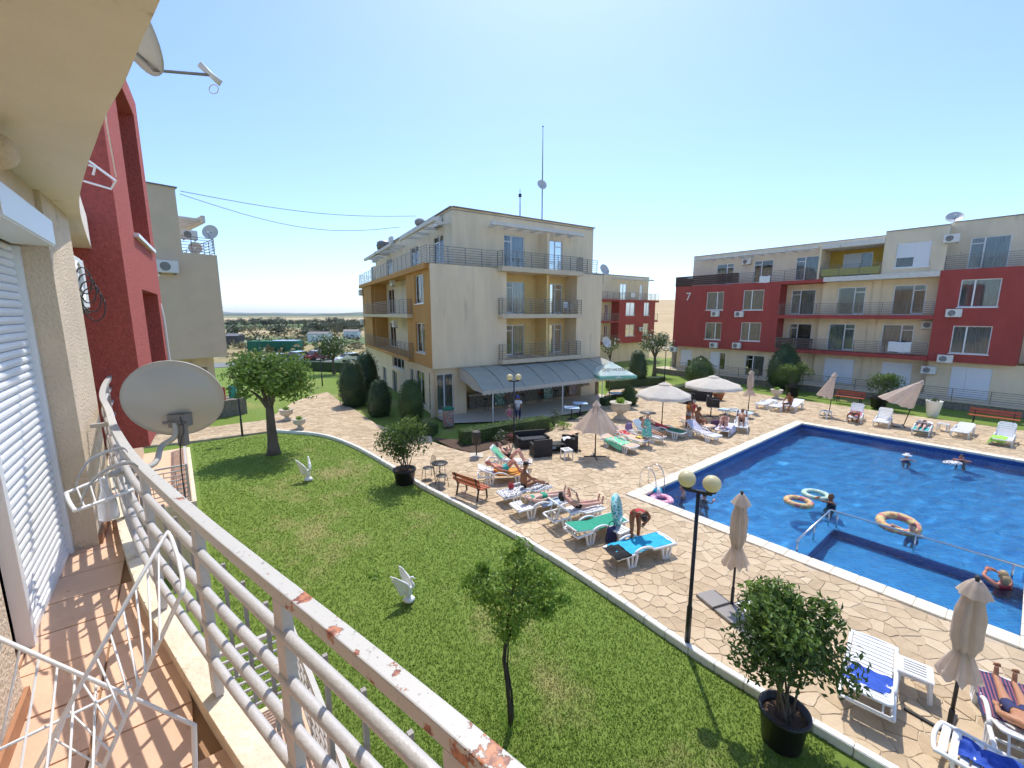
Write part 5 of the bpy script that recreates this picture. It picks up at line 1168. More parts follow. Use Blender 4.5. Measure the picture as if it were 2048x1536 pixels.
# folding clothes rack standing on the balcony floor
t = thing('clothes_rack', 'folding white wire clothes rack standing open on the balcony floor', 'clothes rack', at(200, 1480, ZF)); 
Lp = [(60, 1560, 4.93), (160, 1372, 5.16), (275, 1165, 5.39), (330, 1072, 5.48)]; Rp = [(195, 1560, 4.93), (290, 1345, 5.2), (350, 1215, 5.42), (366, 1176, 5.475), (358, 1125, 5.48)]
Pl = [at(*q) for q in Lp]; Pr = [at(*q) for q in Rp]
mb = MB(); mb.tube(spline(Pl + [at(338, 1068, 5.482), at(346, 1085, 5.482)] + Pr[::-1], 5), .0065, 8); mb.build('wing_frame', 'wire_white', t, True, world=True)
for f_ in (.06, .16, .26, .36, .46, .56, .66, .76, .86):
    a = Pl[3].lerp(Pl[0], f_); b_ = Pr[3].lerp(Pr[0], min(1, .23 + .82 * f_)); mb = MB(); mb.tube([a, b_], .0032, 6); mb.build('wire', 'wire_white', t, world=True)
b0, b1 = at(-40, 1260, 5.34), at(388, 1450, 4.86); mb = MB(); mb.tube([b0, b1], .0065, 8); mb.build('leg_tube', 'wire_white', t, True, world=True)
c0, c1_ = at(-20, 1508, 5.1), at(262, 1372, 4.95); mb = MB(); mb.tube([c0, c1_], .005, 8); mb.build('cross_rod', 'wire_white', t, True, world=True)
for x0, y0, x1, y1 in ((0, 1280, -30, 1560), (40, 1297, 0, 1490), (78, 1312, 40, 1545), (115, 1327, 92, 1545), (150, 1345, 138, 1545), (192, 1362, 185, 1545)):
    a = at(x0, y0, b0.z + (b1.z - b0.z) * (x0 + 40) / 428); b_ = at(x1, y1, 5.02); mb = MB(); mb.tube([a, b_], .0034, 6); mb.build('wire', 'wire_white', t, world=True)
for x0, y0 in ((130, 1432), (232, 1385)):
    a = at(x0, y0, 5.0); mb = MB(); mb.tube([a, (a.x - .02, a.y - .25, ZF + .01)], .007, 6); mb.build('leg_tube', 'wire_white', t, world=True)
b2 = at(388, 1450, 4.86); mb = MB(); mb.tube([b2, (b2.x + .02, b2.y - .06, ZF + .01)], .0085, 8); mb.build('foot', 'wire_white', t, world=True)
# wires between the buildings
for k, (p, q, sag) in enumerate((((360, 382), (832, 432), .5), ((360, 388), (800, 454), 1.0))):
    a = atY(*p, 26); b_ = atY(*q, 36); mb = MB(); mb.tube([a.lerp(b_, i / 14) - Vector((0, 0, sag * math.sin(math.pi * i / 14))) for i in range(15)], .018, 5); tag(mb.build('overhead_cable', 'wire', None), ('upper' if k == 0 else 'lower, more sagging') + ' thin cable strung from the beige block to the cream block', 'cable')
# small white airer on the balcony wall beyond
mb = MB(); p = [at(*q) for q in ((178, 335, 7.55), (196, 322, 7.5), (200, 345, 7.46), (182, 352, 7.45))]
a, b_, c, d = [atY(*q, 4.9) for q in ((172, 318), (232, 362), (222, 378), (168, 362))]; mb.tube([a, b_, c, d], .012, 6); mb.tube([atY(178, 330, 4.9), atY(190, 335, 4.9), atY(186, 350, 4.9)], .012, 6)
t = tag(mb.build('hanging_airer', 'wire_white', None), 'white wire airer hanging outside the upper balcony before the red wall', 'clothes rack')
# ------------------------------------------------------------------ plants
def leaves(n, pick, size, rnd, up=.35, asp=.5, bend=.25):
    """n leaf-shaped faces; pick() gives (point, outward)"""
    V = []; F = []
    for i in range(n):
        p, o = pick(); d = Vector((o.x + rnd.gauss(0, .7), o.y + rnd.gauss(0, .7), o.z + rnd.gauss(up, .6)))
        d = d.normalized() if d.length > 1e-4 else Vector((0, 0, 1)); s = size * rnd.uniform(.6, 1.25)
        x = d.cross(Vector((rnd.gauss(0, 1), rnd.gauss(0, 1), rnd.gauss(0, 1)))); x = x.normalized() if x.length > 1e-4 else d.orthogonal().normalized(); nrm = d.cross(x)
        # leaf lies along x, its face looks towards d
        w = nrm * s * asp * .5; k = len(V); tip = p + x * s - d * s * bend; mid = p + x * s * .5
        V += [p, mid + w, tip, mid - w]; F.append((k, k + 1, k + 2, k + 3))
    return V, F
def blob_pick(blobs, rnd, shell=.55):
    tot = [b[1][0] * b[1][1] + b[1][0] * b[1][2] for b in blobs]
    def pick():
        c, r = rnd.choices(blobs, tot)[0]
        d = Vector((rnd.gauss(0, 1), rnd.gauss(0, 1), rnd.gauss(0, 1))).normalized(); k = shell + (1.08 - shell) * rnd.random() ** .6
        return Vector((c[0] + d.x * r[0] * k, c[1] + d.y * r[1] * k, c[2] + d.z * r[2] * k)), d
    return pick
def crown_blobs(c, r, n, rnd, frac=.42):
    out = []
    for i in range(n):
        d = Vector((rnd.gauss(0, 1), rnd.gauss(0, 1), rnd.gauss(0, .8))).normalized(); k = rnd.uniform(.35, .78)
        f = frac * rnd.uniform(.7, 1.25); out.append(((c[0] + d.x * r[0] * k, c[1] + d.y * r[1] * k, c[2] + d.z * r[2] * k), (r[0] * f, r[1] * f, r[2] * f)))
    return out
def leaf_part(name, m, par, n, blobs, size, seed, **kw):
    rnd = random.Random(seed); sh = kw.pop('shell', .5); V, F = leaves(n, blob_pick(blobs, rnd, sh), size, rnd, **kw); mb = MB(); mb.v = V; mb.f = F; o = mb.build(name, m, par); o['kind'] = 'stuff'; return o
def trunk_part(par, h, r0, r1, tips, rnd, m='bark', lean=(0, 0), name='trunk', seg=10):
    mb = MB(); k = 7; P_ = [(lean[0] * (i / k) ** 1.3 + rnd.uniform(-.02, .02) * h * .2, lean[1] * (i / k) + rnd.uniform(-.02, .02) * h * .2, h * i / k - .05) for i in range(k + 1)]
    rr = [r0 * (1.35 if i == 0 else 1.1 if i == 1 else 1) + (r1 - r0) * i / k for i in range(k + 1)]; mb.tube(P_, rr, seg); top = Vector(P_[-1])
    for q in tips:
        q = Vector(q); mid = top.lerp(q, .5) + Vector((rnd.uniform(-.1, .1), rnd.uniform(-.1, .1), .12)) * (q - top).length; mb.tube([top - Vector((0, 0, r1)), top.lerp(mid, .6), mid, q], [r1 * .7, r1 * .5, r1 * .36, r1 * .12], 6)
    return mb.build(name, m, par, True)
def tree(label, loc, H_, cr, cz, tr, th, seed, n, size, leaf='leaf_tree', nb=16, m='bark', lean=(0, 0), group=None, flowers=0):
    rnd = random.Random(seed); t = thing('tree', label, 'tree', loc, 0, group); bl = crown_blobs((lean[0], lean[1], cz), cr, nb, rnd)
    trunk_part(t, th, tr, tr * .62, [b[0] for b in bl[:9]], rnd, m, lean); leaf_part('crown', leaf, t, n, bl, size, seed + 1, shell=.45)
    if flowers: leaf_part('blossom', 'blossom', t, flowers, bl, size * .9, seed + 5, shell=.95, asp=.9)
    return t
# mulberry on the lawn: big leaves, thick trunk
T1 = at(548, 908, ZL)
tree('broad leafy tree with a thick trunk on the lawn at left', (T1.x, T1.y, ZL), 4.9, (2.15, 2.0, 1.25), 3.55, .25, 2.3, 11, 6500, .20, 'leaf_tree', 26, group=None)
# slim young tree in front
def young_tree():
    p = at(1015, 1447, ZL); rnd = random.Random(5); t = thing('tree', 'slim young tree with light green shoots on the near lawn', 'tree', (p.x, p.y, ZL))
    c = (.10, .15, 2.28); bl = [((.12, .1, 2.2), (.42, .42, .36)), ((.0, .0, 1.9), (.30, .3, .3)), ((.46, .2, 2.3), (.36, .3, .26)), ((-.32, .1, 2.38), (.34, .3, .22)), ((.15, .2, 2.66), (.26, .26, .3)), ((.5, .1, 1.98), (.24, .2, .2)), ((.05, 0, 1.65), (.18, .18, .2))]
    mb = MB(); P_ = [(.06, -.02, -.05), (.03, 0, .35), (-.01, 0, .8), (-.05, .0, 1.15), (-.02, .02, 1.5), (.03, .05, 1.9)]; mb.tube(P_, [.045, .035, .032, .03, .028, .016], 8); mb.tube([(.09, .02, -.05), (.07, .03, .5), (.0, .03, 1.0), (.02, .04, 1.5)], [.022, .018, .016, .012], 6)
    for b_ in bl: mb.tube([(-.02, .02, 1.45), Vector((-.02, .02, 1.5)).lerp(Vector(b_[0]), .6) + Vector((0, 0, .05)), b_[0]], [.014, .010, .004], 5)
    mb.build('trunk', 'bark_dark', t, True)
    leaf_part('crown', 'leaf_bush_light', t, 900, bl, .085, 21, shell=.2, asp=.45); leaf_part('light_leaves', 'leaf_young', t, 1500, bl, .085, 23, shell=.6, asp=.45)
    sh = [((-.52, .1, 2.42), (.22, .15, .1)), ((-.38, .15, 2.62), (.16, .12, .1)), ((.72, .2, 2.35), (.22, .16, .10)), ((.85, .1, 2.1), (.16, .12, .09)), ((.5, .1, 2.62), (.2, .15, .12)), ((.2, .2, 2.92), (.12, .1, .16)), ((.62, .0, 1.95), (.14, .1, .07)), ((-.3, 0, 2.2), (.2, .15, .1)), ((.1, .2, 2.75), (.15, .12, .12))]
    leaf_part('young_shoots', 'leaf_young', t, 1150, sh, .085, 22, shell=.1, asp=.5)
    mb = MB()
    for s_ in sh: mb.tube([(.1, .1, 2.2), s_[0]], [.008, .003], 4)
    mb.build('twig', 'bark', t)
    g = MB(); r2 = random.Random(2)
    for i in range(120):
        a = r2.uniform(0, 6.28); q = r2.uniform(.03, .22); x, y = q * math.cos(a) + .06, q * math.sin(a); g.add([(x - .006, y, -.02), (x + .006, y, -.02), (x + r2.uniform(-.06, .06), y + r2.uniform(-.06, .06), r2.uniform(.1, .22))], [(0, 1, 2)])
    g.build('grass_tuft', 'leaf_young', t)
young_tree()
T2 = at(668, 748, ZL); tree('rounded white flowering tree beside the car park', (T2.x, T2.y, ZL), 4.6, (2.3, 2.1, 1.45), 3.0, .16, 1.7, 31, 2600, .20, 'leaf_bush', 16, flowers=150)
T4 = at(1308, 752, ZL); tree('white flowering tree behind the lamp between the red blocks', (T4.x, T4.y, ZL), 4.6, (1.7, 1.7, 1.25), 3.6, .2, 2.1, 41, 2000, .18, 'leaf_bush', 14, flowers=260)
T5 = at(1238, 748, ZL); tree('thin pink flowering tree behind the green parasol', (T5.x - 1, T5.y, ZL), 4, (1.1, 1.1, 1.2), 3.0, .10, 1.6, 43, 700, .17, 'leaf_bush', 10, flowers=90)
def pot(par, r, h, m='pot_black'):
    mb = MB(); mb.lathe([(r * .76, 0), (r * .80, .02), (r * .96, h * .86), (r * 1.04, h * .87), (r * 1.04, h), (r * .93, h), (r * .90, h * .8), (.01, h * .78)], 28); mb.build('pot', m, par, True); mb = MB(); mb.lathe([(.01, h * .80), (r * .9, h * .81), (.01, h * .83)], 20); mb.build('soil', 'soil', par)
def potted_bush(label, loc, r, h, cr, cz, n, size, seed, leaf='leaf_bush', stems=9, up=None):
    rnd = random.Random(seed); t = thing('potted_bush', label, 'potted plant', loc, 0, 'potted bushes'); pot(t, r, h); bl = crown_blobs((0, 0, cz), cr, 20, rnd, .40); mb = MB()
    for i in range(stems):
        a = rnd.uniform(0, 6.28); q = Vector(bl[i][0]); mb.tube([(r * .4 * math.cos(a), r * .4 * math.sin(a), h * .75), Vector((q.x * .5, q.y * .5, h + (cz - h) * .55)), q], [.018, .014, .006], 5)
    mb.build('stems', 'bark', t); leaf_part('crown', leaf, t, n, bl, size, seed, shell=.35, asp=.42)
    if up: leaf_part('top_shoots', up, t, n // 5, [((b_[0][0], b_[0][1], b_[0][2] + b_[1][2] * .55), (b_[1][0] * .8, b_[1][1] * .8, b_[1][2] * .45)) for b_ in bl if b_[0][2] > cz - .1], size, seed + 3, shell=.3, asp=.42)
    return t
p = at(1562, 1482, ZL); potted_bush('large dense bush in a big black pot on the near lawn edge', (p.x, p.y, ZL), .33, .56, (.84, .84, .86), 1.85, 4600, .115, 51, 'leaf_bush', 10, 'leaf_bush_light')
p = at(810, 966, ZL); potted_bush('leafy bush in a black pot by the bistro table', (p.x, p.y, ZL), .42, .58, (1.05, 1.0, .82), 1.75, 2600, .13, 52, 'leaf_bush', 11, 'leaf_bush_light')
potted_bush('potted bush in front of the dark oval shrub', at(1584, 792), .5, .8, (1.25, 1.2, .9), 1.85, 1800, .15, 53, 'leaf_bush', 10, 'leaf_bush_light')
potted_bush('potted bush before the white shutters between two benches', at(1756, 815), .5, .75, (1.25, 1.1, .8), 1.75, 1800, .15, 54, 'leaf_bush', 10, 'leaf_bush_light')
def topiary(label, loc, shape, n, size, seed, leaf='leaf_cypress', name='evergreen_shrub'):
    """shape(h 0..1) -> radius; loc base; shape has attributes height"""
    f, H_, sq = shape; rnd = random.Random(seed); t = thing(name, label, 'shrub', loc, 0, 'clipped evergreen shrubs')
    prof = [(max(.01, f(i / 12) * .9), H_ * (.02 + .95 * i / 12)) for i in range(13)]; mb = MB(); mb.lathe(prof, 18); mb.v = [(x * (1 + .07 * noise.noise((x * 2, y * 2, z * 2 + seed))), y * (1 + .07 * noise.noise((x * 2, y * 2, z * 2 + seed))), z) for x, y, z in mb.v]; mb.build('core', leaf, t, True)
    def pick():
        h = rnd.random(); a = rnd.uniform(0, 6.283); rr = f(h); w = 1 + .17 * noise.noise((math.cos(a) * 1.9, math.sin(a) * 1.9, h * H_ * 1.5 + seed)) + .07 * noise.noise((math.cos(a) * 5, math.sin(a) * 5, h * H_ * 4 + seed)); rr = rr * w * rnd.uniform(.86, 1.05)
        e = .02; sl_ = (f(min(1, h + e)) - f(max(0, h - e))) / (2 * e * H_); o = Vector((math.cos(a), math.sin(a), -sl_)).normalized()
        return Vector((rr * math.cos(a), rr * math.sin(a), h * H_)), o
    V, F = leaves(n, pick, size, rnd, up=.5, asp=.42); mb = MB(); mb.v = V; mb.f = F; mb.build('foliage', leaf, t)
    mb = MB(); mb.tube([(0, 0, -.1), (0, 0, .3)], .08, 8); mb.build('trunk', 'bark_dark', t)
    return t
egg = lambda R_, k=.55: (lambda h: R_ * max(.02, math.sin(math.pi * min(1, max(0, h)) ** k)) ** .62)
def colu(R_): return lambda h: R_ * (.72 + .28 * math.sin(math.pi * min(1, h * 1.2))) * (1 if h < .75 else max(.03, math.sqrt(max(0, 1 - ((h - .75) / .26) ** 2))))
gz = lambda x, y: (*at(x, y, ZL)[:2], ZL)
topiary('tall dark evergreen column nearest the path corner', gz(708, 812), (colu(.98), 3.3, 1), 2600, .13, 61)
topiary('dark evergreen half hidden behind the tallest column by the orange wall', gz(735, 800), (colu(.95), 3.7, 1), 1500, .14, 62)
topiary('dark evergreen column left of the tall narrow window', gz(760, 832), (colu(.75), 2.35, 1), 2000, .12, 63)
topiary('green clipped evergreen column before the orange corner', gz(824, 848), (colu(.74), 2.65, 1), 2400, .11, 64, 'leaf_topiary')
topiary('large clipped globe shrub left of the open cream parasol', gz(1398, 772), (egg(1.28, .8), 2.7, 1), 2600, .14, 65, 'leaf_topiary')
topiary('big dark oval shrub against the red balcony', (23.0, 35.6, ZL), (egg(1.35, .75), 4.0, 1), 2600, .15, 66)
topiary('dark cone evergreen behind the green parasol', gz(1274, 772), (colu(.85), 3.2, 1), 2000, .14, 67)
topiary('small round evergreen left of the open parasol', gz(1258, 812), (egg(.62, .8), 1.45, 1), 1500, .11, 68, 'leaf_topiary')
def hedge(label, a, b, w, h, seed, n=None, leaf='leaf_hedge'):
    a, b = Vector(a[:2]), Vector(b[:2]); t = thing('hedge', label, 'hedge', (a.x, a.y, 0), math.atan2(b.y - a.y, b.x - a.x)); l = (b - a).length; rnd = random.Random(seed)
    mb = MB(); mb.box(l / 2, 0, h / 2 - .03, l * .985, w * .90, h * .93); mb.build('core', 'leaf_cypress', t)
    def pick():
        r = rnd.random(); tot = l * w + 2 * l * h + 2 * w * h
        if r < l * w / tot * 1.6: return Vector((rnd.uniform(0, l), rnd.uniform(-w / 2, w / 2), h + rnd.uniform(-.05, .02))), Vector((0, 0, 1))
        if r < .92: s_ = rnd.choice((-1, -1, 1)); return Vector((rnd.uniform(0, l), s_ * w / 2 + rnd.uniform(-.04, .03), rnd.uniform(0, h))), Vector((0, s_, .1))
        s_ = rnd.choice((0, 1)); return Vector((s_ * l + rnd.uniform(-.03, .03), rnd.uniform(-w / 2, w / 2), rnd.uniform(0, h))), Vector((s_ * 2 - 1, 0, .1))
    V, F = leaves(n or int(l * 700), pick, .07, rnd, up=.2, asp=.55); mb = MB(); mb.v = V; mb.f = F; mb.build('foliage', leaf, t)
hedge('clipped box hedge with bright top in front of the bar awning', at(922, 888), at(1092, 857), .75, .72, 71)
hedge('low box hedge below the orange wall by the column shrubs', at(800, 862), at(872, 868), .7, .5, 72, 1400, 'leaf_topiary')
hedge('low dark hedge behind the mid terrace parasols', at(1215, 778), at(1325, 768), .8, .75, 73, 1800, 'leaf_topiary')
hedge('low hedge beside the black garden sofas', at(1345, 790), at(1400, 778), .7, .7, 74, 1000, 'leaf_topiary')
hedge('low dark hedge at the edge of the bar terrace', at(1205, 812), at(1252, 800), .6, .6, 75, 900, 'leaf_topiary')
hedge('hedge row beside the car park', at(600, 738), at(700, 742), .9, 1.0, 76, 1600, 'leaf_bush')
barp = [WF.pt(u, 0, o)[:2] for u, o in ((.2, -.3), (WF.len + .3, -.3), (WF.len + .3, 3.6), (5.5, 3.7), (3.2, 2.9), (.2, 1.6))]; S(flat('bar_terrace', barp, .01, 'urn_stone'))
# flower bed in front of the hedge
bedp = [P0(*q) for q in ((862, 876), (905, 897), (950, 907), (1000, 892), (1060, 875), (1105, 861), (1098, 850), (1000, 872), (915, 880))]; S(flat('flower_bed', bedp, .03, 'soil'))
def plant(label, loc, r, h, n, size, seed, leaf='leaf_oleander', fl=None, nf=0):
    rnd = random.Random(seed); t = thing('flowering_plant', label, 'plant', loc, 0, 'plants in the beds'); bl = crown_blobs((0, 0, h * .55), (r, r, h * .5), 8, rnd, .5); leaf_part('foliage', leaf, t, n, bl, size, seed, shell=.1)
    mb = MB(); [mb.tube([(0, 0, 0), b_[0]], [.012, .004], 4) for b_ in bl]; mb.build('stem', 'bark', t)
    if fl: leaf_part('blossom', fl, t, nf, bl, size * .9, seed + 2, shell=.95, asp=.95)
plant('low grey green plant with white flowers left in the bed', at(998, 884), .42, .55, 420, .08, 81, 'leaf_oleander', 'blossom', 30); plant('pink flowering plant in the bed by the lamp', at(1020, 880), .42, .5, 380, .08, 82, 'leaf_oleander', 'blossom_pink', 130); plant('small plant at the right end of the bed', at(1056, 874), .3, .35, 240, .08, 83)
plant('tall pale plant behind the black sofa', at(1108, 852), .5, 1.0, 380, .10, 84, 'leaf_oleander'); plant('yellow green low plant beside the half closed parasol', at(1128, 858), .4, .45, 300, .09, 85, 'leaf_young'); plant('dark small plant alone in the soil', at(925, 892), .15, .2, 120, .06, 86, 'leaf_bush')
plant('clump of white flowers under the green parasol', at(1250, 768), .7, .7, 420, .11, 87, 'leaf_oleander', 'blossom', 110)
# far trees
FT = []
for k in range(3):
    rnd = random.Random(90 + k); t = thing('tree', 'x', 'tree', (0, 0, 0)); bl = crown_blobs((0, 0, 2.5), (2.3, 2.3, 1.6), 12, rnd, .5); leaf_part('crown', 'leaf_far', t, 420, bl, .55, 90 + k, shell=.5, asp=.7); trunk_part(t, 1.6, .16, .1, [], rnd, seg=6); FT.append(t)
GL = 'dark round tree in the far rows across the fields'
def far_tree(k, x, y, Y, h, label=GL, first=[]):
    p = atY(x, y, Y); o = FT[k] if k not in first else None
    if o is not None: first.append(k); o['label'] = label
    else: o = copy_tree(FT[k], label)
    o['group'] = 'trees across the fields'; o.location = (p.x, p.y, -.45); s_ = h / 4.2; o.scale = (s_ * random.uniform(1.0, 1.5), s_ * random.uniform(1, 1.4), s_); o.rotation_euler[2] = random.uniform(0, 6)
rnd = random.Random(4)
for i in range(34):
    x = 462 + i * 7.9 + rnd.uniform(-3, 3); far_tree(i % 3, x, 650, rnd.uniform(225, 290), rnd.uniform(3.0, 5.4))
for i in range(26):
    x = 610 + i * 4.6 + rnd.uniform(-3, 3); far_tree(i % 3, x, 655, rnd.uniform(140, 200), rnd.uniform(2.2, 4.4))
far_tree(0, 471, 663, 125, 4.0, 'lone round tree in the field at the far left'); far_tree(1, 556, 660, 135, 4.2, 'lone small tree standing left of the tree row in the field'); far_tree(2, 610, 665, 130, 3.0, 'low bush at the right of the field'); far_tree(0, 650, 664, 120, 3.2, 'larger bush before the tree row near the white sheds')
for i in range(10): far_tree(i % 3, 1322 + i * 3.0, 640, rnd.uniform(190, 230), rnd.uniform(2, 4), 'small scrub tree on the dry hillside between the red blocks')
for o in FT:
    if o['label'] == 'x': o['label'] = GL
# scrub and dry tufts over the fields (uncountable)
def scrub():
    rnd = random.Random(12); V = []; F = []
    for i in range(420):
        Y = rnd.uniform(62, 240); x = rnd.uniform(-.68, -.36) * Y * .98; w = rnd.uniform(.4, 1.6); h = w * rnd.uniform(.4, .8)
        v, f = leaves(14, blob_pick([((x, Y, -.45 + h * .5), (w, w, h))], rnd, .3), w * .7, rnd, asp=.7); k = len(V); V += v; F += [tuple(a + k for a in q) for q in f]
    mb = MB(); mb.v = V; mb.f = F; o = mb.build('scrub', 'scrub'); tag(o, 'low olive and dry scrub scattered over the far fields', 'scrub', None, 'stuff')
mat('scrub', (.10, .11, .05), .9, 0, .08, col2=(.30, .25, .12)); scrub()
# mown grass on the near lawn (uncountable)
import numpy as np
def grass():
    rs = np.random.default_rng(6); n = 330000; d = 4.0 + 26 * rs.random(n) ** 1.7; az = np.radians(-50 + 92 * rs.random(n)); x = d * np.sin(az); y = d * np.cos(az)
    K = np.array(KERB); xe = np.interp(y, K[::-1, 1], K[::-1, 0]) - .1; ok = (x < xe) & (y > 3.2)
    # keep to the lawn: not on the path, not under the terraces
    far = np.array([P0(380, 884), P0(548, 864)]); side = (far[1, 0] - far[0, 0]) * (y - far[0, 1]) - (far[1, 1] - far[0, 1]) * (x - far[0, 0]); ok &= side < 0
    tt = (x - NO.x) * NU.x + (y - NO.y) * NU.y; nn = (x - NO.x) * NN.x + (y - NO.y) * NN.y; ok &= nn > .75; ok &= ~((tt < 1.1) & (nn < 1.5))
    x, y, d = x[ok], y[ok], d[ok]; n = len(x); a = rs.random(n) * 6.283; w = .004 + .0011 * d; h = rs.uniform(.022, .055, n); lx = rs.normal(0, .018, n); ly = rs.normal(0, .018, n)
    v = np.empty((n, 3, 3), np.float32); z = ZL - .005
    v[:, 0] = np.stack([x - w * np.cos(a), y - w * np.sin(a), np.full(n, z)], 1); v[:, 1] = np.stack([x + w * np.cos(a), y + w * np.sin(a), np.full(n, z)], 1); v[:, 2] = np.stack([x + lx, y + ly, z + h], 1)
    me = bpy.data.meshes.new('grass'); me.vertices.add(n * 3); me.vertices.foreach_set('co', v.ravel()); me.loops.add(n * 3); me.loops.foreach_set('vertex_index', np.arange(n * 3, dtype=np.int32)); me.polygons.add(n); me.polygons.foreach_set('loop_start', np.arange(0, n * 3, 3, dtype=np.int32)); me.update(); me.validate()
    m = grass_material('grass_blade', (.175, .27, .046), (.275, .375, .078), (.46, .40, .18), .53, 9); nd = m.node_tree
    tr = nd.nodes.new('ShaderNodeBsdfTranslucent'); ms = nd.nodes.new('ShaderNodeMixShader'); ms.inputs[0].default_value = .35; b = nd.nodes['Principled BSDF']; b.inputs['Normal'].links and nd.links.remove(b.inputs['Normal'].links[0])
    nd.links.new(b.inputs['Base Color'].links[0].from_socket, tr.inputs[0]); nd.links.new(b.outputs[0], ms.inputs[1]); nd.links.new(tr.outputs[0], ms.inputs[2]); nd.links.new(ms.outputs[0], nd.nodes['Material Output'].inputs[0])
    me.materials.append(m); o = obj('grass', me); tag(o, 'short mown green grass with dry brown patches on the lawn', 'grass', None, 'stuff')
grass()
bpy.context.view_layer.update()
# ------------------------------------------------------------------ lamps, loungers, parasols and other furniture
def lamp_post(label, loc, h=3.15, rz=0.0, two=True, gm='globe', r=.155, arm=.21):
    t = thing('lamp_post', label, 'street lamp', loc, rz, 'garden globe lamps')
    k = ('lamp', h, two, gm)
    if k not in KIDS:
        a = MB(); a.tube([(0, 0, 0), (0, 0, .9), (0, 0, .92), (0, 0, h)], [.055, .05, .036, .034], 12); b = MB()
        b.lathe([(.09, 0), (.09, .02), (.06, .05), (.055, .09)], 14)
        xs = (-arm, arm) if two else (0,)
        c = MB()
        if two: c.bar((-arm - .02, 0, h), (arm + .02, 0, h), .05, .05)
        cup = MB(); cup.lathe([(.02, 0), (.085, .012), (.09, .03), (.05, .05)], 14); g = MB(); g.ball((0, 0, 0), r, 20, 12)
        KIDS[k] = [('pole', a.mesh('pole', 'black_metal', True), 0), ('base', b.mesh('base', 'black_metal', True), 0)] + ([('crossbar', c.mesh('crossbar', 'black_metal'), 0)] if two else []) + [('cup', cup.mesh('cup', 'black_metal', True), x) for x in xs] + [('globe', g.mesh('globe', gm, True), x) for x in xs]
    cm = {}
    for n, me, x in KIDS[k]:
        o = obj(n, me, t)
        if n == 'cup': o.location = (x, 0, h + .02)
        if n == 'globe': o.location = (x, 0, h + .04 + r)
    return t
lamp_post('two globe lamp post standing on the kerb near the closed parasol', (*at(1374, 1288)[:2], ZL), 3.22, R(-33)); lamp_post('two globe lamp post in front of the bar hedge', (*at(1028, 886)[:2], 0), 3.1, R(10)); lamp_post('two globe lamp post by the path behind the leafy tree', (*at(485, 872)[:2], 0), 3.1, R(20), gm='globe'); lamp_post('two globe lamp post on the grass left of the globe shrub', (*at(1328, 770)[:2], 0), 3.1, R(0), gm='globe_white')
lamp_post('single globe lamp far behind by the car park at left', (*at(497, 748)[:2], 0), 3.2, 0, False, 'globe_white'); lamp_post('two globe lamp far off above the green container', (*at(523, 728)[:2], -.3), 3.3, 0, True, 'globe_white'); lamp_post('single globe lamp rising out of the white flowering tree', (*at(645, 772)[:2], 0), 3.5, 0, False, 'globe')
lamp_post('two globe lamp behind the white flowering tree between the red blocks', (*at(1310, 745)[:2], 0), 3.3, 0, True, 'globe_white')

# loungers
HING = 1.12
def lounger(label, foot, az, back=0, m='plastic_white'):
    """foot = plan point of the foot end, az = heading of the head end in degrees from +Y towards +X"""
    t = thing('sun_lounger', label, 'sun lounger', (foot[0], foot[1], 0), -R(az), 'white plastic sun loungers')
    if 'lng' not in KIDS:
        s_ = MB(); s_.box(0, 0, 0, .56, .088, .022); s2 = s_.mesh('slat', m)
        bb = bmesh.new(); bb.from_mesh(s2); bmesh.ops.bevel(bb, geom=list(bb.edges), offset=.008, segments=2, affect='EDGES'); bb.to_mesh(s2); bb.free()
        r_ = MB(); r_.tube(spline([(0, .0, .335), (0, .1, .345), (0, .7, .345), (0, .8, .40), (0, .95, .455), (0, 1.15, .455), (0, 1.3, .40), (0, 1.36, .335), (0, 1.75, .325), (0, 1.86, .30)], 4), .032, 8); r_.v = [(x * 1.0, y, z - .0) for x, y, z in r_.v]
        l_ = MB()
        for y0, y1 in ((-.15, -.09), (.15, .09)): l_.bar((0, y0, .33), (0, y1, .03), .05, .045, (0, 1, 0))
        l_.bar((0, 0, .33), (0, 0, .04), .045, .035, (0, 1, 0)); l_.bar((0, -.11, .022), (0, .11, .022), .055, .044)
        e_ = MB(); e_.tube(spline([(-.32, .05, .335), (-.27, .0, .335), (0, -.03, .335), (.27, .0, .335), (.32, .05, .335)], 4), .03, 8)
        c_ = MB(); c_.bar((-.31, 1.84, .30), (.31, 1.84, .30), .05, .04); c_.bar((-.31, 1.5, .30), (.31, 1.5, .30), .04, .03)
        KIDS['lng'] = (s2, r_.mesh('side_rail', m, True), l_.mesh('leg', m), e_.mesh('foot_rail', m, True), c_.mesh('cross_bar', m))
        b_ = MB(); b_.tube([(-.29, 0, 0), (-.29, .70, 0), (-.24, .76, 0), (.24, .76, 0), (.29, .70, 0), (.29, 0, 0)], .024, 8); KIDS['bk'] = b_.mesh('backrest', m, True)
    s2, r_, l_, e_, c_ = KIDS['lng']
    for x in (-.32, .32): o = obj('side_rail', r_, t); o.location = (x, 0, 0)
    for x in (-.325, .325):
        for y in (.33, 1.42): o = obj('leg', l_, t); o.location = (x, y, 0)
    obj('foot_rail', e_, t); obj('cross_bar', c_, t)
    for i in range(10): o = obj('slat', s2, t); o.location = (0, .075 + i * .108, .352)
    b_ = obj('backrest', KIDS['bk'], t); b_.location = (0, HING, .352); b_.rotation_euler = (R(back), 0, 0)
    for i in range(7): o = obj('slat', s2, b_); o.location = (0, .06 + i * .106, 0)
    if back > 12:
        z = .55 * math.sin(R(back)); y = .55 * math.cos(R(back))
        for x in (-.2, .2): p = MB(); p.bar((x, HING + y, .34 + z), (x, HING + y + .18, .30), .025, .02); p.build('prop', m, t)
    return t
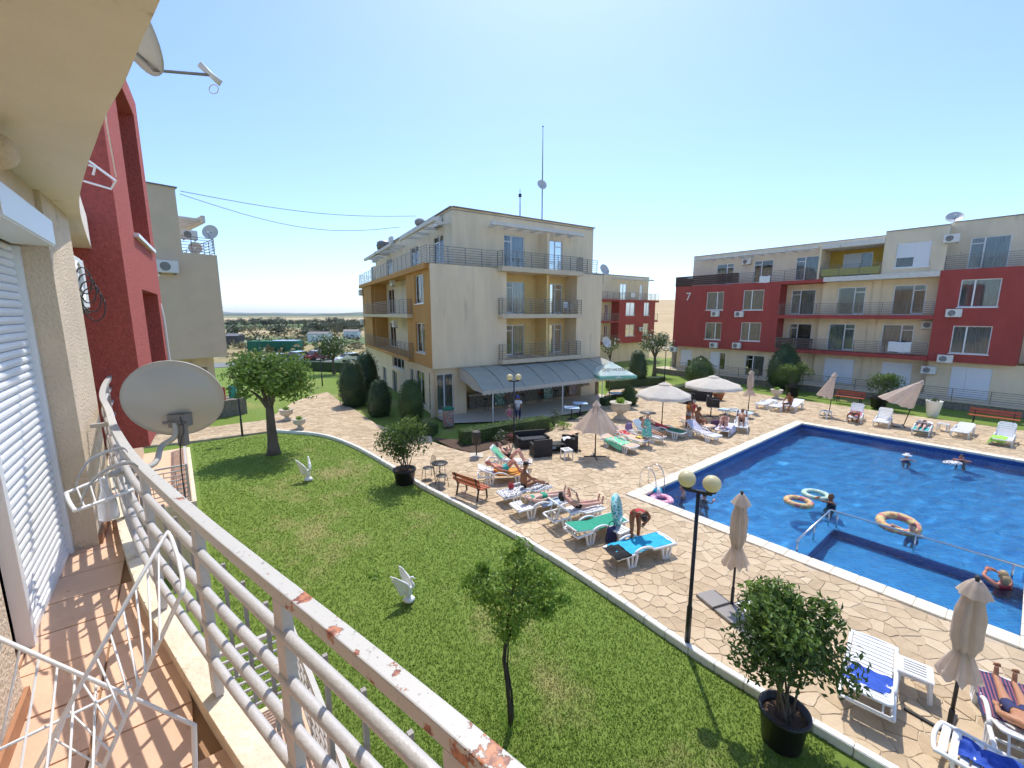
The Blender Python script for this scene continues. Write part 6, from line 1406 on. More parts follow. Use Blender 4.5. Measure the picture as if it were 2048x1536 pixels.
def lxy(l, x, y, z=0.0): return l.location + Matrix.Rotation(l.rotation_euler[2], 3, 'Z') @ Vector((x, y, z))
LG = {}
for k, lab, foot, az, bk in (
    (1, 'white lounger with raised back nearest the post bin', (.75, 16.55), -78, 48), (2, 'white lounger under the man in turquoise shorts', (.55, 15.5), -97, 22), (3, 'white lounger with black and white towel under the sitting person', (1.25, 14.3), -119, 0), (4, 'flat white lounger under the woman in a green bikini', (1.72, 13.32), -117, 0),
    (5, 'white lounger with raised back holding a reading woman', (2.75, 12.65), -116, 38), (6, 'white lounger with a green pad beside the plastic table', (3.25, 11.85), -119, 10), (7, 'white lounger with a bright blue towel nearest the pool corner', (4.2, 10.65), -113, 0),
    (8, 'near white lounger with a blue towel behind the potted bush', (6.72, 7.02), -137, 13), (9, 'white lounger cut by the bottom edge with a crumpled blue towel', (6.10, 5.2), 141, 0), (10, 'white lounger at the right edge under bare legs', (8.1, 6.15), -140, 25),
    (11, 'lounger with a mint green towel by the half closed parasol', (5.6, 18.6), -36, 8), (12, 'lounger with red and yellow cloths behind the mint towel', (6.35, 19.5), -34, 22), (13, 'lounger with raised back under the woman in a light green top', (7.35, 20.1), -32, 45), (14, 'lounger with a dark green pad under the cream parasol', (8.75, 20.9), -40, 10),
    (15, 'lounger with a grey striped towel close to the pool edge', (10.15, 20.25), -26, 35), (16, 'lounger with a peach pad behind the grey striped towel', (10.75, 22.1), -34, 12), (17, 'lounger with a towel under the crouching reader', (10.85, 21.35), 40, 0), (18, 'lounger with upright back just behind the crouching reader', (12.2, 22.0), 30, 40),
    (19, 'flat lounger with a pale blue pad behind the readers', (14.6, 25.2), -50, 0), (20, 'leftmost empty lounger of the three beyond the pool corner', (16.6, 27.9), 56, 6), (21, 'middle lounger of the three beyond the pool corner', (17.1, 27.15), 55, 6), (22, 'rightmost of the three loungers beyond the pool corner', (18.1, 27.2), 52, 18),
    (23, 'lounger with upright back beside the stooping person', (19.9, 24.1), 44, 50), (24, 'empty lounger with raised back left of the tilted parasol', (20.6, 23.1), 48, 45), (25, 'lounger under the person lying face down', (21.2, 21.4), 50, 12), (26, 'empty lounger with low back right of the lying person', (22.9, 21.1), 56, 14), (27, 'lounger with raised back and a lime towel at the far right', (23.5, 19.7), 54, 52), (28, 'lounger cut by the right edge with a red cloth', (24.6, 18.9), 54, 8)):
    LG[k] = lounger(lab, foot, az, bk)
def cloth(label, lg, y0, y1, w, m, name='beach_towel', cat='towel', z=.018, wrinkle=.02, drop=.0, x0=0.0, back=None, seed=1, skew=0.0, th=.012):
    """cloth lying on a lounger following seat and backrest"""
    l = LG[lg]; bk = next(c for c in l.children if c.name.startswith('backrest')).rotation_euler[0] if back is None else R(back)
    ny = max(6, int((y1 - y0) / .05)); nx = 16; P_ = []
    for i in range(ny + 1):
        y = y0 + (y1 - y0) * i / ny; row = []
        for j in range(nx + 1):
            x = x0 + w * (j / nx - .5) + skew * (i / ny - .5); d = max(0, abs(x) - .36)
            xx = max(-.36 - d * .25, min(.36 + d * .25, x)); yy, zz = y, .364
            if y > HING: yy, zz = HING + (y - HING) * math.cos(bk), .364 + (y - HING) * math.sin(bk)
            zz += z + wrinkle * (noise.noise((x * 7 + seed * 3, y * 6, seed)) + .5 * noise.noise((x * 17, y * 15 + seed, seed))) - d * .95
            if d: xx += .02 * noise.noise((y * 9, seed, 0))
            # edge overhang at the foot
            if yy < 0: zz += yy * .9; yy *= .3
            row.append((xx, yy + .03 * noise.noise((x * 4, seed, 5)) * (1 if i in (0, ny) else .2), zz))
        P_.append(row)
    mb = MB(); mb.sheet(P_, th); o = mb.build(name, m, None, True); o.location = l.location; o.rotation_euler = l.rotation_euler; return tag(o, label, cat)
cloth('bright turquoise towel spread on the lounger by the pool corner', 7, .12, 1.75, .62, 'cl_sky', seed=2); cloth('dark green pad covering the lounger next to the plastic table', 6, .05, 1.86, .60, 'cl_green', 'lounger_pad', 'pad', wrinkle=.004, seed=3, th=.03); cloth('black and white patterned towel under the sitting person', 3, .0, 1.85, .66, 'towel_pattern', drop=.1, seed=4)
cloth('pale blue towel under the woman in the green bikini', 4, .1, 1.05, .85, 'cl_lightblue', seed=5); cloth('orange towel under the man in turquoise shorts', 2, .2, 1.25, .95, 'cl_orange', seed=6, x0=.1); cloth('light blue cushion cloth behind the head of the raised back lounger', 1, 1.2, 1.8, .5, 'cl_mint', seed=7); cloth('white mat under the reading woman', 5, .2, 1.7, .5, 'cl_white', seed=8)
cloth('blue towel draped over the backrest of the near lounger', 8, .98, 1.62, .56, 'cl_blue', wrinkle=.05, seed=9, skew=.1); cloth('crumpled blue towel on the lounger at the bottom edge', 9, .22, .95, .40, 'cl_blue', wrinkle=.11, seed=10, z=.05, x0=.02); cloth('dark navy striped towel under the bare legs at the right edge', 10, .02, 1.2, .80, 'towel_navy', seed=11)
cloth('mint green towel hanging over a lounger near the half closed parasol', 11, .45, 1.5, 1.15, 'cl_mint', wrinkle=.05, seed=12, skew=.2); cloth('peach pad under the mint green towel', 11, .0, 1.85, .58, 'cl_peach', 'lounger_pad', 'pad', z=.006, wrinkle=.003, seed=13); cloth('red cloth lying on a raised lounger back', 12, 1.15, 1.5, .5, 'cl_red', wrinkle=.05, seed=14); cloth('yellow bag shaped cloth on the foot of a lounger', 12, .3, .62, .34, 'cl_yellow', wrinkle=.06, seed=15, z=.04, x0=.12); cloth('sand coloured pad on the lounger with the yellow cloth', 12, .0, 1.85, .56, 'cl_peach', 'lounger_pad', 'pad', z=.006, wrinkle=.003, seed=16)
cloth('white and teal towel behind the woman in the light green top', 13, 1.0, 1.85, .5, 'cl_lightblue', seed=17); cloth('bottle green pad on the lounger under the cream parasol', 14, .0, 1.86, .60, 'cl_bottle', 'lounger_pad', 'pad', wrinkle=.004, seed=18, th=.03); cloth('dark red towel on the bottle green pad', 14, .9, 1.7, .5, 'cl_red', z=.05, seed=19); cloth('grey striped towel along the lounger at the pool edge', 15, .45, 1.85, .55, 'towel_stripe', seed=20, wrinkle=.03)
cloth('peach pad on the lounger with the man seen from behind', 16, .0, 1.86, .60, 'cl_peach', 'lounger_pad', 'pad', wrinkle=.004, seed=21, th=.03); cloth('white and navy towel hanging over the crouching reader lounger', 17, .2, 1.4, 1.0, 'towel_stripe', seed=22, x0=.15); cloth('pale blue pad on the flat lounger behind the readers', 19, .0, 1.86, .62, 'cl_lightblue', 'lounger_pad', 'pad', wrinkle=.006, seed=23, th=.03); cloth('turquoise towel under the person lying face down', 25, -.1, .7, .6, 'cl_teal', seed=24); cloth('lime green towel spilling off the far right lounger', 27, -.2, .8, .8, 'cl_lime', seed=25, x0=-.25, wrinkle=.05); cloth('pink towel behind the stooping person', 23, .5, 1.3, .5, 'cl_pink', seed=26, wrinkle=.05); cloth('bright red cloth at the right edge', 28, .1, .8, .6, 'cl_red', seed=27)
cloth('dark jacket hanging off the head of the turquoise towel lounger', 7, 1.5, 1.98, .55, 'cl_black', z=.05, wrinkle=.05, seed=28, x0=-.12)
# parasols
def closed_parasol(label, loc, h=2.5, z0=.95, r=.15, m='canvas_beige', flare=.24, base=True, tilt=(0, 0), rz=0, cap=True, waist=None):
    t = thing('parasol', label, 'parasol', loc, rz, 'garden parasols'); t.rotation_euler = (tilt[0], tilt[1], rz); rnd = random.Random(int(loc[0] * 100)); mb = MB(); n = 40; rows = []
    L_ = h - .06 - z0; K = 16
    for i in range(K + 1):
        f = i / K; z = h - .08 - L_ * f; rad = .06 + (r - .06) * min(1, f * 3.2)
        if f > .62: rad = r * (1 - .35 * math.sin((f - .62) / .14 * math.pi / 2)) if f < .76 else r * .65 + (flare - r * .65) * ((f - .76) / .24) ** .8
        row = []
        for k in range(n + 1):
            a = 2 * math.pi * k / n + f * .5; w = 1 + (.20 if f > .1 else .08) * math.cos(a * 8 + 1.3 * math.sin(f * 5)) + .10 * noise.noise((math.cos(a) * 2, math.sin(a) * 2, f * 4)); row.append((rad * w * math.cos(a), rad * w * math.sin(a), z + (.07 * math.cos(a * 8) if i == K else 0)))
        rows.append(row)
    mb.grid(rows); mb.build('canopy', m, t, True)
    if cap:
        c = MB(); rows = [[((.05 + .13 * f ** .8) * (1 + .10 * math.cos(a * 8)) * math.cos(a), (.05 + .13 * f ** .8) * (1 + .10 * math.cos(a * 8)) * math.sin(a), h - .03 - .22 * f) for a in [2 * math.pi * k / 32 for k in range(33)]] for f in (0, .25, .5, .75, 1)]; c.grid(rows); c.build('top_flap', m, t, True)
    s_ = MB(); s_.lathe([(.16 * (1 if not waist else 1) * .68, 0), (.70 * r, .02), (.72 * r, .05), (.68 * r, .06)], 20, (0, 0, z0 + L_ * .25)); s_.build('tie_strap', m, t)
    p = MB(); p.tube([(0, 0, 0), (0, 0, h)], .024, 10); p.build('pole', 'black_metal', t, True); f_ = MB(); f_.ball((0, 0, h + .01), .035, 10, 6); f_.build('finial', 'ac_dark', t, True)
    if base:
        b = MB(); b.bar((-.5, 0, .03), (.5, 0, .03), .05, .04); b.bar((0, -.5, .03), (0, .5, .03), .05, .04); b.tube([(0, 0, 0), (0, 0, .45)], .034, 10); b.build('cross_base', 'iron', t)
    return t
def base_slab(par, x, y, w=.48, m='urn_stone'):
    b = MB(); b.box(x, y, .045, w, w, .07); b.build('base_slab', m, par, bevel=.01)
u = closed_parasol('closed beige parasol on slab base beside the near lamp post', at(1463, 1212), 2.62, 1.02, .135, rz=R(20))
for x, y, m in ((-.27, .27, 'rail_grey'), (-.27, -.27, 'rail_grey'), (.27, -.27, 'concrete_white')): base_slab(u, x, y, .48, m)
closed_parasol('nearest closed beige parasol by the stool at right', at(1895, 1470), 2.62, 1.05, .145, flare=.22, rz=R(35), tilt=(0, R(-1)))
closed_parasol('slim closed beige parasol alone on the far paving', at(1496, 823), 2.75, 1.1, .17, flare=.34); 
def open_parasol(label, loc, h, R_, drop, m, seed=1, n=8, sag=.10, base='slab', text=None, pole='black_metal', rz=0.0, lift=1.0, square=False, half=False):
    t = thing('parasol', label, 'parasol', loc, rz, 'garden parasols'); mb = MB(); K = 12; nn = n * 6; rows = []
    for i in range(K + 1):
        f = i / K; row = []
        for k in range(nn + 1):
            a = 2 * math.pi * k / nn; rib = abs(((a / (2 * math.pi) * n) % 1) - .5) * 2; pol = 1.0
            if square: pol = 1 / max(abs(math.cos(a)), abs(math.sin(a)))
            else: b_ = (a % (2 * math.pi / n)) - math.pi / n; pol = math.cos(math.pi / n) / math.cos(b_)
            rr = R_ * f * pol * (1 - (.18 * (1 - rib) * f if half else .03 * (1 - rib) * f)); z = h - drop * f ** (1.15 if not half else .95) - sag * (1 - rib) * f * f * (1 if not half else -.2)
            if half: rr *= 1 + .06 * math.cos(a * n * 2); z += .05 * noise.noise((math.cos(a) * 3, math.sin(a) * 3, f * 3 + seed))
            row.append((rr * math.cos(a), rr * math.sin(a), z + .03 * noise.noise((rr * math.cos(a) * 2, rr * math.sin(a) * 2, seed))))
        rows.append(row)
    edge = [(x * 1.01, y * 1.01, z - .13 + .02 * math.cos(k * 1.2)) for k, (x, y, z) in enumerate(rows[-1])]; mb.grid(rows + [edge] if not half else rows); mb.build('canopy', m, t, True)
    c = MB(); rows = [[((.03 + R_ * .17 * f) * math.cos(a), (.03 + R_ * .17 * f) * math.sin(a), h + .07 - drop * .17 * f * 1.1) for a in [2 * math.pi * k / 24 for k in range(25)]] for f in (0, .5, 1)]; c.grid(rows); c.build('top_flap', m, t, True)
    p = MB(); p.tube([(0, 0, 0), (0, 0, h + .06)], .026, 10); p.build('pole', pole, t, True)
    for k in range(n):
        a = 2 * math.pi * (k + .0) / n; e = (R_ * .9 * math.cos(a), R_ * .9 * math.sin(a), h - drop * .9 - .04); q = MB(); q.tube([(0, 0, h - .03), e], .010, 5); q.build('rib', 'iron', t)
    b = MB(); b.bar((-.5, 0, .03), (.5, 0, .03), .05, .04); b.bar((0, -.5, .03), (0, .5, .03), .05, .04); b.tube([(0, 0, 0), (0, 0, .4)], .036, 10); b.build('cross_base', 'iron', t)
    return t
open_parasol('half closed beige parasol in the middle of the paving', at(1190, 914), 2.52, .98, 1.25, 'canvas_beige', 3, half=True)
open_parasol('open cream parasol over the loungers left of centre right', at(1323, 857), 2.55, 1.52, .62, 'canvas_cream', 4, sag=.04)
open_parasol('open cream parasol beside the clipped globe shrub', at(1421, 834), 2.55, 1.70, .55, 'canvas_cream', 5, sag=.05)
t = open_parasol('mint green advertising parasol beside the bar awning', (6.9, 29.6, 0), 2.95, 1.35, .75, 'canvas_mint', 6, 4, .02, pole='rail_grey', rz=R(12), square=True)
b = MB(); e = [(x * 1.35, y * 1.35, 2.2) for x, y in ((-1, -1), (1, -1), (1, 1), (-1, 1), (-1, -1))]
b.grid([[(Vector(p).lerp(Vector(q), k / 8)) for p, q in zip(e, e[1:]) for k in range(8)] + [e[-1]], [(Vector(p).lerp(Vector(q), k / 8)) - Vector((0, 0, .22)) for p, q in zip(e, e[1:]) for k in range(8)] + [Vector(e[-1]) - Vector((0, 0, .22))]]); b.build('valance', 'canvas_green', t)
me = text_mesh('бочково', .50, .003, .25); me.materials.append(MATS['ink']); o = obj('lettering', me, t); sl_ = math.atan2(.75, 1.35); o.location = (.82, -.05, 2.55); o.rotation_euler = Matrix.Rotation(R(90), 3, 'Z').to_4x4().to_3x3().to_euler(); o.matrix_local = Matrix.Translation((.0, -.78, 2.575)) @ Matrix.Rotation(sl_, 4, 'X')
def tilted_parasol(label, loc, lean, h=2.55, rz=0, spread=.75, m='canvas_beige'):
    """parasol pulled together on one side"""
    t = thing('parasol', label, 'parasol', loc, rz, 'garden parasols'); t.rotation_euler = (0, lean, rz); mb = MB(); n = 40; rows = []
    for i in range(13):
        f = i / 12; row = []
        for k in range(n + 1):
            a = 2 * math.pi * k / n; rad = .05 + (spread * .48 - .05) * f ** .9; w = 1 + .16 * f * math.cos(a * 8); x = rad * w * math.cos(a) - f * spread * .48; y = rad * w * .72 * math.sin(a); z = h - .05 - 1.42 * f - .18 * f * (math.cos(a) + 1) * .5 + .05 * f * math.cos(a * 8); row.append((x, y, z))
        rows.append(row)
    mb.grid(rows); mb.build('canopy', m, t, True); c = MB(); c.grid([[((.03 + .14 * f) * math.cos(a) - .05 * f, (.03 + .14 * f) * math.sin(a), h + .02 - .26 * f) for a in [2 * math.pi * k / 20 for k in range(21)]] for f in (0, .5, 1)]); c.build('top_flap', m, t, True)
    p = MB(); p.tube([(0, 0, 0), (0, 0, h)], .024, 10); p.build('pole', 'black_metal', t, True); b = MB(); b.bar((-.5, 0, .03), (.5, 0, .03), .05, .04); b.bar((0, -.5, .03), (0, .5, .03), .05, .04); b.build('cross_base', 'iron', t)
    return t
tilted_parasol('half gathered beige parasol beside the red bench', at(1657, 832), R(2), 2.75, R(-10), .85); t = tilted_parasol('leaning half gathered parasol with its canopy pulled left', at(1806, 853), R(11), 2.75, R(-35), 1.5); base_slab(t, -.3, -.3, .5); base_slab(t, .35, -.3, .5)
# tables, chairs, benches
def stool(label, loc, rz, w=.44, h=.42, cat='stool'):
    t = thing('plastic_table', label, cat, loc, rz, 'white plastic side tables'); mb = MB(); mb.box(0, 0, h - .015, w, w, .03); mb.build('top', 'plastic_white', t, bevel=.012)
    for i in range(5): q = MB(); q.box(0, -w * .3 + i * w * .15, h + .003, w * .62, .022, .004); q.build('top_groove', 'rail_grey', t)
    for x in (-1, 1):
        for y in (-1, 1): q = MB(); q.bar((x * w * .40, y * w * .40, h - .03), (x * w * .47, y * w * .47, 0), .06, .035); q.build('leg', 'plastic_white', t)
    q = MB(); q.box(0, -w * .43, h - .06, w * .8, .015, .06); q.box(0, w * .43, h - .06, w * .8, .015, .06); q.build('apron', 'plastic_white', t); return t
stool('white plastic side table by the half closed parasol', at(1133, 916), R(20)); stool('white plastic table beside the green pad lounger', (2.98, 11.0, 0), R(35), .46, .42); stool('slotted white plastic stool under the nearest parasol', (6.78, 6.28, 0), R(-42), .46, .42); stool('white plastic stool half hidden behind the large potted bush', (5.55, 7.1, 0), R(-40), .5, .4); stool('small white table left of the stooping person', at(1650, 836), R(20), .5, .45); stool('white table beside the lying person', at(1885, 862), R(30), .45, .42)
def bench(label, loc, rz, L_=1.25):
    t = thing('bench', label, 'bench', loc, rz, 'red wooden benches')
    for i in range(3): q = MB(); q.box(0, -.20 + i * .14, .44, L_, .115, .035); q.build('seat_slat', 'wood_red', t, bevel=.006)
    for i in range(2): q = MB(); q.box(0, 0, 0, L_, .03, .13); q.xf(Matrix.Translation((0, .24 + .035 * i, .60 + i * .17)) @ Matrix.Rotation(R(-12), 4, 'X')); q.build('back_slat', 'wood_red', t, bevel=.006)
    for x in (-L_ * .38, L_ * .38):
        q = MB(); q.bar((x, -.22, .42), (x, -.27, 0), .04, .05, (1, 0, 0)); q.bar((x, .15, .42), (x, .24, 0), .04, .05, (1, 0, 0)); q.bar((x, -.24, .41), (x, .2, .41), .04, .04); q.bar((x, .17, .38), (x, .32, .86), .04, .04, (1, 0, 0)); q.build('leg_frame', 'iron', t)
    return t
bench('red slatted bench standing on the kerb edge in front', (-1.42, 14.05, 0), R(141) , 1.3); bench('red bench left of the potted bush by the shutters', (24.15, 29.85, 0), R(-52), 1.7); bench('red bench behind the loungers at the far right', (27.75, 23.85, 0), R(-52), 2.0)
def bistro():
    p = at(880, 962); t = thing('bistro_table', 'small round metal table by the potted bush', 'table', p); q = MB(); q.lathe([(.01, 0), (.31, 0), (.32, .015), (.31, .03), (.01, .03)], 28, (0, 0, .70)); q.build('top', 'iron', t, True)
    for a in (0, 2.1, 4.2): q = MB(); q.tube([(.05 * math.cos(a), .05 * math.sin(a), .70), (-.02 * math.cos(a), -.02 * math.sin(a), .36), (.27 * math.cos(a), .27 * math.sin(a), 0)], .012, 6); q.build('leg', 'iron', t)
    q = MB(); q.torus((0, 0, .36), .04, .008, 14, 5); q.build('ring', 'iron', t)
    for lab, x, y, rz in (('wire bistro chair behind the round metal table', 857, 957, R(-60)), ('wire bistro chair in front of the round metal table', 884, 974, R(30))):
        p = at(x, y); c = thing('bistro_chair', lab, 'chair', p, rz, 'wire bistro chairs')
        q = MB(); q.lathe([(.01, 0), (.20, .0), (.21, .012), (.20, .02), (.01, .02)], 20, (0, 0, .43)); q.build('seat', 'iron', c, True)
        for sx, sy in ((-1, -1), (1, -1), (-1, 1), (1, 1)): q = MB(); q.tube([(sx * .15, sy * .15, .44), (sx * .20, sy * .20, 0)], .010, 6); q.build('leg', 'iron', c)
        q = MB(); q.tube(spline([(-.19, .15, .44), (-.21, .22, .7), (-.14, .25, .88), (.14, .25, .88), (.21, .22, .7), (.19, .15, .44)], 4), .010, 6)
        for k in range(5): x_ = -.12 + .06 * k; q.tube([(x_, .19, .45), (x_, .25, .87)], .005, 5)
        q.build('backrest', 'iron', c)
    q = MB()
bistro()
t = thing('bistro_table', 'round grey metal table under the cream parasol by the hedge', 'table', at(1294, 850)); q = MB(); q.lathe([(.01, 0), (.45, 0), (.46, .02), (.01, .03)], 24, (0, 0, .72)); q.build('top', 'rail_grey', t, True)
for a in (0, 1.57, 3.14, 4.71): q = MB(); q.tube([(.1 * math.cos(a), .1 * math.sin(a), .72), (.32 * math.cos(a), .32 * math.sin(a), 0)], .014, 6); q.build('leg', 'iron', t)
# black rattan sofa set
def sofa(label, loc, rz, w, d=.78, bh=.72, ah=.55, arms=(1, 1), cat='sofa', name='rattan_sofa'):
    t = thing(name, label, cat, loc, rz, 'black rattan garden furniture'); q = MB(); q.box(0, 0, .19, w, d, .36); q.build('base', 'rattan', t, bevel=.015)
    q = MB(); q.box(0, d / 2 - .07, .37 + (bh - .37) / 2, w, .13, bh - .37); q.build('backrest', 'rattan', t, bevel=.015)
    for s_, on in zip((-1, 1), arms):
        if on: q = MB(); q.box(s_ * (w / 2 - .06), -.068, .37 + (ah - .37) / 2, .12, d - .137, ah - .37); q.build('armrest', 'rattan', t, bevel=.015)
    q = MB(); q.box(0, -.06, .42, w - .26, d - .18, .08); q.build('seat_cushion', 'cl_dark', t, bevel=.02); return t
sofa('black rattan two seat sofa with its back to the hedge', (.95, 19.75, 0), R(15), 1.55); sofa('black rattan armchair seen from behind nearest the lamp', (1.3, 18.5, 0), R(195), .85, bh=.8); sofa('black rattan armchair with white cloths at the right of the low table', (2.75, 19.5, 0), R(-100), .85); 
t = thing('rattan_table', 'low black rattan table with folded towels on its shelf', 'table', (1.95, 19.0, 0), R(15), 'black rattan garden furniture'); q = MB(); q.box(0, 0, .37, .95, .6, .05); q.build('top', 'rattan', t, bevel=.01); q = MB(); q.box(0, 0, .14, .9, .55, .03); q.build('shelf', 'rattan', t)
for x in (-1, 1): q = MB(); q.box(x * .45, 0, .17, .05, .58, .34); q.build('side_panel', 'rattan', t)
for i in range(4): tag(MB().box(0, 0, 0, .34, .26, .03).build('folded_towel', 'cl_lightblue'), ('lowest', 'second', 'third', 'topmost')[i] + ' pale folded towel on the shelf of the low rattan table', 'towel').location = (1.85, 18.95, .175 + i * .034)
for lab, p, w, m in (('white cloth lying over the arm of the nearest rattan armchair', (1.55, 18.7, .58), (.42, .3), 'cl_white'), ('white cloth lying over the right rattan armchair', (2.6, 19.25, .60), (.5, .35), 'cl_white'), ('pink and white towel hung on the back of the right rattan armchair', (2.95, 19.45, .80), (.5, .3), 'cl_peach')):
    rows = [[(w[0] * (j / 8 - .5), w[1] * (i / 8 - .5), .05 * noise.noise((i * .5, j * .5, p[0])) - .12 * max(0, abs(j / 8 - .5) - .3) * 4) for j in range(9)] for i in range(9)]; q = MB(); q.sheet(rows, .01); o = tag(q.build('cloth', m, None, True), lab, 'towel'); o.location = p; o.rotation_euler[2] = R(20)
for lab, x, y, rz, w in (('black rattan sofa behind the open cream parasols', 1400, 800, R(150), 1.6), ('black rattan armchair under the cream parasol at the back', 1425, 812, R(70), .85), ('black rattan armchair left of the flower pot', 1372, 806, R(-60), .85)): sofa(lab, at(x, y), rz, w)
for i, (x, y) in enumerate(((1143, 838), (1160, 828), (1230, 806))):
    t = thing('plastic_table', ('white topped dining table left on the bar terrace', 'white topped dining table behind the middle awning pole', 'white topped dining table beside the green parasol')[i], 'table', at(x, y)); q = MB(); q.box(0, 0, .72, .9, .8, .03); q.build('top', 'cl_lightblue', t, bevel=.01); q = MB(); q.tube([(0, 0, 0), (0, 0, .71)], .04, 8); q.lathe([(.28, 0), (.28, .02), (.04, .04)], 14); q.build('pedestal', 'iron', t)
# small garden objects
def urn(label, loc, s=1.0, plant_=True):
    t = thing('urn', label, 'urn', loc, 0, 'stone garden urns'); t.scale = (s, s, s); q = MB(); q.lathe([(.20, 0), (.20, .05), (.12, .10), (.09, .17), (.14, .22), (.27, .30), (.31, .40), (.28, .48), (.34, .52), (.35, .55), (.29, .56), (.25, .50), (.01, .49)], 24); q.build('bowl', 'urn_stone', t, True)
    leaf_part('plant', 'leaf_young', t, 160, [((0, 0, .58), (.14, .14, .12))], .10, 5, shell=.1)
urn('stone urn planter at the corner of the white kerb', at(600, 858), 1.05); urn('stone urn planter half hidden behind the leafy tree trunk', at(574, 840), 1.2); urn('stone urn planter before the potted bush by the red balcony', at(1552, 797), 1.25); urn('big terracotta toned urn beside the hedge near the bar', at(1240, 838), 1.9)
t = thing('planter', 'tall white tapered planter on the far grass', 'planter', at(1864, 833)); q = MB(); q.lathe([(.25, 0), (.27, .02), (.40, .98), (.42, 1.0), (.36, 1.0), (.33, .9), (.01, .88)], 24); q.build('pot', 'plastic_white', t, True); leaf_part('plant', 'leaf_bush', t, 120, [((0, 0, 1.02), (.25, .25, .1))], .12, 6, shell=.1)
t = thing('planter', 'terracotta pot with a leafy plant beside the rattan set', 'planter', at(1436, 800)); q = MB(); q.lathe([(.26, 0), (.40, .45), (.44, .47), (.44, .55), (.38, .55), (.34, .45), (.01, .44)], 20); q.build('pot', 'terracotta', t, True); leaf_part('plant', 'leaf_young', t, 220, [((0, 0, .7), (.35, .35, .25))], .16, 8, shell=.1)
t = thing('litter_bin', 'round litter bin covered with printed pictures by the bar corner', 'bin', at(897, 852)); q = MB(); q.lathe([(.30, 0), (.32, .03), (.32, .95), (.33, .97), (.30, .97)], 22); q.build('body', 'bin_print', t, True); q = MB(); q.lathe([(.35, 0), (.35, .05), (.25, .12), (.01, .14)], 22, (0, 0, .975)); q.build('lid', 'cl_bottle', t, True)
t = thing('litter_bin', 'black litter bin on a post with slab base', 'bin', at(953, 912)); q = MB(); q.lathe([(.16, .62), (.20, .64), (.20, 1.12), (.19, 1.14), (.16, 1.12)], 16); q.build('basket', 'iron', t, True); q = MB(); q.tube([(0, 0, 0), (0, 0, .64)], .03, 8); q.tube(spline([(-.17, 0, .72), (-.16, 0, .55), (0, 0, .48), (.16, 0, .55), (.17, 0, .72)], 4), .015, 6); q.build('post', 'iron', t); q = MB(); q.box(0, 0, .03, .6, .6, .05); q.build('base_slab', 'urn_stone', t)
def swan(label, loc, rz, s):
    t = thing('statue', label, 'statue', loc, rz, 'white swan statues'); t.scale = (s, s, s); q = MB(); q.ball((0, 0, .10), .17, 16, 8, (1.05, 1, .62)); q.ball((.08, .05, .09), .10, 10, 6, (1, 1, .8)); q.ball((-.10, .03, .09), .09, 10, 6, (1, 1, .8)); q.build('plinth', 'statue_white', t, True)
    q = MB(); q.tube(spline([(0, .0, .12), (-.02, 0, .22), (0, 0, .34), (.02, 0, .46), (.06, 0, .54)], 4), [.07, .075, .08, .085, .09, .095, .10, .105, .105, .10, .10, .095, .09, .085, .08, .07, .06], 14); q.build('body', 'statue_white', t, True)
    q = MB(); q.tube(spline([(.05, 0, .46), (.13, 0, .50), (.17, 0, .58), (.14, 0, .68), (.09, 0, .74), (.10, 0, .81), (.14, 0, .85)], 5), [.055] * 4 + [.045] * 10 + [.035] * 14 + [.036] * 3, 10); q.ball((.14, 0, .86), .045, 10, 7, (1.25, .9, .9)); q.tube([(.18, 0, .86), (.25, 0, .83)], [.02, .006], 8); q.build('neck', 'statue_white', t, True)
    for sd in (-1, 1):
        q = MB(); a = Vector((.03, sd * .06, .50)); nf = 8
        for k in range(nf):
            f = k / (nf - 1); g = Vector((.02, sd * .07, .52)).lerp(Vector((-.08, sd * .10, .36)), f); tip = Vector((-.44 + .20 * f, sd * (.30 - .12 * f), 1.0 - .62 * f ** .9)); m_ = g.lerp(tip, .5) + Vector((.05 * (1 - f), sd * .04, .07 * (1 - f)))
            d_ = (tip - g).normalized(); s__ = d_.cross(Vector((0, 1, 0))).normalized(); wv = [.05, .062, .055, .012]; rows = []
            for i, pp in enumerate((g, g.lerp(m_, .7), m_.lerp(tip, .5), tip)): rows.append([tuple(pp + s__ * wv[i] * e + Vector((0, sd * (.012 - .012 * abs(e)), 0))) for e in (-1, -.5, 0, .5, 1)])
            q.grid(rows); q.grid([[(p_[0], p_[1] - sd * .022, p_[2]) for p_ in r_] for r_ in rows]); q.grid([[r_[0] for r_ in rows], [(r_[0][0], r_[0][1] - sd * .022, r_[0][2]) for r_ in rows]]); q.grid([[r_[4] for r_ in rows], [(r_[4][0], r_[4][1] - sd * .022, r_[4][2]) for r_ in rows]])
        q.tube(spline([a + Vector((.02, 0, -.04)), a + Vector((.0, sd * .06, .16)), (-.10, sd * .18, .80), (-.40, sd * .30, 1.0)], 4), [.05, .05, .048, .045, .042, .04, .038, .036, .032, .028, .022, .016, .010], 8); q.build('wing', 'statue_white', t, True)
    return t
p = at(818, 1204, ZL); swan('white swan statue with raised wings on the near lawn', (p.x, p.y, ZL), R(-10), .72); p = at(617, 962, ZL); swan('white swan statue with raised wings by the tree shadow', (p.x, p.y, ZL), R(-35), .86)
q = MB(); q.v, q.f = leaves(14, blob_pick([((0, 0, .06), (.12, .12, .05))], random.Random(3), .2), .14, random.Random(3)); o = tag(q.build('fallen_leaves', 'leaf_young'), 'small pale leafy clump lying on the near lawn', 'leaves'); o.location = at(752, 1156, ZL)
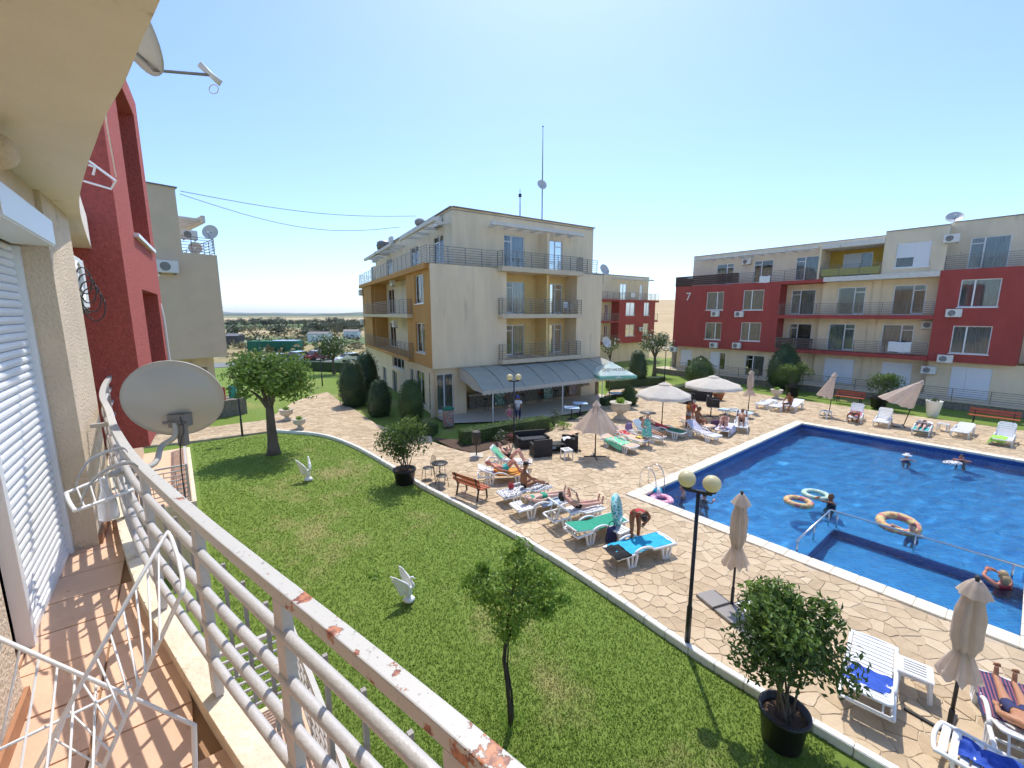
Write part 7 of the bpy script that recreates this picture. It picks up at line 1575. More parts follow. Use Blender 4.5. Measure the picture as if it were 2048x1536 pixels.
# pool ladder, floats
t = thing('pool_ladder', 'steel pool ladder with two curved rails at the near corner', 'ladder', (*pool(1.35, .2), 0), -R(51) + R(90))
for y in (-.27, .27): q = MB(); q.tube(spline([(-.35 + 0, y, .05), (-.34, y, .45), (-.22, y, .72), (-.02, y, .80), (.18, y, .68), (.30, y, .35), (.32, y, -.3), (.32, y, -.9)], 5), .021, 10); q.build('rail', 'steel', t, True)
for z in (-.3, -.55, -.8): q = MB(); q.box(.32, 0, z, .10, .52, .03); q.build('step', 'steel', t)
t.rotation_euler[2] = math.atan2(DX.y, DX.x)
def ring(label, loc, R_, r, m, tilt=(0, 0), cat='swim ring'):
    q = MB(); q.torus((0, 0, 0), R_, r, 32, 12); o = tag(q.build('swim_ring', m, None, True), label, cat); o.location = loc; o.rotation_euler = (tilt[0], tilt[1], 0); return o
ring('pink swim ring floating by the pool ladder', (*at(1323, 1000, -.1)[:2], -.10), .30, .11, 'ring_pink'); ring('turquoise printed swim ring leaning on the green pad lounger', tuple(lxy(LG[6], -.25, .42, .78)), .36, .09, 'ring_teal', (R(82), R(0))).rotation_euler = (R(78), 0, R(68))
ring('pink and orange swim ring floating in the pool middle', (*at(1597, 1004, -.08)[:2], -.08), .35, .10, 'ring_multi'); ring('clear swim ring around the swimmer in the pool middle', (*at(1632, 990, -.08)[:2], -.08), .36, .09, 'ring_clear'); ring('large orange swim ring with a child by the pool divider', (*at(1796, 1050, -.05)[:2], -.02), .42, .12, 'ring_multi', (R(10), R(-8)))
t = thing('beach_ball', 'white and blue beach ball floating by the ladder', 'ball', (*at(1315, 984, 0)[:2], .02)); 
for k in range(6):
    q = MB(); rows = [[(.17 * math.cos(e) * math.cos(a), .17 * math.cos(e) * math.sin(a), .17 * math.sin(e)) for a in [math.pi / 3 * (k + j / 3) for j in range(4)]] for e in [math.pi * (i / 10 - .5) for i in range(11)]]; q.grid(rows); q.build('panel', ('cl_white', 'cl_sky')[k % 2], t, True)
# bags and clutter near the loungers
def bag(label, loc, m, s=(.34, .16, .34), rz=0.0):
    t = thing('beach_bag', label, 'bag', loc, rz); q = MB(); q.box(0, 0, s[2] / 2, *s); q.v = [(x * (1 + .15 * noise.noise((x * 9, y * 9, z * 9))) * (.8 if z > s[2] * .6 else 1), y * (.55 if z > s[2] * .6 else 1.1), z) for x, y, z in q.v]; q.build('body', m, t, bevel=.03)
    q = MB(); q.tube(spline([(-.1, 0, s[2] * .9), (-.08, 0, s[2] * 1.3), (.08, 0, s[2] * 1.3), (.1, 0, s[2] * .9)], 4), .012, 6); q.build('handle', m, t)
bag('navy beach bag hanging by the green pad lounger', (2.75, 10.95, .05), 'cl_navy', (.34, .18, .45), R(30)); bag('black bag with pink towel on the paving under the table', (3.0, 10.6, 0), 'cl_black', (.4, .2, .3), R(80)); bag('red handbag on the black and white towel', tuple(lxy(LG[3], .2, 1.35, .40)), 'cl_red', (.2, .14, .16), R(20)); bag('woven orange beach bag behind the red cloth lounger', (5.35, 21.6, 0), 'cl_orange', (.5, .3, .4)); bag('dark patterned bag beside the man seen from behind', (11.35, 22.9, 0), 'towel_navy', (.6, .4, .5)); bag('dark bag on the paving behind the standing woman', (6.35, 22.4, 0), 'cl_purple', (.4, .3, .45))
for k, (x, y) in enumerate(((2.95, 18.9), (3.15, 18.95))): 
    q = MB(); q.box(0, 0, .02, .09, .26, .03); tag(q.build('sandal', 'cl_black', None, bevel=.01), ('left', 'right')[k] + ' black sandal left on the paving beside the half closed parasol', 'shoe').location = (x, y, .02)
# washing and towels on the balcony rails
def hung(label, w, x, y, o, wd, h, m):
    u, z = w.sz(x, y, o); rows = [[w.pt(u + wd * (j / 8 - .5), z - h * i / 8 + .02 * math.sin(j), o + .03 + .025 * noise.noise((j * .6, i * .4, x * .1)) + (.0 if i else -.05)) for j in range(9)] for i in range(9)]
    q = MB(); q.grid(rows); q.grid([[(a[0] - w.n.x * .015, a[1] - w.n.y * .015, a[2]) for a in r_] for r_ in rows]); tag(q.build('hanging_towel', m, None, True), label, 'towel')
hung('white sheet drying on the first floor rail of the long red block', WR, 1800, 684, .1, 1.3, .75, 'cl_white'); hung('white towel drying on the second rail right of the first terrace doors', WR, 1530, 552, -.02, .9, .6, 'cl_white')
t = thing('plastic_chair', 'white plastic chair on the second floor balcony of the cream block', 'chair', WF.pt(WF.s(1137, 628, 0), 6.31, -.1), R(40)); q = MB(); q.box(0, 0, .42, .46, .44, .03); q.build('seat', 'plastic_white', t, bevel=.01)
for x in (-1, 1):
    for y in (-1, 1): q = MB(); q.bar((x * .2, y * .19, .41), (x * .24, y * .23, 0), .04, .03); q.build('leg', 'plastic_white', t)
    q = MB(); q.tube(spline([(x * .23, -.2, .43), (x * .26, -.18, .63), (x * .26, .1, .64), (x * .22, .2, .62)], 3), .02, 6); q.build('armrest', 'plastic_white', t, True)
q = MB(); q.box(0, .22, .66, .44, .03, .44); q.build('backrest', 'plastic_white', t, bevel=.01)
# cars, container and sheds beyond
def car(label, loc, rz, m, s=1.0):
    t = thing('parked_car', label, 'car', loc, rz, 'parked cars'); t.scale = (s, s, s); prof = [(-2.1, .35), (-2.12, .62), (-1.95, .80), (-1.35, .92), (-.85, 1.38), (.45, 1.42), (1.05, .98), (1.85, .86), (2.08, .68), (2.1, .35)]
    q = MB(); n = len(prof); V = []
    for y, k in ((-.84, 1), (.84, 1)):
        V += [(x, y * (1 if z < .95 else .86), z) for x, z in prof]
    q.add(V, [tuple(range(n))[::-1], tuple(range(n, 2 * n))] + [(i, (i + 1) % n, n + (i + 1) % n, n + i) for i in range(n)]); q.build('body', m, t, bevel=.04)
    q = MB()
    for y in (-.745, .745): q.add([(-1.15, y * 1.04, .98), (.85, y * 1.04, 1.0), (.42, y * .995, 1.36), (-.80, y * .995, 1.33)], [(0, 1, 2, 3)])
    q.add([(.49, -.68, 1.39), (.49, .68, 1.39), (1.06, .74, 1.0), (1.06, -.74, 1.0)], [(0, 1, 2, 3)]); q.add([(-.89, -.68, 1.36), (-.89, .68, 1.36), (-1.38, .74, .95), (-1.38, -.74, .95)], [(0, 1, 2, 3)]); q.build('windows', 'ac_dark', t)
    for x in (-1.32, 1.32):
        for y in (-.80, .80):
            w = MB(); w.lathe([(.20, -.1), (.31, -.1), (.32, 0), (.31, .1), (.20, .1)], 18); w.xf(Matrix.Translation((x, y, .32)) @ Matrix.Rotation(R(90), 4, 'X')); wo = w.build('wheel', 'rubber', t); w = MB(); w.lathe([(.01, -.09), (.2, -.09), (.2, .09), (.01, .09)], 14); w.xf(Matrix.Translation((x, y, .32)) @ Matrix.Rotation(R(90), 4, 'X')); w.build('rim', 'rail_grey', wo)
    for y in (-.6, .6): q = MB(); q.box(2.07, y, .70, .08, .3, .12); q.build('headlight', 'cl_white', t); q = MB(); q.box(-2.08, y, .74, .08, .26, .12); q.build('tail_light', 'cl_red', t)
mat('car_silver', (.55, .58, .60), .25, metal=.4, coat=.5); mat('car_red', (.22, .02, .03), .25, coat=.6); mat('car_green', (.04, .10, .09), .25, coat=.6); mat('car_white', (.75, .75, .75), .25, coat=.6)
for lab, x, y, rz, m in (('silver car parked behind the leafy tree', 600, 722, R(60), 'car_silver'), ('dark red car parked beside the silver car', 638, 720, R(60), 'car_red'), ('dark green car parked left of the silver car', 560, 728, R(60), 'car_green'), ('white car showing behind the dark evergreens', 705, 726, R(40), 'car_white')): p = at(x, y); car(lab, (p.x, p.y, -.06), rz, m)
t = thing('container', 'long green tarpaulin covered container in the dry field', 'container', atY(552, 700, 78)); t.location.z = -.45; q = MB(); q.box(0, 0, .95, 9, 2.4, 1.9); q.build('body', 'cl_bottle', t, bevel=.05)
for i in range(12): q = MB(); q.box(-4.3 + i * .78, -1.22, .95, .12, .06, 1.8); q.build('rib', 'cl_bottle', t)
q = MB(); q.box(2, 0, 1.96, 4.4, 2.2, .12); q.build('cover', 'cl_lightblue', t)
for k, (x, Y, w) in enumerate(((640, 105, 5), (705, 120, 4), (470, 95, 3))):
    t = thing('shed', ('low white shed in the field left of the tree row', 'small white shed near the cream building', 'dark site cabin at the far left of the field')[k], 'shed', atY(x, 680, Y)); t.location.z = -.45; q = MB(); q.box(0, 0, 1.0, w, 2.5, 2.0); q.build('walls', ('paint_white', 'paint_white', 'ac_dark')[k], t); q = MB(); q.add([(-w / 2 - .1, -1.4, 2), (w / 2 + .1, -1.4, 2), (w / 2 + .1, 1.4, 2), (-w / 2 - .1, 1.4, 2), (-w / 2 - .1, 0, 2.5), (w / 2 + .1, 0, 2.5)], [(0, 1, 5, 4), (3, 2, 5, 4), (0, 3, 4), (1, 2, 5)]); q.build('roof', 'rail_grey', t)
# ------------------------------------------------------------------ people
EDG = [('pel', 'wai'), ('wai', 'che'), ('che', 'nec'), ('nec', 'hea'), ('che', 'shl'), ('shl', 'ell'), ('ell', 'wrl'), ('che', 'shr'), ('shr', 'elr'), ('elr', 'wrr'), ('pel', 'hil'), ('hil', 'knl'), ('knl', 'anl'), ('anl', 'tol'), ('pel', 'hir'), ('hir', 'knr'), ('knr', 'anr'), ('anr', 'tor')]
RAD = dict(pel=.135, wai=.118, che=.130, nec=.055, hea=.06, shl=.066, shr=.066, ell=.043, elr=.043, wrl=.029, wrr=.029, hil=.098, hir=.098, knl=.058, knr=.058, anl=.037, anr=.037, tol=.030, tor=.030)
def head_mesh(c, face, up, s=1.0):
    f = Vector(face).normalized(); u = Vector(up); u = (u - f * u.dot(f)).normalized(); x = f.cross(u); M = Matrix((x, f, u)).transposed().to_4x4(); M.translation = Vector(c); h = MB()
    n, m = 18, 12; V = []
    h.ball((0, 0, 0), 1, n, m); P_ = []
    for vx, vy, vz in h.v:
        w = .076 * (1 - .16 * max(0, -vz)); l = .096 * (1 - .10 * max(0, -vz)); y = vy * l - (.012 if vz < -.3 and vy < 0 else 0)
        if vy > .4 and vz < -.35: y += .008
        P_.append((vx * w, y, vz * .112))
    h.v = P_; h.tube([(0, .088, .012), (0, .112, -.022), (0, .094, -.032)], [.008, .014, .008], 6)
    for s_ in (-1, 1): h.ball((s_ * .077, -.005, -.005), .026, 8, 6, (.4, .8, 1.2))
    h.xf(M @ Matrix.Scale(s, 4)); return h, M
def hand_mesh(w, d, side, curl=.5):
    """palm with five fingers beyond the wrist w in direction d"""
    d = Vector(d).normalized(); s_ = Vector(side); s_ = (s_ - d * s_.dot(d)); s_ = s_.normalized() if s_.length > 1e-4 else d.orthogonal().normalized(); n = d.cross(s_); w = Vector(w); h = MB()
    h.tube([w - d * .01, w + d * .03, w + d * .075, w + d * .09], [.026, .036, .038, .03], 8)
    for i, (o, l) in enumerate(((-.029, .062), (-.010, .078), (.010, .074), (.028, .058))): a = w + d * .082 + s_ * o; b = a + d * l * .5 + n * curl * .012; c = a + d * l * .95 + n * curl * .035; h.tube([a, b, c], [.0095, .009, .007], 6)
    a = w + d * .03 + s_ * -.03; h.tube([a, a + d * .03 - s_ * .022 + n * .008, a + d * .062 - s_ * .026 + n * .018], [.012, .011, .008], 6); return h
def person(label, J, skin, suit=(), hair=('hair_dark', 'short'), face=(0, 1, 0), up=(0, 0, 1), loc=(0, 0, 0), rz=0.0, suit_m='cl_black', size=1.0, hs=1.0, extra=None):
    J = {k: Vector(v) for k, v in J.items()}
    names = list(RAD); idx = {k: i for i, k in enumerate(names)}; me = bpy.data.meshes.new('person'); me.from_pydata([J[k] for k in names], [(idx[a], idx[b]) for a, b in EDG], [])
    o = bpy.data.objects.new('person', me); COL.objects.link(o); sk = o.modifiers.new('skin', 'SKIN'); sk.use_smooth_shade = True; sk.branch_smoothing = .6
    for k in names:
        v = me.skin_vertices[0].data[idx[k]]; r = RAD[k] * size; v.radius = (r, r); v.use_root = k == 'pel'
    ss = o.modifiers.new('sub', 'SUBSURF'); ss.levels = 1; ss.render_levels = 1
    bm_ = bpy.data.meshes.new_from_object(o.evaluated_get(bpy.context.evaluated_depsgraph_get())); bpy.data.objects.remove(o); bpy.data.meshes.remove(me)
    V = [tuple(v.co) for v in bm_.vertices]; F = [tuple(p.vertices) for p in bm_.polygons]; nb = len(F)
    body = MB(); body.add(V, F); hc = J['hea'] + (J['hea'] - J['nec']).normalized() * .04; hm, M = head_mesh(hc, face, up, size * hs * 1.02); body.add(hm.v, hm.f)
    for a, b, sd in (('ell', 'wrl', -1), ('elr', 'wrr', 1)): h = hand_mesh(J[b], J[b] - J[a], (J['shr'] - J['shl']) * sd); body.add(h.v, h.f)
    for a, b in (('anl', 'tol'), ('anr', 'tor')):   # toes and heel
        d = (J[b] - J[a]).normalized(); s_ = d.cross(J[a] - J['kn' + a[2]]); s_ = s_.normalized() if s_.length > 1e-5 else Vector((1, 0, 0)); h = MB()
        for i in range(5): q = J[b] + s_ * (i - 2) * .017; h.tube([q - d * .01, q + d * (.05 - abs(i - 1) * .006)], [.012, .009], 5)
        sh = (J[a] - J['kn' + a[2]]).normalized(); h.ball(tuple(J[a] + sh * .03 - d * .02), .036, 8, 6); body.add(h.v, h.f)
    t = body.build('person', skin, None, True); t.location = loc; t.rotation_euler = (0, 0, rz); tag(t, label, 'person')
    # clothing: a shell over the chosen stretches of the body
    if suit:
        import numpy as np
        co = np.array(V); fc = np.array([co[list(f)].mean(0) for f in F]); best = np.full(len(F), 1e9); be = np.zeros(len(F), int); bt = np.zeros(len(F))
        for i, (a, b) in enumerate(EDG):
            A, B = np.array(J[a]), np.array(J[b]); d = B - A; tt = np.clip(((fc - A) @ d) / max(d @ d, 1e-9), 0, 1); dist = np.linalg.norm(fc - A - tt[:, None] * d, axis=1) / (RAD[a] * (1 - tt) + RAD[b] * tt); k = dist < best; best[k] = dist[k]; be[k] = i; bt[k] = tt[k]
        groups = {}
        for nm, mm, spec in suit:
            S_ = {}
            for e, lo, hi in spec:
                for i, (a, b) in enumerate(EDG):
                    if e == a + b or (e.endswith('*') and (a + b)[:-1] == e[:-1]) : S_[i] = (lo, hi)
            pick = [F[i] for i in range(len(F)) if be[i] in S_ and S_[be[i]][0] <= bt[i] <= S_[be[i]][1]]
            if not pick: continue
            nr = {}
            for f in pick:
                for v in f: nr.setdefault(v, None)
            ids = {v: i for i, v in enumerate(nr)}; q = MB(); q.v = [tuple(bm_.vertices[v].co + bm_.vertices[v].normal * .008) for v in ids]; q.f = [tuple(ids[v] for v in f) for f in pick]; q.build(nm, mm, t, True)
    hm_, kind = hair; hmb = MB(); n, m = 18, 10; rows = []
    top = {'short': -.25, 'long': -.75, 'bun': -.3, 'bald': 2, 'cap': -.1, 'hat': -.1}[kind]
    hmb.ball((0, 0, 0), 1, n, 12); keep = []
    for f in hmb.f:
        c = sum((Vector(hmb.v[i]) for i in f), Vector()) / len(f)
        if (c.z > .42 or (c.y < .15 and c.z > top)) and kind != 'bald': keep.append(f)
    if keep:
        hmb.f = keep; hmb.v = [(x * .086, y * .104 - .003, z * .122 + .004) for x, y, z in hmb.v]; hmb.xf(M @ Matrix.Scale(size * hs * 1.02, 4))
        if kind == 'bun': q = MB(); q.ball((0, -.09, .07), .045, 10, 7); q.xf(M); hmb.add(q.v, q.f)
        if kind == 'long': q = MB(); q.tube([(0, -.07, .03), (0, -.10, -.08), (0, -.09, -.20)], [.07, .075, .03], 10); q.xf(M); hmb.add(q.v, q.f)
        if kind == 'cap': q = MB(); q.lathe([(.001, .125), (.06, .118), (.09, .085), (.098, .04), (.097, .035)], 18); q.xf(M); q.build('hat', hm_, t, True); q = MB(); q.box(0, .12, .045, .13, .13, .014); q.xf(M); q.build('brim', hm_, t)
        if kind == 'hat': q = MB(); q.lathe([(.001, .125), (.07, .12), (.095, .05), (.17, .035), (.17, .028)], 20); q.xf(M); q.build('hat', hm_, t, True)
        hmb.build('hair', hm_ if kind not in ('cap', 'hat') else 'hair_brown', t, True)
    e = MB()
    for s_ in (-1, 1): e.ball((s_ * .030, .083, .012), .011, 8, 5)
    e.xf(M @ Matrix.Scale(size * hs * 1.02, 4)); e.build('eyes', 'hair_black', t)
    if extra:
        for nm, mm, q in extra: q.build(nm, mm, t, True)
    bpy.data.meshes.remove(bm_); return t
BRIEF = [('pelwai', 0, .45), ('pelhil', 0, 1), ('pelhir', 0, 1), ('hilknl', 0, .06), ('hirknr', 0, .06)]
SHORT = [('pelwai', 0, .55), ('pelhil', 0, 1), ('pelhir', 0, 1), ('hilknl', 0, .45), ('hirknr', 0, .45)]
BRA = [('waiche', .62, 1.0), ('chenec', 0, .12), ('cheshl', 0, .45), ('cheshr', 0, .45)]
ONE = BRIEF + [('pelwai', 0, 1), ('waiche', 0, 1), ('chenec', 0, .12), ('cheshl', 0, .35), ('cheshr', 0, .35)]
ARMS = lambda **k: k
def side(pel, wai, che, nec, hea, kn, an, to, el, wr, sw=.17, hw=.095, kx=.10, ax=.10, ex=.24, wx=.22, L={}, Rr={}):
    """joints from a side view in (y, z); L / Rr override single joints with (x, y, z)"""
    J = dict(pel=(0, *pel), wai=(0, *wai), che=(0, *che), nec=(0, *nec), hea=(0, *hea))
    d = Vector((0, *nec)) - Vector((0, *che)); s = Vector((0, *che)) + d * .35
    for k, sg in (('l', -1), ('r', 1)):
        J['sh' + k] = (sg * sw, s.y, s.z); J['el' + k] = (sg * ex, *el); J['wr' + k] = (sg * wx, *wr); J['hi' + k] = (sg * hw, *pel); J['kn' + k] = (sg * kx, *kn); J['an' + k] = (sg * ax, *an); J['to' + k] = (sg * ax, *to)
    for k, v in L.items(): J[k + 'l'] = v
    for k, v in Rr.items(): J[k + 'r'] = v
    return J
Z = .36
def on(lg, label, J, skin, suit, hair, face, up, **k): l = LG[lg]; return person(label, J, skin, suit, hair, face, up, l.location, l.rotation_euler[2], **k)
def lie(z=.49, kn=None, back=0, arms='down', hip=.80):
    """on the back, head towards +y; kn = knee height when bent; back = angle of the raised torso"""
    b = R(back); c, s = math.cos(b), math.sin(b); y0 = hip; T = lambda d, h=0: (y0 + d * c - h * s, z + d * s + h * c)
    kn_, an_, to_ = ((y0 - .44, z - .02), (y0 - .86, z - .05), (y0 - .90, z + .12)) if kn is None else ((y0 - .30, z + kn), (y0 - .52, z - .06), (y0 - .70, z - .10))
    el, wr = (T(.24, -.02), T(.0, .0)) if arms == 'down' else (T(.20, .12), T(.36, .24)) if arms == 'read' else (T(.62, .0), T(.72, .06))
    return side(T(0), T(.20, .0), T(.42, .01), T(.56, .01), T(.68, .04), kn_, an_, to_, el, wr)
on(1, 'woman with dark hair sitting with raised knees on the back lounger', lie(.50, .36, 40, 'read'), 'skin_pink', [('swimsuit', 'cl_black', ONE)], ('hair_dark', 'short'), (0, -.6, .5), (0, .5, .8))
on(2, 'man in turquoise shorts lying with bent knees', lie(.50, .34, 18, 'down'), 'skin_red', [('shorts', 'cl_teal', SHORT)], ('hair_brown', 'bald'), (0, -.3, .9), (0, .9, .3))
J = side((.95, .50), (.98, .70), (.96, .92), (.93, 1.06), (.90, 1.18), (.52, .62), (.22, .45), (.05, .42), (.82, .80), (.62, .64), kx=.16, ex=.27, wx=.16); on(3, 'tanned person with black cap sitting with back turned', J, 'skin_brown', [('swimsuit', 'cl_black', BRIEF)], ('hair_black', 'cap'), (0, -1, -.1), (0, 0, 1))
on(4, 'blond woman in a green bikini lying on her back', lie(.50, None, 0, 'down', .78), 'skin_pale', [('bikini_bottom', 'cl_green', BRIEF), ('bikini_top', 'cl_green', BRA)], ('hair_blond', 'long'), (0, -.2, 1), (0, 1, .2))
on(5, 'dark haired woman lying back and holding a paper', lie(.50, None, 34, 'read', .82), 'skin_pink', [('swimsuit', 'cl_black', BRIEF)], ('hair_dark', 'long'), (0, -.6, .6), (0, .6, .7))
q = MB(); q.grid([[(.15 * j, 0, .2 * i) for j in (-1, 0, 1)] for i in (0, 1)]); l = LG[5]; o = tag(q.build('newspaper', 'cl_lightblue', None), 'open paper held by the reading woman', 'paper'); o.location = lxy(l, 0, .93, .93); o.rotation_euler = (R(-40), 0, l.rotation_euler[2])
# bending woman
J = side((-.10, .86), (.06, 1.00), (.24, 1.06), (.36, 1.06), (.47, 1.02), (-.02, .47), (-.06, .07), (.10, .03), (.30, .82), (.30, .60), kx=.10, L=dict(el=(-.26, .30, .90), wr=(-.12, .34, .78)), Rr=dict(el=(.25, .34, .82), wr=(.26, .40, .56)))
person('tanned woman bending over the turquoise towel lounger', J, 'skin_brown', [('bikini_bottom', 'cl_red', BRIEF), ('bikini_top', 'cl_red', BRA)], ('hair_dark', 'bun'), (0, .5, -.8), (0, .8, .5), (3.42, 10.95, 0), R(185), hs=1.05)
on(10, 'person at the right edge of whom only the legs show', lie(.50, None, 20, 'down', 1.02), 'skin_tan', [('shorts', 'cl_navy', SHORT)], ('hair_brown', 'short'), (0, -.3, .9), (0, .9, .3))
on(13, 'woman in a light green top lying back behind the standing woman', lie(.50, None, 38, 'down'), 'skin_tan', [('top', 'cl_mint', BRA + [('waiche', 0, 1)]), ('bikini_bottom', 'cl_dark', BRIEF)], ('hair_brown', 'cap'), (0, -.6, .6), (0, .5, .8))
# woman in a patterned teal dress
J = side((0, .86), (0, 1.06), (0, 1.27), (.01, 1.40), (.02, 1.49), (.01, .46), (-.02, .08), (.13, .03), (-.02, 1.06), (.12, 1.02), ex=.27, wx=.20, L=dict(el=(-.34, .05, 1.12), wr=(-.22, .18, 1.22)), Rr=dict(el=(.26, .04, 1.02), wr=(.12, .20, .98)))
d = MB(); rows = [[(r * (1 + .05 * math.cos(a * 7)) * math.cos(a), r * .72 * (1 + .05 * math.cos(a * 7)) * math.sin(a), z) for a in [2 * math.pi * k / 28 for k in range(29)]] for r, z in ((.165, 1.27), (.17, 1.15), (.15, 1.04), (.19, .86), (.22, .65), (.24, .46))]; d.grid(rows)
person('woman in a teal printed dress standing among the loungers', J, 'skin_pink', [('dress_top', 'dress_print', [('waiche', .3, 1), ('cheshl', 0, .5), ('cheshr', 0, .5)])], ('hair_grey', 'short'), (.1, 1, -.25), (0, .2, 1), (6.53, 19.9, 0), R(160), extra=[('dress', 'dress_print', d)], size=.97)
# standing woman by the cream parasol
J = side((0, .86), (.02, 1.06), (.03, 1.27), (.04, 1.40), (.06, 1.49), (.01, .46), (-.02, .08), (.13, .03), (.10, 1.02), (.30, 1.04))
person('tanned woman in a bikini standing beside the striped towel', J, 'skin_brown', [('bikini_bottom', 'cl_grey', BRIEF), ('bikini_top', 'cl_orange', BRA)], ('hair_brown', 'short'), (0, 1, -.2), (0, .2, 1), (9.75, 22.9, 0), R(-70))
J = side((.9, .50), (.92, .70), (.96, .90), (.92, 1.02), (.86, 1.12), (.50, .52), (.30, .12), (.14, .06), (.80, .66), (.60, .58), kx=.18); on(16, 'broad tanned man in dark trunks sitting seen from behind', J, 'skin_brown', [('trunks', 'cl_dark', BRIEF)], ('hair_brown', 'short'), (.2, -1, -.5), (0, 0, 1), size=1.15)
J = side((0, .48), (.02, .68), (.06, .88), (.10, 1.0), (.14, 1.10), (.42, .50), (.44, .10), (.58, .05), (.12, .66), (.32, .68)); person('sunburnt person in a red top sitting before the rattan chairs', J, 'skin_red', [('top', 'cl_red', ONE)], ('hair_grey', 'cap'), (0, 1, -.2), (0, .1, 1), (10.9, 25.0, 0), R(170))
q = MB(); q.box(0, 0, .2, .5, .5, .38)
J = side((.62, .50), (.68, .68), (.70, .86), (.62, .98), (.54, 1.04), (.30, .82), (.12, .46), (-.02, .42), (.46, .74), (.30, .82), kx=.14, ex=.20, wx=.10); on(17, 'person sitting hunched with raised knees on a towel', J, 'skin_pink', [('swimsuit', 'cl_dark', BRIEF)], ('hair_brown', 'short'), (0, -.8, -.5), (0, -.5, .9))
on(18, 'dark haired person lying back behind the hunched reader', lie(.52, .3, 34, 'read'), 'skin_brown', [('swimsuit', 'cl_dark', BRIEF)], ('hair_black', 'short'), (0, -.7, .4), (0, .4, .9))
J = side((.1, .50), (.12, .70), (.06, .92), (-.02, 1.04), (-.10, 1.12), (-.34, .52), (-.42, .10), (-.56, .05), (-.16, .72), (-.36, .62), kx=.2); on(22, 'person sitting forward on the end of the rightmost of three loungers', J, 'skin_brown', [('swimsuit', 'cl_grey', BRIEF)], ('hair_brown', 'short'), (0, -1, -.5), (0, -.3, 1))
J = side((.45, .50), (.25, .62), (.02, .66), (-.12, .62), (-.22, .58), (.60, .52), (.72, .14), (.60, .05), (-.06, .40), (-.20, .22), kx=.2, L=dict(el=(-.3, .0, .42))); on(23, 'tanned person stooping forward from a lounger', J, 'skin_brown', [('swimsuit', 'cl_pink', BRIEF)], ('hair_black', 'short'), (0, -1, -.4), (0, -.4, 1))
J = side((.85, .50), (1.05, .49), (1.27, .50), (1.40, .50), (1.50, .52), (.42, .47), (.02, .46), (-.14, .42), (1.35, .44), (1.55, .44), ex=.34, wx=.2); on(25, 'pale person lying face down on a turquoise towel', J, 'skin_pale', [('trunks', 'cl_dark', SHORT)], ('hair_dark', 'short'), (.5, .3, -.7), (0, 1, .1))
# bathers in the pool
def bather(label, px, z, rz, skin, hair, suit, arms, facev=(0, 1, 0), dz=0.0):
    p = at(px[0], px[1], z); J = side((0, -.62), (.0, -.42), (.02, -.18), (.03, -.03), (.05, .07), (.10, -1.0), (.02, -1.38), (.16, -1.40), *arms[:2], ex=arms[2], wx=arms[3]); return person(label, J, skin, suit, hair, facev, (0, 0, 1), (p.x, p.y, ZW + dz), R(rz))
FR_ = ((.28, -.06), (.42, .02), .26, .12)
bather('bather with a white hat resting arms on the water', (1813, 914), -.05, 150, 'skin_pink', ('cl_white', 'hat'), [('swimsuit', 'cl_navy', ONE)], FR_, dz=.04); bather('bather with sunglasses leaning on a dark float', (1922, 918), -.05, 140, 'skin_red', ('hair_dark', 'short'), [('swimsuit', 'cl_navy', ONE)], ((.26, .0), (.40, .06), .28, .08), dz=.07)
bather('boy standing in the pool left of the lamp globes', (1368, 985), -.05, 60, 'skin_pink', ('hair_brown', 'short'), [('trunks', 'cl_blue', SHORT)], ((-.05, -.25), (.1, -.2), .28, .3), dz=.14); bather('second child in the pool just behind the lamp globe', (1408, 996), -.05, -60, 'skin_pink', ('hair_brown', 'short'), [('trunks', 'cl_red', SHORT)], ((.05, -.2), (.2, -.1), .26, .22), dz=.08)
bather('bather with a brown head floating beside the clear ring', (1664, 1001), -.05, 100, 'skin_brown', ('hair_brown', 'short'), [('swimsuit', 'cl_dark', ONE)], ((.25, .02), (.46, .05), .26, .16), dz=.10); bather('child sitting in the large orange swim ring', (1826, 1062), -.02, 110, 'skin_pale', ('hair_brown', 'short'), [('trunks', 'cl_purple', SHORT)], ((.1, -.05), (.25, .02), .30, .34), dz=.14)
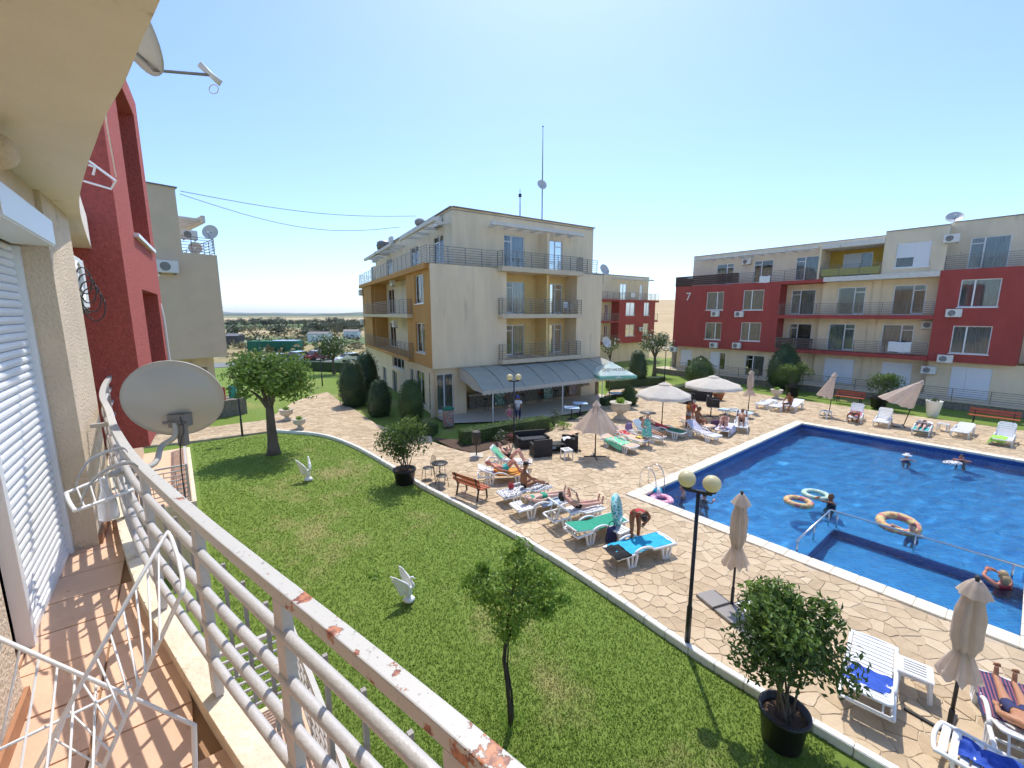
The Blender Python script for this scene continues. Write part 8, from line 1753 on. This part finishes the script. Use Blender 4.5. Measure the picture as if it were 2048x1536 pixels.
bather('fair haired woman leaning on the divider rail at the right', (2008, 1168), -.05, -10, 'skin_red', ('hair_blond', 'long'), [('swimsuit', 'cl_red', ONE)], ((.22, -.02), (.36, .04), .26, .1), dz=.16)
q = MB(); q.ball((0, 0, 0), .3, 14, 8, (1.3, .8, .35)); o = tag(q.build('float', 'towel_pattern', None, True), 'dark spotted float under the bather with sunglasses', 'float'); p = at(1905, 925, -.05); o.location = (p.x, p.y, -.08)
# under the awning
p = at(1036, 845); J = side((0, .86), (0, 1.06), (0, 1.27), (.01, 1.40), (.02, 1.49), (.01, .46), (-.02, .08), (.13, .03), (.0, 1.04), (.2, 1.0)); person('woman with a dark blue headscarf standing under the awning', J, 'skin_brown', [('blouse', 'cl_white', [('pelwai', 0, 1), ('waiche', 0, 1), ('cheshl', 0, 1), ('cheshr', 0, 1), ('shlell', 0, .5), ('shrelr', 0, .5)]), ('trousers', 'cl_navy', SHORT + [('hilknl', 0, 1), ('hirknr', 0, 1)])], ('cl_blue', 'cap'), (.2, 1, -.1), (0, 0, 1), (.35, 24.2, 0), R(170))
J = side((0, .50), (0, .66), (0, .84), (.01, .95), (.02, 1.03), (.35, .50), (.36, .12), (.48, .06), (.05, .62), (.22, .64)); person('child in pink sitting beside the woman under the awning', J, 'skin_pink', [('dress', 'cl_pink', ONE)], ('hair_blond', 'short'), (0, 1, -.1), (0, 0, 1), (-.15, 23.9, 0), R(200), size=.85)

# ------------------------------------------------------------------ haze in the air
mb = MB(); mb.box(0, 2150, 29, 8800, 4600, 66)
mv = bpy.data.materials.new('haze_air'); mv.use_nodes = True; nt_ = mv.node_tree; nt_.nodes.remove(nt_.nodes['Principled BSDF']); pv = nt_.nodes.new('ShaderNodeVolumePrincipled')
pv.inputs['Color'].default_value = (.80, .90, 1.0, 1); pv.inputs['Density'].default_value = .00011; pv.inputs['Anisotropy'].default_value = .2; nt_.links.new(pv.outputs[0], nt_.nodes['Material Output'].inputs['Volume'])
MATS['haze_air'] = mv; hz = mb.build('haze', 'haze_air'); hz['kind'] = 'stuff'
